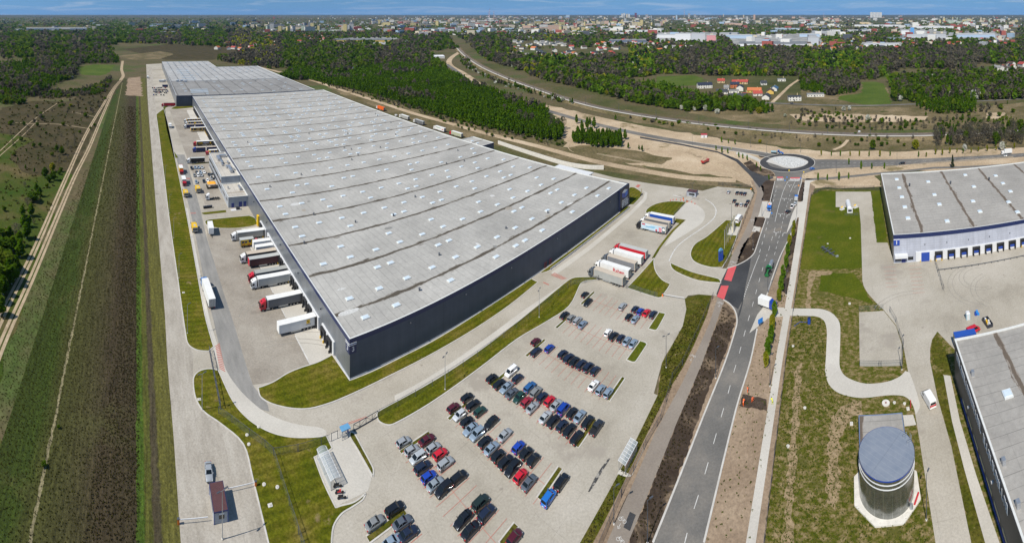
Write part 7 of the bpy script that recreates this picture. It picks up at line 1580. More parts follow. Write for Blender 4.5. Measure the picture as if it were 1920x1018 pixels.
# ---------------------------------------------------------------- people
skin = plain('skin', (.45,.26,.18), .6); hivis = plain('orange_hivis', (.85,.13,.015), .8, var=.1, scale=6); hivis_y = plain('yellow_hivis', (.7,.72,.03), .8, var=.1, scale=6); hair_m = plain('dark_hair', (.03,.02,.014), .9); boot = plain('dark_boots', (.03,.025,.02), .8)
def person(label, p, rz, m_cl, pose):
    r = tag(empty('person', Vector((p.x, p.y, .07)), rz), label, 'person')
    lean, arm = pose
    J = {'pelvis': (0, 0, .95), 'chest': (lean*.35, 0, 1.32), 'neck': (lean*.5, 0, 1.48), 'head': (lean*.6, 0, 1.66)}
    for s, n_ in ((1, 'l'), (-1, 'r')):
        J['hip'+n_] = (0, s*.1, .9); J['knee'+n_] = (.08+s*.1, s*.12, .5); J['ank'+n_] = (s*.12, s*.13, .09); J['toe'+n_] = (s*.12+.18, s*.14, .04)
        J['sh'+n_] = (lean*.42, s*.2, 1.4); J['el'+n_] = (lean*.5+arm*.18, s*.27, 1.14); J['wr'+n_] = (lean*.5+arm*.4, s*.2, 1.0); J['ha'+n_] = (lean*.5+arm*.48, s*.17, .96)
    E_ = [('pelvis', 'chest'), ('chest', 'neck'), ('neck', 'head')]
    for n_ in 'lr': E_ += [('pelvis', 'hip'+n_), ('hip'+n_, 'knee'+n_), ('knee'+n_, 'ank'+n_), ('ank'+n_, 'toe'+n_), ('chest', 'sh'+n_), ('sh'+n_, 'el'+n_), ('el'+n_, 'wr'+n_), ('wr'+n_, 'ha'+n_)]
    RAD = {'pelvis': .15, 'chest': .165, 'neck': .06, 'head': .1, 'hip': .1, 'knee': .065, 'ank': .05, 'toe': .04, 'sh': .075, 'el': .05, 'wr': .038, 'ha': .045}
    ks = list(J); me = bpy.data.meshes.new('body'); me.from_pydata([J[k] for k in ks], [(ks.index(a), ks.index(b)) for a, b in E_], [])
    o = link(bpy.data.objects.new('body', me), r); sk_ = o.modifiers.new('skin', 'SKIN')
    for i, k in enumerate(ks):
        q = k if k in RAD else k[:-1]; me.skin_vertices[0].data[i].radius = (RAD[q], RAD[q]*(1.15 if q in ('pelvis', 'chest') else 1))
    me.skin_vertices[0].data[0].use_root = True
    ss = o.modifiers.new('subsurf', 'SUBSURF'); ss.levels = ss.render_levels = 1
    bpy.context.view_layer.update(); ev = o.evaluated_get(bpy.context.evaluated_depsgraph_get()); m2 = bpy.data.meshes.new_from_object(ev); o.modifiers.clear(); o.data = m2
    m2.materials.clear(); m2.materials.append(m_cl); m2.materials.append(skin); m2.materials.append(boot)
    for f in m2.polygons:
        c = f.center; f.material_index = 1 if (c.z > 1.52 or (Vector(c)-Vector(J['hal'])).length < .1 or (Vector(c)-Vector(J['har'])).length < .1) else (2 if c.z < .13 else 0)
    h = Vector(J['head']); a = MB(); a.cyl((h.x-.03, 0, h.z+.02), (h.x-.02, 0, h.z+.12), .115, .07, n=10); a.build('hair', hair_m, r)
    for z in (1.25, 1.08): a = MB(); a.cyl((lean*.3*(z-.9)/.4, 0, z), (lean*.3*(z-.9)/.4, 0, z+.05), .2, n=12, cap=False); a.build('reflective_band', m_plate, r)
    r.scale = (1.06,)*3
    return r
person('worker in orange standing upright above the dug soil', at(1401.5, 737), R(20), hivis, (.1, .5))
person('worker in orange walking in the middle of the dug soil', at(1410, 755), R(-60), hivis, (.3, 1))
person('worker in orange bending at the left edge of the dug soil', at(1393.5, 762), R(40), hivis, (1.1, 1))
person('worker in yellow on the pale pavement', at(1448.5, 759), R(100), hivis_y, (.8, .8))
person('worker in yellow beside the roundabout approach', at(1371, 280.5), R(0), hivis_y, (.1, .4))
# ---------------------------------------------------------------- vegetation
def leaf_mat(name, cols, scale=.13, tl=.5):
    n = N(name); p = n.pos()
    a = n.noise(p, scale, 3, .6); c = n.ramp(a, [(.3, cols[0]), (.5, cols[1]), (.7, cols[2])])
    g = n.ramp(n.noise(p, 1.3, 4, .7), [(.3, (.62,)*3), (.7, (1.35,)*3)]); c = n.mix(1, c, g, 'MULTIPLY')
    n.col(c); n.rough(.8, .04)
    tr_ = n.node('ShaderNodeBsdfTranslucent', i_Color=c); mx = n.node('ShaderNodeMixShader', i_0=tl, i_1=n.b.outputs[0], i_2=tr_.outputs[0])
    n.t.links.new(mx.outputs[0], n.t.nodes['Material Output'].inputs['Surface'])
    return n.m
LEAF = {'birch': leaf_mat('birch_leaves', ((.06,.125,.004), (.09,.175,.006), (.14,.225,.012))), 'broad': leaf_mat('tree_leaves', ((.045,.1,.006), (.095,.16,.01), (.17,.21,.02)), .05), 'bare': leaf_mat('bare_twigs', ((.1,.09,.062), (.155,.135,.1), (.15,.15,.075)), .06),
        'conifer': leaf_mat('conifer_needles', ((.018,.036,.016), (.03,.055,.022), (.045,.075,.028))), 'golden': leaf_mat('golden_leaves', ((.2,.24,.015), (.28,.29,.02), (.36,.33,.03))), 'blossom': leaf_mat('white_blossom', ((.4,.43,.32), (.6,.6,.52), (.75,.75,.7))), 'fresh': leaf_mat('fresh_leaves', ((.09,.18,.01), (.14,.25,.016), (.19,.29,.025)))}
m_bark_tree = plain('tree_bark', (.12,.1,.085), .9, var=.3); m_birch_bark = plain('birch_bark', (.42,.41,.38), .8, var=.3)
#         height, radius, crown bottom, shape power
TREE = {'birch': (9.5, 1.7, .18, 'cone'), 'broad': (11, 4.2, .2, 'ball'), 'bare': (12, 3.6, .2, 'ball'), 'conifer': (13, 2.5, .06, 'spire'), 'golden': (9, 3.6, .15, 'ball'), 'blossom': (6, 2.8, .12, 'ball'), 'fresh': (10, 3.6, .15, 'ball')}
rng = np.random.default_rng(12)
def crown_quads(kind, nq, size):
    """leaf clumps through the crown's volume, unit radius and unit height"""
    shp = TREE[kind][3]; b0 = TREE[kind][2]
    t = rng.random(nq); z = b0+(1-b0)*t
    if shp == 'cone': prof = np.sin(np.pi*np.clip(.12+.86*t, 0, 1))**.8*(1.05-.4*t)
    elif shp == 'spire': prof = (1-t)*.95+.05
    else: prof = np.sqrt(np.clip(1-(2*t-1.0)**2, 0, 1))*.95+.05
    a = rng.random(nq)*2*np.pi; r = np.sqrt(rng.random(nq))
    lobe = .78+.22*np.sin(a*3+rng.random()*6+t*5)
    r = (.35+.65*r)*prof*lobe
    c = np.stack([np.cos(a)*r, np.sin(a)*r, z], 1)
    return c, size*(.6+.8*rng.random(nq))
def quads_mesh(C, Sx, scale_xy, scale_z, up=.35):
    """random quads at points C (n,3), half sizes Sx in metres"""
    n = len(C); d1 = rng.normal(size=(n, 3)); d1 /= np.linalg.norm(d1, axis=1)[:, None]
    d2 = rng.normal(size=(n, 3)); d2 -= (d2*d1).sum(1)[:, None]*d1; d2 /= np.linalg.norm(d2, axis=1)[:, None]
    d1 *= Sx[:, None]; d2 *= (Sx*.8)[:, None]
    return np.stack([C-d1-d2, C+d1-d2*.7, C+d1*.8+d2, C-d1*.9+d2], 1).reshape(-1, 3)
def np_mesh(name, V_, m, mi=None):
    n = len(V_)//4; me = bpy.data.meshes.new(name); me.vertices.add(len(V_)); me.vertices.foreach_set('co', V_.astype(np.float32).ravel())
    me.loops.add(len(V_)); me.loops.foreach_set('vertex_index', np.arange(len(V_), dtype=np.int32)); me.polygons.add(n)
    me.polygons.foreach_set('loop_start', np.arange(n, dtype=np.int32)*4)
    for x in (m if isinstance(m, list) else [m]): me.materials.append(x)
    if mi is not None: me.polygons.foreach_set('material_index', mi.astype(np.int32))
    me.update(calc_edges=True); return me
PROTO = {}
def tree_proto(kind, var):
    if (kind, var) in PROTO: return PROTO[kind, var]
    Ht, Rd, b0, shp = TREE[kind]; nq = {'birch': 260, 'bare': 230, 'conifer': 300}.get(kind, 420)
    C, s = crown_quads(kind, nq, {'birch': .42, 'bare': .34, 'conifer': .5}.get(kind, .62)); C = C*np.array([Rd, Rd, Ht])
    cm_ = np_mesh('crown', quads_mesh(C, s, 1, 1), LEAF[kind])
    b = MB(); b.cyl((0, 0, 0), (.1, 0, Ht*.55), .022*Ht*.7, .009*Ht, n=6); b.cyl((.1, 0, Ht*.55), (.05, .1, Ht*.88), .009*Ht, .003*Ht, n=5)
    for k in range(4):
        a = k*1.7+var; z = Ht*(.3+.13*k); b.cyl((.05, 0, z), (math.cos(a)*Rd*.6, math.sin(a)*Rd*.6, z+Ht*.14), .006*Ht, .002*Ht, n=4)
    PROTO[kind, var] = (cm_, b.mesh('trunk', [m_birch_bark if kind == 'birch' else m_bark_tree])); return PROTO[kind, var]
def tree(kind, p, h, label, group, wide=1.0, z=.02):
    cm_, tm = tree_proto(kind, random.randrange(3)); k = h/TREE[kind][0]
    r = tag(empty({'conifer': 'conifer_tree', 'birch': 'birch_tree', 'bare': 'bare_tree', 'blossom': 'blossom_tree'}.get(kind, 'tree'), Vector((p.x, p.y, z)), random.uniform(0, 6.3)), label, 'tree', group)
    r.scale = (k*wide, k*wide, k)
    link(bpy.data.objects.new('crown', cm_), r); link(bpy.data.objects.new('trunk', tm), r)
def inside(poly, x, y):
    c = np.zeros(len(x), bool); n = len(poly)
    for i in range(n):
        (x1, y1), (x2, y2) = poly[i], poly[i-1]
        k = ((y1 > y) != (y2 > y)); c ^= k & (x < (x2-x1)*(y-y1)/((y2-y1) or 1e-9)+x1)
    return c
def scatter(poly, s0, grow=700.0, power=1.0, dmax=26000.0):
    """jittered rings of places whose photo pixels fall in poly; spacing widens with distance"""
    ys = [max(q[1], 26.6) for q in poly]; xs = [q[0] for q in poly]
    d0 = H*F/(max(ys)-Y0); d1 = min(dmax, H*F/(min(ys)-Y0)); t0, t1 = (min(xs)-CX)/F, (max(xs)-CX)/F
    out = []; D = d0
    while D < d1:
        s = s0*max(1.0, (D/grow))**power
        n = max(1, int((t1-t0)*D/s)); th = t0+(t1-t0)*(np.arange(n)+rng.random(n))/n; dd = D+s*(rng.random(n)-.5)*1.2
        px_, py_ = th*F+CX, H*F/dd+Y0; k = inside(poly, px_, py_)
        out.append(np.stack([dd[k]*np.sin(th[k]), dd[k]*np.cos(th[k]), np.full(k.sum(), s), dd[k]], 1)); D += s*.9
    return np.concatenate(out) if out else np.zeros((0, 4))
HOLES = []
def drop_holes(P_):
    if not len(P_): return P_
    x = np.arctan2(P_[:, 0], P_[:, 1])*F+CX; y = H*F/P_[:, 3]+Y0; k = np.ones(len(P_), bool)
    for h in HOLES: k &= ~inside(h, x, y)
    return P_[k]
ZONES = []
def wood(poly, mix, s0=4.0, grow=700, power=1.0, hs=1.0, thin=0.0): ZONES.append((poly, mix, s0, grow, power, hs, thin))
# clearings, hamlets, halls and roads that stay open
HOLES += [[(632, 72), (748, 72), (748, 80), (652, 82)], [(45, 50), (168, 50), (168, 58), (45, 58)], [(1226, 139), (1318, 139), (1312, 168), (1226, 164)], [(1300, 143), (1500, 143), (1502, 190), (1440, 195), (1350, 188), (1300, 176)], [(1612, 150), (1668, 150), (1674, 197), (1570, 197), (1610, 168)],
          [(815, 96), (862, 90), (862, 118), (815, 112)],
          [(838, 66), (856, 66), (930, 128), (1300, 226), (1300, 236), (1090, 200), (900, 140)], [(836, 112), (852, 112), (890, 150), (1040, 200), (1040, 216), (880, 160)], [(1228, 62), (1345, 62), (1345, 80), (1228, 77)], [(1358, 65), (1440, 66), (1540, 63), (1540, 88), (1385, 91)], [(1616, 80), (1692, 80), (1692, 91), (1616, 91)], [(1688, 54), (1778, 60), (1778, 75), (1688, 75)], [(1790, 62), (1870, 62), (1868, 74), (1790, 74)], [(1140, 74), (1214, 74), (1214, 82), (1140, 82)], [(962, 78), (1062, 78), (1062, 90), (962, 90)], [(965, 92), (1180, 88), (1180, 108), (965, 108)], [(1830, 120), (1920, 120), (1920, 138), (1830, 138)],
          [(150, 120), (220, 120), (205, 140), (140, 142)], [(215, 80), (470, 90), (400, 116), (225, 118)], [(225, 100), (245, 100), (250, 125), (225, 125)], [(1880, 46), (1905, 46), (1905, 80), (1860, 84)]]
GROVE = [(520, 150), (551, 130), (640, 144), (740, 121), (837, 136), (880, 156), (990, 196), (1027, 203), (1030, 217), (1010, 225), (1055, 240), (1058, 262), (1030, 264), (980, 256), (880, 233), (780, 202), (700, 178), (640, 164), (580, 150)]
wood(GROVE, {'birch': .97, 'bare': .03}, 3.3, 900, 1.0)
wood([(1072, 258), (1165, 262), (1167, 278), (1120, 278), (1072, 268)], {'birch': 1}, 3.0, hs=.95)
wood([(0, 122), (60, 116), (110, 110), (160, 104), (226, 105), (230, 118), (200, 121), (150, 125), (140, 146), (118, 152), (92, 168), (60, 182), (0, 182)], {'birch': .62, 'broad': .12, 'bare': .24, 'blossom': .02}, 4.6, thin=.22)
wood([(0, 172), (45, 176), (48, 196), (0, 196)], {'broad': .5, 'fresh': .3, 'bare': .2}, 4, hs=.5)
wood([(70, 170), (130, 172), (185, 160), (205, 145), (212, 150), (196, 175), (140, 182), (75, 186)], {'bare': .5, 'broad': .3, 'birch': .2}, 5, hs=.4)
wood([(455, 100), (520, 92), (640, 90), (800, 95), (815, 112), (840, 132), (740, 118), (640, 140), (551, 127), (510, 130), (400, 114)], {'broad': .3, 'birch': .3, 'bare': .37, 'golden': .03}, 6.0, 700, thin=.25)
wood([(870, 96), (960, 106), (1150, 108), (1300, 92), (1420, 90), (1560, 100), (1700, 94), (1920, 86), (1920, 120), (1830, 140), (1800, 130), (1700, 128), (1640, 150), (1510, 158), (1490, 145), (1330, 142), (1225, 143), (1150, 150), (1240, 185), (1300, 190), (1300, 210), (1180, 192), (1080, 165), (1010, 148), (960, 128), (900, 108)], {'bare': .46, 'broad': .22, 'birch': .12, 'golden': .07, 'fresh': .09, 'conifer': .03, 'blossom': .01}, 6.5, 650, 1.0, thin=.12)
wood([(1100, 158), (1230, 160), (1300, 180), (1400, 196), (1440, 200), (1440, 214), (1380, 208), (1290, 210), (1180, 192)], {'birch': .45, 'fresh': .25, 'broad': .2, 'blossom': .06, 'bare': .04}, 5.0)
wood([(1490, 140), (1560, 146), (1620, 158), (1614, 172), (1560, 180), (1500, 170)], {'birch': .75, 'bare': .25}, 4.5)
wood([(1670, 150), (1760, 140), (1920, 130), (1920, 186), (1800, 190), (1714, 192), (1672, 190)], {'birch': .4, 'broad': .25, 'bare': .25, 'blossom': .03, 'fresh': .07}, 6.0)
wood([(1715, 192), (1830, 190), (1830, 212), (1760, 214), (1722, 205)], {'birch': .95, 'broad': .05}, 5.0, hs=.95)
wood([(1500, 205), (1700, 226), (1920, 222), (1920, 238), (1700, 246), (1560, 244), (1480, 232)], {'bare': .5, 'broad': .35, 'birch': .15}, 8, hs=.3)
wood([(1750, 252), (1920, 244), (1920, 272), (1850, 276), (1760, 276)], {'bare': .8, 'birch': .1, 'broad': .1}, 6, hs=.85)
wood([(1290, 234), (1500, 252), (1740, 258), (1740, 276), (1560, 278), (1440, 266), (1290, 242)], {'bare': .4, 'broad': .5, 'fresh': .1}, 12, hs=.28)
wood([(1230, 164), (1300, 178), (1300, 196), (1180, 168)], {'fresh': .3, 'broad': .4, 'bare': .3}, 8, hs=.6)
wood([(1400, 215), (1560, 236), (1760, 240), (1900, 232), (1900, 192), (1840, 196), (1836, 214), (1740, 230), (1500, 230)], {'bare': .45, 'broad': .35, 'birch': .2}, 15, hs=.42)
wood([(700, 178), (840, 218), (1000, 258), (1060, 268), (1060, 276), (1000, 268), (840, 228), (700, 186)], {'broad': .5, 'bare': .5}, 7, hs=.28)
wood([(20, 215), (190, 170), (205, 180), (140, 320), (60, 430), (0, 430)], {'bare': .5, 'broad': .35, 'birch': .15}, 17, hs=.3)
wood([(1180, 210), (1290, 232), (1290, 242), (1180, 224)], {'bare': .4, 'broad': .6}, 8, hs=.3)
wood([(600, 150), (760, 196), (900, 242), (1060, 272), (1060, 280), (900, 252), (760, 206), (600, 158)], {'bare': .6, 'broad': .4}, 8, hs=.22)
wood([(850, 98), (905, 125), (960, 148), (1050, 176), (1160, 208), (1160, 215), (1040, 190), (930, 158), (870, 126)], {'birch': .3, 'broad': .3, 'blossom': .2, 'bare': .2}, 8, hs=.6)
wood([(0, 62), (470, 60), (470, 92), (300, 84), (210, 84), (215, 104), (160, 102), (0, 112)], {'broad': .34, 'birch': .3, 'bare': .33, 'golden': .03}, 7.0, 700, 1.1, thin=.5)
wood([(0, 84), (210, 82), (215, 104), (0, 106)], {'bare': .7, 'broad': .3}, 9, 700, 1.0, hs=.35)
wood([(230, 92), (330, 84), (470, 96), (450, 112), (310, 112), (300, 104)], {'bare': .5, 'broad': .3, 'birch': .2}, 9, hs=.6)
wood([(0, 29.5), (480, 28.8), (480, 64), (0, 64)], {'broad': .6, 'bare': .22, 'conifer': .12, 'golden': .06}, 7.0, 750, 1.32, thin=.3)
wood([(480, 28.6), (1920, 28.2), (1920, 64), (480, 64)], {'broad': .62, 'bare': .2, 'conifer': .1, 'golden': .08}, 7.0, 750, 1.32, hs=.75, thin=.5)
wood([(1300, 150), (1500, 150), (1490, 192), (1350, 186)], {'fresh': .3, 'broad': .4, 'conifer': .2, 'blossom': .1}, 11, hs=.5)
wood([(1060, 88), (1165, 90), (1165, 108), (965, 108), (965, 92)], {'broad': .6, 'fresh': .2, 'bare': .2}, 13, 700, hs=.5)
wood([(470, 62), (850, 62), (860, 96), (640, 92), (470, 100)], {'broad': .36, 'bare': .36, 'birch': .22, 'golden': .06}, 7.0, 700, 1.1, thin=.42)
wood([(850, 62), (1920, 62), (1920, 92), (1700, 96), (1560, 100), (1300, 94), (1150, 108), (960, 106), (866, 92)], {'broad': .4, 'bare': .38, 'golden': .08, 'fresh': .08, 'birch': .06}, 7.0, 700, 1.1, hs=.85, thin=.48)
pts = []
for poly, mix_, s0, grow, power, hs, thin in ZONES:
    P_ = drop_holes(scatter(poly, s0, grow, power))
    if thin: P_ = P_[rng.random(len(P_)) > thin]
    ks = list(mix_); w_ = np.array([mix_[k] for k in ks])
    if not len(P_): continue
    L1 = np.maximum(22.0, P_[:, 3]*.026); val = sum(np.sin((P_[:, 0]*math.cos(a)+P_[:, 1]*math.sin(a))/L1*f+ph) for a, f, ph in ((.3, 1, 0), (1.4, 1.3, 2), (2.5, .8, 4), (.9, 2.3, 1), (2.0, 2.9, 5)))+rng.normal(size=len(P_))*1.7
    rank = np.argsort(np.argsort(val))/max(1, len(P_)); kk = np.clip(np.searchsorted(np.cumsum(w_/w_.sum()), rank), 0, len(ks)-1)
    # neighbours tend to be of one kind
    for i, k in enumerate(ks): pts += [(p[3], k, p[0], p[1], p[2], s0, hs, poly is GROVE) for p in P_[kk == i]]
pts.sort()
NAMES = {'birch': ('slender green birch among the dense young birch woods', 'birches of the groves and woodland edges'), 'broad': ('green leafy tree growing in the mixed woodland', 'leafy trees of the woodland'), 'bare': ('grey-brown leafless tree standing in the woodland', 'leafless trees of the woodland'), 'conifer': ('dark conifer among the paler woodland trees', 'dark conifers of the woodland'),
         'golden': ('yellow-green spring tree standing out in the woodland', 'yellow-green trees of the woodland'), 'blossom': ('white blossoming tree at the woodland edge', 'blossoming trees'), 'fresh': ('bright fresh green tree in the woodland', 'fresh green trees of the woodland')}
CAP = {'birch': 270, 'broad': 110, 'bare': 220, 'conifer': 40, 'golden': 30, 'blossom': 50, 'fresh': 50}
used = {k: 0 for k in CAP}; rest = {k: [] for k in CAP}
random.seed(31)
for d, k, x, y, s, s0, hs, gv in pts:
    if used[k] < CAP[k] and d < 1300:
        used[k] += 1; tree(k, Vector((x, y, 0)), TREE[k][0]*hs*random.uniform(.7, 1.2), NAMES[k][0] if hs > .45 else NAMES[k][0].replace('tree', 'bush').replace('birch', 'young birch', 1) if k != 'birch' else NAMES[k][0], NAMES[k][1], 1.0 if hs > .45 else 1.5)
    else: rest[k].append((x, y, s, s0, hs, d))
for k, L_ in rest.items():
    if not L_: continue
    A = np.array(L_); Vs = []
    Ht, Rd, b0, shp = TREE[k]
    for lo, hi, nq, q in ((0, 700, 46, 1.0), (700, 1300, 22, 1.25), (1300, 2600, 13, 1.5), (2600, 6000, 9, 1.7), (6000, 1e9, 6, 1.7)):
        B = A[(A[:, 5] >= lo) & (A[:, 5] < hi)]
        if not len(B): continue
        n = len(B); C, s = crown_quads(k, n*nq, 1.0)
        hh = np.repeat(Ht*B[:, 4]*(.5+.75*rng.random(n)), nq); grow_ = np.repeat(np.maximum(1.0, B[:, 2]/np.maximum(5.0, B[:, 3])/1.15), nq)
        wd = np.repeat(np.where(B[:, 4] > .45, 1.0, 1.5)*B[:, 4]*Rd*(.62+.7*rng.random(n)), nq)*grow_
        C = np.stack([C[:, 0]*wd, C[:, 1]*wd, C[:, 2]*hh], 1); C[:, 0] += np.repeat(B[:, 0], nq); C[:, 1] += np.repeat(B[:, 1], nq)
        sz = s*np.minimum(wd, hh*.6)*.4*q*(46/nq)**.15*(.8 if k == 'bare' else 1.0); Q = quads_mesh(C, sz, 1, 1); Q[:, 2] = np.maximum(Q[:, 2], .1); Vs.append(Q)
    V_ = np.concatenate(Vs)
    o = link(bpy.data.objects.new({'birch': 'birch_woods', 'broad': 'leafy_woods', 'bare': 'leafless_woods', 'conifer': 'conifer_woods', 'golden': 'golden_woods', 'blossom': 'blossom_thickets', 'fresh': 'fresh_woods'}[k], np_mesh('woods', V_, LEAF[k])))
    tag(o, NAMES[k][1].replace('of the', 'massed in the')+', merging into far woods', 'woods', None, 'stuff')
# single trees that stand out
random.seed(17)
def lone(kind, x, y, h, label, wide=1.0, group=None): tree(kind, at(x, y), h, label, group, wide)
for x, y, h, k in ((6,552,6.5,'birch'),(22,533,7,'birch'),(12,505,6.5,'broad'),(30,508,6,'birch'),(38,482,7,'birch'),(24,470,6,'birch'),(49,447,7,'birch'),(44,425,6,'birch'),(30,440,5,'bare'),(58,405,6,'birch'),(8,475,6,'broad'),(-4,535,7,'broad'),(74,368,5,'birch'),(68,358,4.5,'birch'),(52,385,4,'bare'),(2,590,6,'birch'),(36,460,6,'birch'),(16,520,7,'birch'),(-2,500,7,'broad'),(18,450,6,'birch'),(-6,565,7,'birch'),(54,425,5,'birch'),(42,405,5,'birch'),(28,525,6,'birch'),(62,378,5,'broad'),(0,455,6,'broad')):
    lone(k, x, y, h*1.1, 'green tree in the row beside the sandy tracks', 1.9, 'trees beside the sandy tracks')
for x, y, h, k in ((106,284,5,'broad'),(116,290,6,'broad'),(126,276,6,'bare'),(98,322,6,'golden'),(84,334,7,'broad'),(112,302,6,'bare'),(140,268,5,'bare'),(100,338,6,'broad'),(134,288,6,'bare')):
    lone(k, x, y, h, 'small tree in the meadow clump left of the tracks', 1.0, 'meadow clump trees left of the tracks')
for x, y, h, w_ in ((183,166,5,1.6),(192,164,5.5,1.6),(199,160,5,1.4)): lone('golden', x, y, h, 'vivid yellow shrub beside the sandy tracks', w_, 'yellow shrubs beside the tracks')
for x, y, k, h, lb in ((80,222,'broad',3,'round dark bush alone in the meadow'),(133,200,'golden',3.5,'small yellow-green tree alone in the meadow'),(98,228,'broad',2,'low green bush near the meadow path'),(83,875,'broad',1.2,'dark round bush on the striped field'),(110,803,'broad',.8,'tiny dark bush on the striped field')): lone(k, x, y, h, lb, 1.7)
for x, y, h in ((1081,232,9),(1091,244,9.5),(1101,242,11),(1114,241,11),(1106,236,8),(1172,262,9),(1178,279,5),(1204,284,5),(1198,281,4),(1073,196,8),(1154,226,6)): lone('birch', x, y, h, 'lone birch on the sand near the small grove', 1.25, 'lone birches on the sand')
for x, y, h, k in ((1408,214,9.5,'birch'),(1430,212,9,'birch'),(1440,211,10,'birch'),(1448,210,9,'birch'),(1424,213,7,'golden'),(1390,208,8,'bare')): lone(k, x, y, h, 'tall tree of the cluster on the heath by the railway', 1.5, 'tree cluster by the railway heath')
for x, y, h, lb, w_ in ((1582,208,5,'left of two blossoming bushes on the heath',1.0),(1593,207,5,'right of two blossoming bushes on the heath',.9),(1627,226,5.5,'white blossoming bush on the sand streak',1.0),(1828,187,12,'large round white blossoming tree by the lane',1.2),(1879,281,6,'blossoming tree behind the roundabout road',1.0),(1809,283,5,'blossoming sapling near the bare trees',.8),(1345,213,5,'white bush below the hamlet',1.2),(1472,219,3,'small white bush on the heath',1.3),(1055,190,5,'blossoming tree between road and railway',1.2)): lone('blossom', x, y, h, lb, w_)
for x, y, h, k, lb, w_ in ((1786,314,9,'conifer','dark conical tree behind the pale grey hall',.9),(1637,281,8,'broad','dark green bush left on the railway slope',.9),(1717,280,7.5,'golden','big yellow-green bush on the railway slope',1.1),(1626,266,5,'bare','dark bush above the railway slope',1.0),(1756,285,7,'bare','brown bush by the roundabout road',.8),(1425,268,3,'golden','yellow-green bush below the railway',1.4),(1567,206,3.5,'conifer','small dark bush on the heath',1.5),(1680,190,4,'broad','dark round bush beside the lane',1.2),(1736,218,5,'birch','young birch on the heath edge',1.5),(1805,226,7,'birch','pointed birch near the small sand patch',1.4)): lone(k, x, y, h, lb, w_)
TCs = TC; sap = [(778,872),(835,876),(885,877),(940,877),(992,877),(1047,880),(1108,880),(1165,877),(1325,882),(1368,882),(1420,868),(1458,872),(1500,862),(1540,858),(1575,862),(1620,858),(1660,852),(1710,850),(1760,845),(1810,840),(1862,836)]
for x, y in sap: tree('fresh' if x % 2 else 'golden', TCs(x, y), random.uniform(3.6, 5), 'staked sapling in the row behind the roundabout road', 'saplings behind the roundabout road', .42)
for x, y in ((933,925),(1002,950),(1062,950),(1133,950),(932,1006),(878,1014),(812,1014),(760,1012)): tree('fresh', TCs(x, y), random.uniform(4, 6), 'young tree between roundabout road and footway', 'young trees between roundabout road and footway', .42)
for x, y in ((218,800),(256,805),(294,812),(187,845),(220,860),(253,862),(315,885),(337,892),(362,902),(415,940),(438,960),(484,1012)): tree('fresh', TCs(x, y), random.uniform(3.5, 5), 'young street tree on the approach left of the roundabout', 'young street trees left of the roundabout', .45)
for x, y, h in ((1480,462,5.5),(1477,482,6),(1474,504,6),(1468,525,6),(1465,548,6.5),(1461,566,5),(1452,596,6),(1448,620,5.5),(1446,645,6),(1440,668,6),(1436,690,5),(1489,430,4.5),(1487,445,5)): tree('golden' if h < 5.6 else 'fresh', at(x, y), h, 'slim roadside tree in the bed right of the public road', 'slim roadside trees right of the public road', .52)
# low scrub as stuff: tufts over rough ground
def tufts(name, poly, s0, size, m, label, hgt=.5, grow=200, thin=0):
    P_ = drop_holes(scatter(poly, s0, grow, 1.0))
    if thin: P_ = P_[rng.random(len(P_)) > thin]
    n = len(P_); nq = 5; C = np.zeros((n*nq, 3)); g = np.repeat(P_[:, 2]/s0, nq)
    C[:, 0] = np.repeat(P_[:, 0], nq)+rng.normal(size=n*nq)*size*.7*g; C[:, 1] = np.repeat(P_[:, 1], nq)+rng.normal(size=n*nq)*size*.7*g; C[:, 2] = hgt*rng.random(n*nq)*np.minimum(g, 2)+.08
    Q = quads_mesh(C, size*(.4+.6*rng.random(n*nq))*g, 1, 1); Q[:, 2] = np.maximum(Q[:, 2], .05)
    tag(link(bpy.data.objects.new(name, np_mesh(name, Q, m))), label, 'scrub', None, 'stuff')
tuft_m = leaf_mat('rough_grass', ((.04,.05,.008), (.07,.067,.014), (.11,.09,.035)), .06); tuft_b = leaf_mat('brown_heather', ((.035,.028,.012), (.065,.05,.025), (.085,.075,.03)), .1); tuft_g = leaf_mat('green_tufts', ((.06,.09,.012), (.09,.12,.018), (.13,.14,.03)), .2)
tufts('field_tufts', [(0, 1030), (262, 1030), (262, 200), (228, 200), (170, 300), (110, 430), (0, 680)], .8, .13, tuft_m, 'rough grass tufts over the striped field', .12, 140, .3)
tufts('heather_tufts', [(150, 1030), (258, 1030), (262, 680), (260, 340), (252, 200), (240, 200), (236, 340), (215, 680)], .7, .15, tuft_b, 'brown heather tufts on the dark field strip', .16, 140, .3)
tufts('meadow_tufts', [(0, 620), (60, 470), (120, 330), (200, 170), (200, 150), (60, 195), (0, 210)], 4.5, .6, tuft_m, 'scrubby tufts over the meadow', .6, 300, .55)
tufts('plot_tufts', [(1436, 1030), (1474, 690), (1550, 690), (1552, 725), (1574, 740), (1615, 750), (1615, 775), (1606, 850), (1606, 950), (1640, 985), (1720, 950), (1748, 1030)], .7, .15, tuft_g, 'green tufts over the bare young plot', .25, 140, .3)
tufts('soil_tufts', [(1322, 1020), (1382, 768), (1408, 680), (1440, 600), (1478, 500), (1488, 500), (1462, 670), (1404, 1018)], 1.6, .16, tuft_g, 'sparse weeds on the bare roadside soil', .2, 160, .4)
tufts('plot_tufts', [(1478, 680), (1494, 592), (1540, 600), (1548, 680)], .8, .2, tuft_g, 'green tufts beside the driveway', .25, 140, .3)
tufts('bed_tufts', [(1180, 1020), (1268, 798), (1318, 682), (1356, 575), (1374, 600), (1355, 655), (1320, 730), (1278, 860), (1232, 985), (1222, 1020)], .8, .18, tuft_b, 'dark dry growth in the roadside bed', .3, 140, .45)
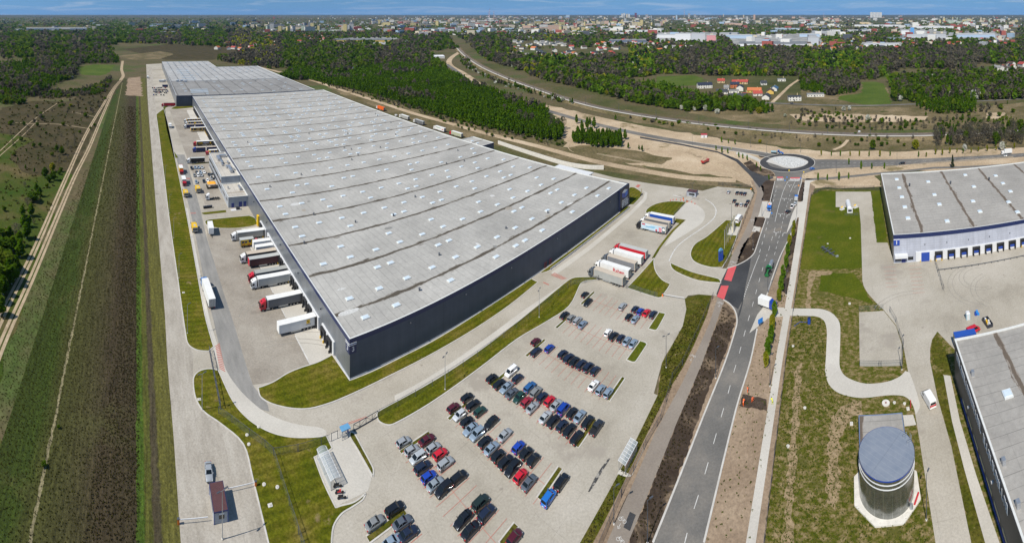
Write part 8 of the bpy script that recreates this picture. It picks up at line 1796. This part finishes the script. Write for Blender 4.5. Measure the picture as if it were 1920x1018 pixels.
tufts('bank_tufts', [(1092, 1020), (1196, 824), (1235, 742), (1244, 682), (1286, 600), (1325, 560), (1320, 600), (1280, 690), (1215, 810), (1112, 1018)], .6, .15, tuft_m, 'dry grass tufts on the car park bank', .3, 140, .3)
# ---------------------------------------------------------------- houses, halls and the far city
def facade(name, c, fl=2.9, bay=3.2):
    n = N(name); p = n.node('ShaderNodeTexCoord').outputs['Object']; s_ = n.node('ShaderNodeSeparateXYZ', i_0=p)
    al = n.math('ADD', s_.outputs[0], s_.outputs[1])
    a = n.math('ABSOLUTE', n.math('SUBTRACT', n.math('FRACT', n.math('DIVIDE', al, bay)), .5)); b = n.math('ABSOLUTE', n.math('SUBTRACT', n.math('FRACT', n.math('DIVIDE', s_.outputs[2], fl)), .5))
    w_ = n.math('MULTIPLY', n.math('LESS_THAN', a, .27), n.math('LESS_THAN', b, .24))
    n.col(n.mix(n.math('MULTIPLY', w_, .8), c, (.06,.07,.085))); n.rough(.8, .2); return n.m
FAC = [facade('apartment_facade_'+k, c) for k, c in (('white', (.62,.61,.58)), ('cream', (.58,.5,.36)), ('peach', (.55,.38,.29)), ('pale_green', (.45,.52,.42)), ('grey', (.34,.35,.36)), ('yellow', (.62,.52,.24)), ('pale_blue', (.4,.5,.6)))]
m_flat = plain('bitumen_roof', (.22,.22,.22), .9); m_hw = plain('rendered_wall', (.62,.6,.55), .8); m_hc = plain('cream_render', (.55,.43,.25), .8); m_hy = plain('yellow_render', (.6,.4,.1), .8)
RF = {'red': plain('red_tiles', (.33,.055,.04), .8, var=.2), 'orange': plain('orange_tiles', (.45,.14,.05), .8, var=.2), 'slate': plain('slate_tiles', (.035,.04,.048), .7, var=.2), 'navy': plain('navy_tiles', (.018,.024,.045), .6), 'brown': plain('brown_tiles', (.07,.045,.035), .8), 'blue': plain('blue_tiles', (.05,.12,.22), .6), 'grey': plain('grey_tiles', (.2,.2,.2), .8)}
def house(label, p, w_, d_, h, roof, wall, rz, group=None, detail=True, flat=False):
    r = tag(empty('house', Vector((p.x, p.y, 0)), rz), label, 'house', group); x, y = w_/2, d_/2; rise = .32*d_
    a = MB(); a.box(-x, x, -y, y, 0, h)
    if not flat: a.add([(-x, -y, h), (-x, y, h), (-x, 0, h+rise-.02), (x, -y, h), (x, y, h), (x, 0, h+rise-.02)], [(0, 2, 1), (3, 4, 5)])
    a.build('wall', wall, r); a = MB()
    if flat: a.box(-x-.2, x+.2, -y-.2, y+.2, h+.01, h+.35)
    else:
        for s in (-1, 1): a.hexa([(-x-.4, s*(y+.5), h-.25), (x+.4, s*(y+.5), h-.25), (x+.4, 0, h+rise), (-x-.4, 0, h+rise)], [(-x-.4, s*(y+.5), h-.05), (x+.4, s*(y+.5), h-.05), (x+.4, 0, h+rise+.2), (-x-.4, 0, h+rise+.2)])
    rf_ = a.build('roof', roof, r)
    if detail:
        a = MB(); a.box(x*.4, x*.4+.7, -.35, .35, h+rise*.4, h+rise+1.0); a.build('chimney', m_hc, rf_)
        k = max(2, int(w_/3.5))
        for i in range(k):
            xx = -x+(i+.5)*w_/k
            for z in ((1.0,) if h < 4.5 else (1.0, 3.7)): a = MB(); a.box(xx-.55, xx+.55, -y-.04, -y-.003, z, z+1.3); a.build('window', m_glass_dark, r)
        a = MB(); a.box(-x*.1-.5, -x*.1+.5, -y-.06, -y-.003, .05, 2.1) ; a.build('door', m_door_dark, r)
    return r
T5h = tile(1280, 120, 5.9875)
def face_cam(p): return -math.atan2(p.x, p.y)
HL = ((245,268,27,'navy','w','large navy-roofed house at the left end of the hamlet',0),(430,208,14,'red','c','cream house with a red roof at the back of the hamlet',0),(600,222,17,'red','y','yellow house with a red roof beside its twin',0),(697,220,14,'red','c','cream house with a red roof, right of the yellow twin',0),(908,232,11,'slate','w','slate-roofed house in the trees at the hamlet back',0),(585,262,16,'navy','o','navy-roofed house with an orange gable wall',0),(645,297,15,'navy','w','white house with a navy roof and gable in mid hamlet',1),(440,332,19,'slate','w','white house with low slate roof on the hamlet front',0),(492,285,9,'grey','w','small white house behind the slate-roofed one',0),(575,322,17,'grey','w','low white flat house in mid hamlet',0),
      (615,384,30,'slate','c','long cream house with slate roof on the lane',0),(805,315,24,'orange','y','yellow house with a long orange roof',0),(840,352,15,'red','w','small red-roofed house by the lane',0),(1030,295,17,'blue','w','white house with a blue roof',1),(985,328,18,'brown','y','yellow house with a steep brown roof',1),(940,388,19,'slate','w','white house with a slate roof at the lane corner',1),(1255,408,20,'slate','w','pale two-storey block alone right of the dirt lane',0),(1490,362,28,'grey','w','long low ruined white shed right of the hamlet',0),(1110,190,16,'grey','w','flat shed by the hamlet yard',0),(700,358,9,'red','w','tiny red shed beside the long cream house',0))
for x, y, w_, rc, wc, lb, g in HL:
    p = T5h(x, y); tall = 5.2 if 'two-storey' in lb or 'navy' in lb else 3.4
    house(lb, p, w_*.8, 9.5, tall, RF[rc], {'w': m_hw, 'c': m_hc, 'y': m_hy, 'o': RF['orange']}[wc], face_cam(p)+(R(90) if g else 0)+R(random.uniform(-14, 14)), 'houses of the hamlet', True, 'flat' in lb or 'shed' in lb or 'two-storey' in lb)
for x, y, rc, lb in ((872,181,'red','red-roofed cottage at the right edge of the wood'),(741,142,'red','red-roofed cottage inside the birch wood'),(1207,176,'red','white cottage with a red roof below the meadow'),(668,132,'blue','blue-roofed house behind the grove'),(746,127,'navy','dark-roofed house behind the birch wood'),(776,126,'blue','second blue-roofed house behind the grove'),(1172,132,'brown','brown cottage among the woods'),(1768,112,'red','red-roofed cottage in the farthest wood')):
    p = at(x, y); house(lb, p, 13, 9, 3.6, RF[rc], m_hw, face_cam(p)+R(random.uniform(-40, 40)))
big = tag(empty('warehouse', at(822, 109)), 'white peaked shed beside the sandy yard by the railway', 'shed'); a = MB(); a.box(-14, 14, -9, 9, 0, 5); a.build('wall', m_hw, big); a = MB(); a.hexa([(-14.5, -9.5, 5), (14.5, -9.5, 5), (14.5, 9.5, 5), (-14.5, 9.5, 5)], [(-12, -.5, 8), (12, -.5, 8), (12, .5, 8), (-12, .5, 8)]); a.build('roof', m_whitewall, big); big.rotation_euler = (0, 0, R(20))
# small houses of the suburbs: one mesh each
HM = {}
def small_house(rc):
    if rc not in HM:
        a = MB(); a.box(-5.5, 5.5, -4, 4, 0, 4.2); a.add([(-5.5, -4, 4.2), (-5.5, 4, 4.2), (-5.5, 0, 7), (5.5, -4, 4.2), (5.5, 4, 4.2), (5.5, 0, 7)], [(0, 2, 1), (3, 4, 5)]); a.m = 1
        for s in (-1, 1): a.hexa([(-5.8, s*4.4, 4.0), (5.8, s*4.4, 4.0), (5.8, 0, 7.05), (-5.8, 0, 7.05)], [(-5.8, s*4.4, 4.2), (5.8, s*4.4, 4.2), (5.8, 0, 7.25), (-5.8, 0, 7.25)])
        HM[rc] = a.mesh('house', [m_hw, RF[rc]])
    return HM[rc]
random.seed(77)
def suburb(poly, n, roofs, group):
    xs = [q[0] for q in poly]; ys = [q[1] for q in poly]; k = 0; tries = 0
    while k < n and tries < n*40:
        tries += 1; x, y = random.uniform(min(xs), max(xs)), random.uniform(min(ys), max(ys))
        if not inside(poly, np.array([x]), np.array([y]))[0]: continue
        rc = random.choice(roofs); o = link(bpy.data.objects.new('house', small_house(rc))); o.location = at(x, y); o.rotation_euler = (0, 0, random.uniform(0, 3.14)); s = random.uniform(.9, 1.6); o.scale = (s, s, s*.95)
        tag(o, 'far %s-roofed house among %s' % (rc, group), 'house', rc+'-roofed houses of '+group); k += 1
RRR = ['red', 'red', 'orange', 'slate', 'brown', 'grey', 'red']
suburb([(962, 90), (1080, 88), (1165, 90), (1165, 108), (1060, 108), (965, 108)], 40, RRR, 'the suburb beyond the railway')
suburb([(965, 79), (1058, 80), (1058, 87), (965, 87)], 24, ['grey', 'slate', 'grey'], 'the new white terraces')
suburb([(1100, 72), (1290, 80), (1290, 92), (1110, 90)], 24, RRR, 'the garden suburb')
suburb([(1180, 88), (1310, 86), (1320, 98), (1190, 104)], 20, RRR, 'the houses hidden in the middle wood')
suburb([(1440, 86), (1700, 88), (1700, 94), (1440, 96)], 22, RRR, 'the houses along the wood under the halls')
suburb([(1690, 72), (1900, 72), (1900, 84), (1690, 88)], 30, RRR, 'the suburb under the wide grey hall')
suburb([(1862, 124), (1920, 122), (1920, 133), (1850, 132)], 14, RRR, 'the hamlet beyond the far woods')
suburb([(500, 68), (640, 68), (640, 80), (505, 84)], 28, ['red', 'red', 'orange', 'brown'], 'the red-roofed suburb beside the ochre hall')
suburb([(400, 82), (520, 80), (520, 100), (400, 98)], 16, RRR, 'the suburb above the warehouse roof')
suburb([(0, 50), (470, 46), (470, 62), (0, 66)], 20, RRR, 'the villages round the long white hall')
suburb([(1500, 84), (1640, 84), (1640, 92), (1500, 92)], 20, ['orange', 'grey', 'brown'], 'the allotments below the halls')
suburb([(760, 46), (1000, 46), (1000, 60), (760, 62)], 16, RRR, 'the mid-distance suburb')
# halls
def hall(label, x0, x1, yb, yt, depth, wall, roof, group=None):
    xm = (x0+x1)/2; p = at(xm, yb); D = math.hypot(p.x, p.y); w_ = (x1-x0)/F*D; h = max(5, (yb-yt)/F*D)
    r = tag(empty('factory_hall', p, face_cam(p)), label, 'factory', group); a = MB(); a.box(-w_/2, w_/2, 0, depth, 0, h); a.build('wall', wall, r)
    a = MB(); a.box(-w_/2-.5, w_/2+.5, -.5, depth+.5, h+.01, h+.8)
    for k in range(max(1, int(w_/30))): x = -w_/2+12+k*30; a.box(x, x+4, depth*.15, depth*.85, h+.81, h+1.8)
    a.build('roof', roof, r); return r
mw, mg, mb_, mp, my = m_whitewall, plain('pale_grey_wall', (.42,.44,.47), .7), plain('pale_blue_wall', (.35,.45,.58), .7), plain('pink_wall', (.55,.25,.26), .7), plain('ochre_wall', (.6,.42,.13), .7)
mr, mdr = plain('light_hall_roof', (.42,.43,.44), .8), plain('dark_hall_roof', (.16,.17,.18), .8)
for a_ in (('long ochre factory hall beyond the grove', 625, 735, 81, 75, 90, my, mdr), ('low white roofed hall in front of the ochre factory', 652, 752, 83, 80.5, 30, mw, mr), ('very long white hall alone beyond the far woods', 49, 163, 56.5, 53, 70, mw, mw), ('white factory block left of the big white complex', 1232, 1267, 71, 65, 60, mw, mr), ('big white office block of the complex', 1266, 1295, 76, 63, 50, mw, mr), ('grey wing of the big white complex', 1296, 1322, 76, 63, 50, mg, mr), ('pink block beside the big complex', 1325, 1342, 77, 66, 30, mp, mr), ('pale blue long hall right of the pink block', 1361, 1410, 72, 66, 70, mb_, mr), ('dark-roofed sprawling hall in front of the pale blue one', 1385, 1442, 87, 82, 120, mw, mdr), ('dark blue low hall above the suburb', 1142, 1212, 79, 76, 50, plain('slate_blue_wall', (.1,.13,.2), .7), mdr), ('small white hall above the dark blue one', 1154, 1169, 67, 61, 30, mw, mr), ('blue-grey hall with a flat roof', 1499, 1537, 69, 64, 60, mb_, mr), ('wide dark-roofed hall under the grey tower', 1443, 1514, 87, 82, 130, mg, mdr), ('grey tower block between the halls', 1515, 1535, 84, 70, 25, mg, mr),
           ('white block next to the blue tower', 1690, 1705, 64, 57, 30, mw, mr), ('blue tower next to the white block', 1707, 1714, 63, 51.5, 25, plain('strong_blue_wall', (.1,.3,.6), .6), mr), ('very wide grey hall below the blue tower', 1700, 1774, 71, 66, 80, mg, mr), ('low white works beside the wood', 1620, 1686, 87, 83, 60, mw, mr), ('dark-roofed hall left of the grey hall', 1662, 1700, 75, 71, 50, mb_, mdr), ('wide hall near the motorway', 1794, 1866, 70, 65, 110, mb_, mr), ('long white hall behind the blue tower', 1717, 1788, 53, 49, 60, mw, mr), ('long white hall under the pale skyline', 1602, 1690, 50, 46.5, 60, mw, mr), ('cream hall on the long white one', 1612, 1630, 45, 41.5, 40, m_hc, mr), ('pale hall left of the centre line of halls', 1540, 1580, 59, 56, 40, mw, mr), ('second pale hall of that line', 1585, 1646, 59, 56, 40, mg, mr), ('pale hall above the suburb road', 1450, 1500, 56, 53, 40, mb_, mr), ('white retail shed in mid distance', 1050, 1100, 62, 59, 40, mw, mr), ('second white retail shed in mid distance', 1180, 1230, 60, 56.5, 40, mw, mr), ('grey retail shed left of the suburb', 965, 1000, 72, 69.5, 30, mb_, mr), ('pale sheds behind the villages', 280, 330, 62, 59.5, 30, mb_, mr), ('flat white works left of the towers', 180, 205, 48, 46, 40, mw, mr)):
    hall(*a_)
BM = {}
def block(kind, f):
    if (kind, f) not in BM:
        L, d_, h = {'slab': (62, 13, 32), 'long': (110, 13, 16), 'tower': (22, 20, 40), 'high': (26, 24, 70)}[kind]; a = MB(); a.box(-L/2, L/2, -d_/2, d_/2, 0, h); a.m = 1; a.box(-L/2-.3, L/2+.3, -d_/2-.3, d_/2+.3, h+.02, h+.9); a.box(-L*.1, L*.1, -2.5, 2.5, h+.91, h+3.5); BM[kind, f] = a.mesh('apartment_block', [FAC[f], m_flat])
    return BM[kind, f]
CN = ['white', 'cream', 'peach', 'pale green', 'grey', 'yellow', 'pale blue']
def city(x0, x1, y0, y1, n, kinds, fs, where):
    for i in range(n):
        x, y = random.uniform(x0, x1), random.uniform(y0, y1); k = random.choice(kinds); f = random.choice(fs); p = at(x, y); o = link(bpy.data.objects.new('apartment_block', block(k, f))); o.location = p
        o.rotation_euler = (0, 0, face_cam(p)+R(random.choice((0, 8, -12, 80, 25)))); s = random.uniform(.75, 1.15); o.scale = (s, 1, s*random.uniform(.8, 1.1))
        tag(o, 'far %s %s %s' % (CN[f], {'slab': 'apartment slab', 'long': 'long low apartment block', 'tower': 'apartment tower', 'high': 'high-rise tower'}[k], where), 'apartment block', 'far %s blocks %s' % (CN[f], where))
city(480, 665, 48, 61, 34, ['slab', 'tower', 'tower', 'long'], [0, 1, 3, 5, 4], 'in the estate beyond the ochre factory')
city(690, 880, 39, 50, 26, ['slab', 'tower', 'long'], [0, 1, 2, 5], 'in the estate between ochre factory and chimneys')
city(850, 960, 36, 52, 22, ['slab', 'long'], [0, 2, 1], 'below the striped chimneys')
city(962, 1100, 38, 58, 30, ['slab', 'long', 'slab'], [0, 1, 2, 5], 'in the middle of the city')
city(1090, 1265, 38, 50, 36, ['slab', 'slab', 'long', 'tower'], [0, 1, 5, 2], 'in the large central estate')
city(1100, 1420, 31, 38, 46, ['slab', 'tower', 'high', 'long'], [0, 2, 4, 6, 1], 'along the city skyline')
city(700, 1100, 30.5, 36, 34, ['slab', 'long', 'tower'], [0, 2, 4, 1], 'on the skyline around the chimneys')
city(1300, 1600, 36, 48, 30, ['long', 'slab'], [0, 1, 2], 'in the eastern districts')
city(1760, 1920, 36, 45, 36, ['slab', 'slab', 'tower'], [0, 1, 3, 5], 'in the estate beside the motorway')
city(1420, 1760, 31, 40, 26, ['long', 'slab'], [0, 2, 4], 'in the outer suburbs')
city(210, 480, 42, 54, 18, ['slab', 'long'], [0, 3, 6], 'at the city edge above the far halls')
def chimney(label, x, yt, yb, r=5):
    p = at(x, yb); D = math.hypot(p.x, p.y); h = (yb-yt)/F*D; c = tag(empty('chimney_stack', p), label, 'chimney'); a = MB(); n_ = 8
    for k in range(n_): a.m = k % 2; z0, z1 = h*k/n_, h*(k+1)/n_; a.cyl((0, 0, z0), (0, 0, z1), r*(1-.5*k/n_), r*(1-.5*(k+1)/n_), n=10, cap=k == n_-1)
    a.build('stack', [m_whitewall, RF['red']], c)
chimney('tall striped chimney, left of the close pair on the skyline', 918, 16.5, 34, 7); chimney('striped chimney close to the tall one', 915.5, 22, 34, 6); chimney('shorter striped chimney right of the pair', 926, 21.5, 34, 7); chimney('lone striped chimney over the central skyline', 1283, 16.5, 31, 7); chimney('thin red mast chimney left of the pale twin slab', 1544.5, 23.5, 32, 5); chimney('thin mast alone on the far left horizon', 207.5, 27, 33, 3)
def tower(label, x0, x1, yt, yb, m, top=None):
    p = at((x0+x1)/2, yb); D = math.hypot(p.x, p.y); w_ = (x1-x0)/F*D; h = (yb-yt)/F*D; t = tag(empty('high_rise', p, face_cam(p)), label, 'high-rise'); a = MB(); a.box(-w_/2, w_/2, -10, 10, 0, h); a.build('wall', m, t); a = MB(); a.box(-w_/2-.5, w_/2+.5, -10.5, 10.5, h+.02, h+3.5); a.build('roof', top or m_flat, t)
tl_ = plain('turquoise_roof', (.1,.42,.55), .7)
for k in range(4): tower('pale slab with turquoise top, %s of the joined four' % ('leftmost', 'second', 'third', 'rightmost')[k], 1631.5+k*5.6, 1636.6+k*5.6, 22.8, 33, FAC[0], tl_)
for x0, x1, yt, f, lb in ((1165,1168,25.5,0,'leftmost slim white tower of the skyline group'),(1169,1172,24.5,0,'second slim white tower of the skyline group'),(1173.5,1177,25.8,1,'third slim tower of the skyline group, cream'),(1178,1181,26.2,0,'fourth slim white tower of the skyline group'),(1190,1194,24.2,2,'dark red tower beside the white skyline group'),(1210,1215,27,4,'dark grey tower right of the red tower'),(1061,1068,28,6,'glassy blue tower left on the skyline'),(981,988,32,6,'pale blue tower on the left skyline'),(1301,1305,27,4,'grey tower by the lone chimney'),(1290,1294,25.5,4,'slim tower at the foot of the lone chimney'),(1325,1345,33,6,'broad glassy block on the skyline')):
    tower(lb, x0, x1, yt, 34 if yt > 31 else 33, FAC[f] if 'dark red' not in lb else plain('dark_red_cladding', (.12,.03,.04), .6))
# the countless small buildings of the town, one mass
FT = [plain('town_'+k, c, .8) for k, c in (('white', (.66,.65,.62)), ('cream', (.56,.49,.37)), ('grey', (.33,.34,.36)), ('red', (.3,.08,.06)), ('blue', (.3,.4,.52)), ('dark', (.1,.11,.13)))]
XS = []
for x0, x1, y0, y1, n_, big_ in ((480, 1920, 30.5, 36, 520, .8), (690, 1500, 35, 46, 620, 1), (1500, 1920, 35, 52, 380, 1), (480, 760, 40, 64, 240, .8), (760, 1240, 46, 66, 420, .9), (1240, 1920, 48, 70, 240, .7), (0, 480, 33, 60, 170, .8), (1400, 1900, 70, 90, 60, .6)):
    for i in range(n_):
        x = random.uniform(x0, x1); y = random.uniform(y0, y1)
        p = at(x, y); k = random.random(); l_ = random.uniform(9, 22) if k < .72 else random.uniform(25, 70)*big_; h_ = random.uniform(4, 9) if k < .8 else random.uniform(9, 24)
        XS.append((p.x, p.y, l_, random.uniform(8, 14) if k < .72 else random.uniform(12, 35), h_, face_cam(p)+random.choice((0, .3, -.3, 1.4, .8)), random.choice((0, 0, 0, 1, 1, 2, 2, 3, 3, 4, 5))))
b = MB()
for x, y, l_, d_, h_, a_, m_ in XS:
    c_, s_ = math.cos(a_), math.sin(a_); q = [(x+i*l_/2*c_-j*d_/2*s_, y+i*l_/2*s_+j*d_/2*c_) for i, j in ((-1, -1), (1, -1), (1, 1), (-1, 1))]; b.m = m_
    b.hexa([(u_, v_, 0) for u_, v_ in q], [(u_, v_, h_) for u_, v_ in q])
tag(b.build('far_town', FT), 'far town of small houses, sheds and blocks merging to the horizon', 'town', None, 'stuff')
# the motorway climbing away at the right
mwy = smooth_line(px(at, (1868, 84), (1880, 66), (1881, 56), (1876, 50), (1874, 46)), 4, False)
l_, r_ = ribbon_pts(mwy, 34); sheet('road', l_+r_[::-1], .3, plain('far_asphalt', (.25,.24,.24), .9), 'far dual carriageway leading to the city', smooth=1)
# ---------------------------------------------------------------- the air
n = bpy.data.materials.new('haze'); n.use_nodes = True; t = n.node_tree; t.nodes.remove(t.nodes['Principled BSDF'])
pv = t.nodes.new('ShaderNodeVolumePrincipled'); pv.inputs['Color'].default_value = (.28, .53, 1, 1); pv.inputs['Density'].default_value = HAZE; pv.inputs['Anisotropy'].default_value = .0
t.links.new(pv.outputs[0], t.nodes['Material Output'].inputs['Volume'])
b = MB(); b.box(-31000, 31000, -31000, 31000, -1, 330); tag(b.build('haze', n), 'thin pale blue haze over the plain', None, None, 'stuff')
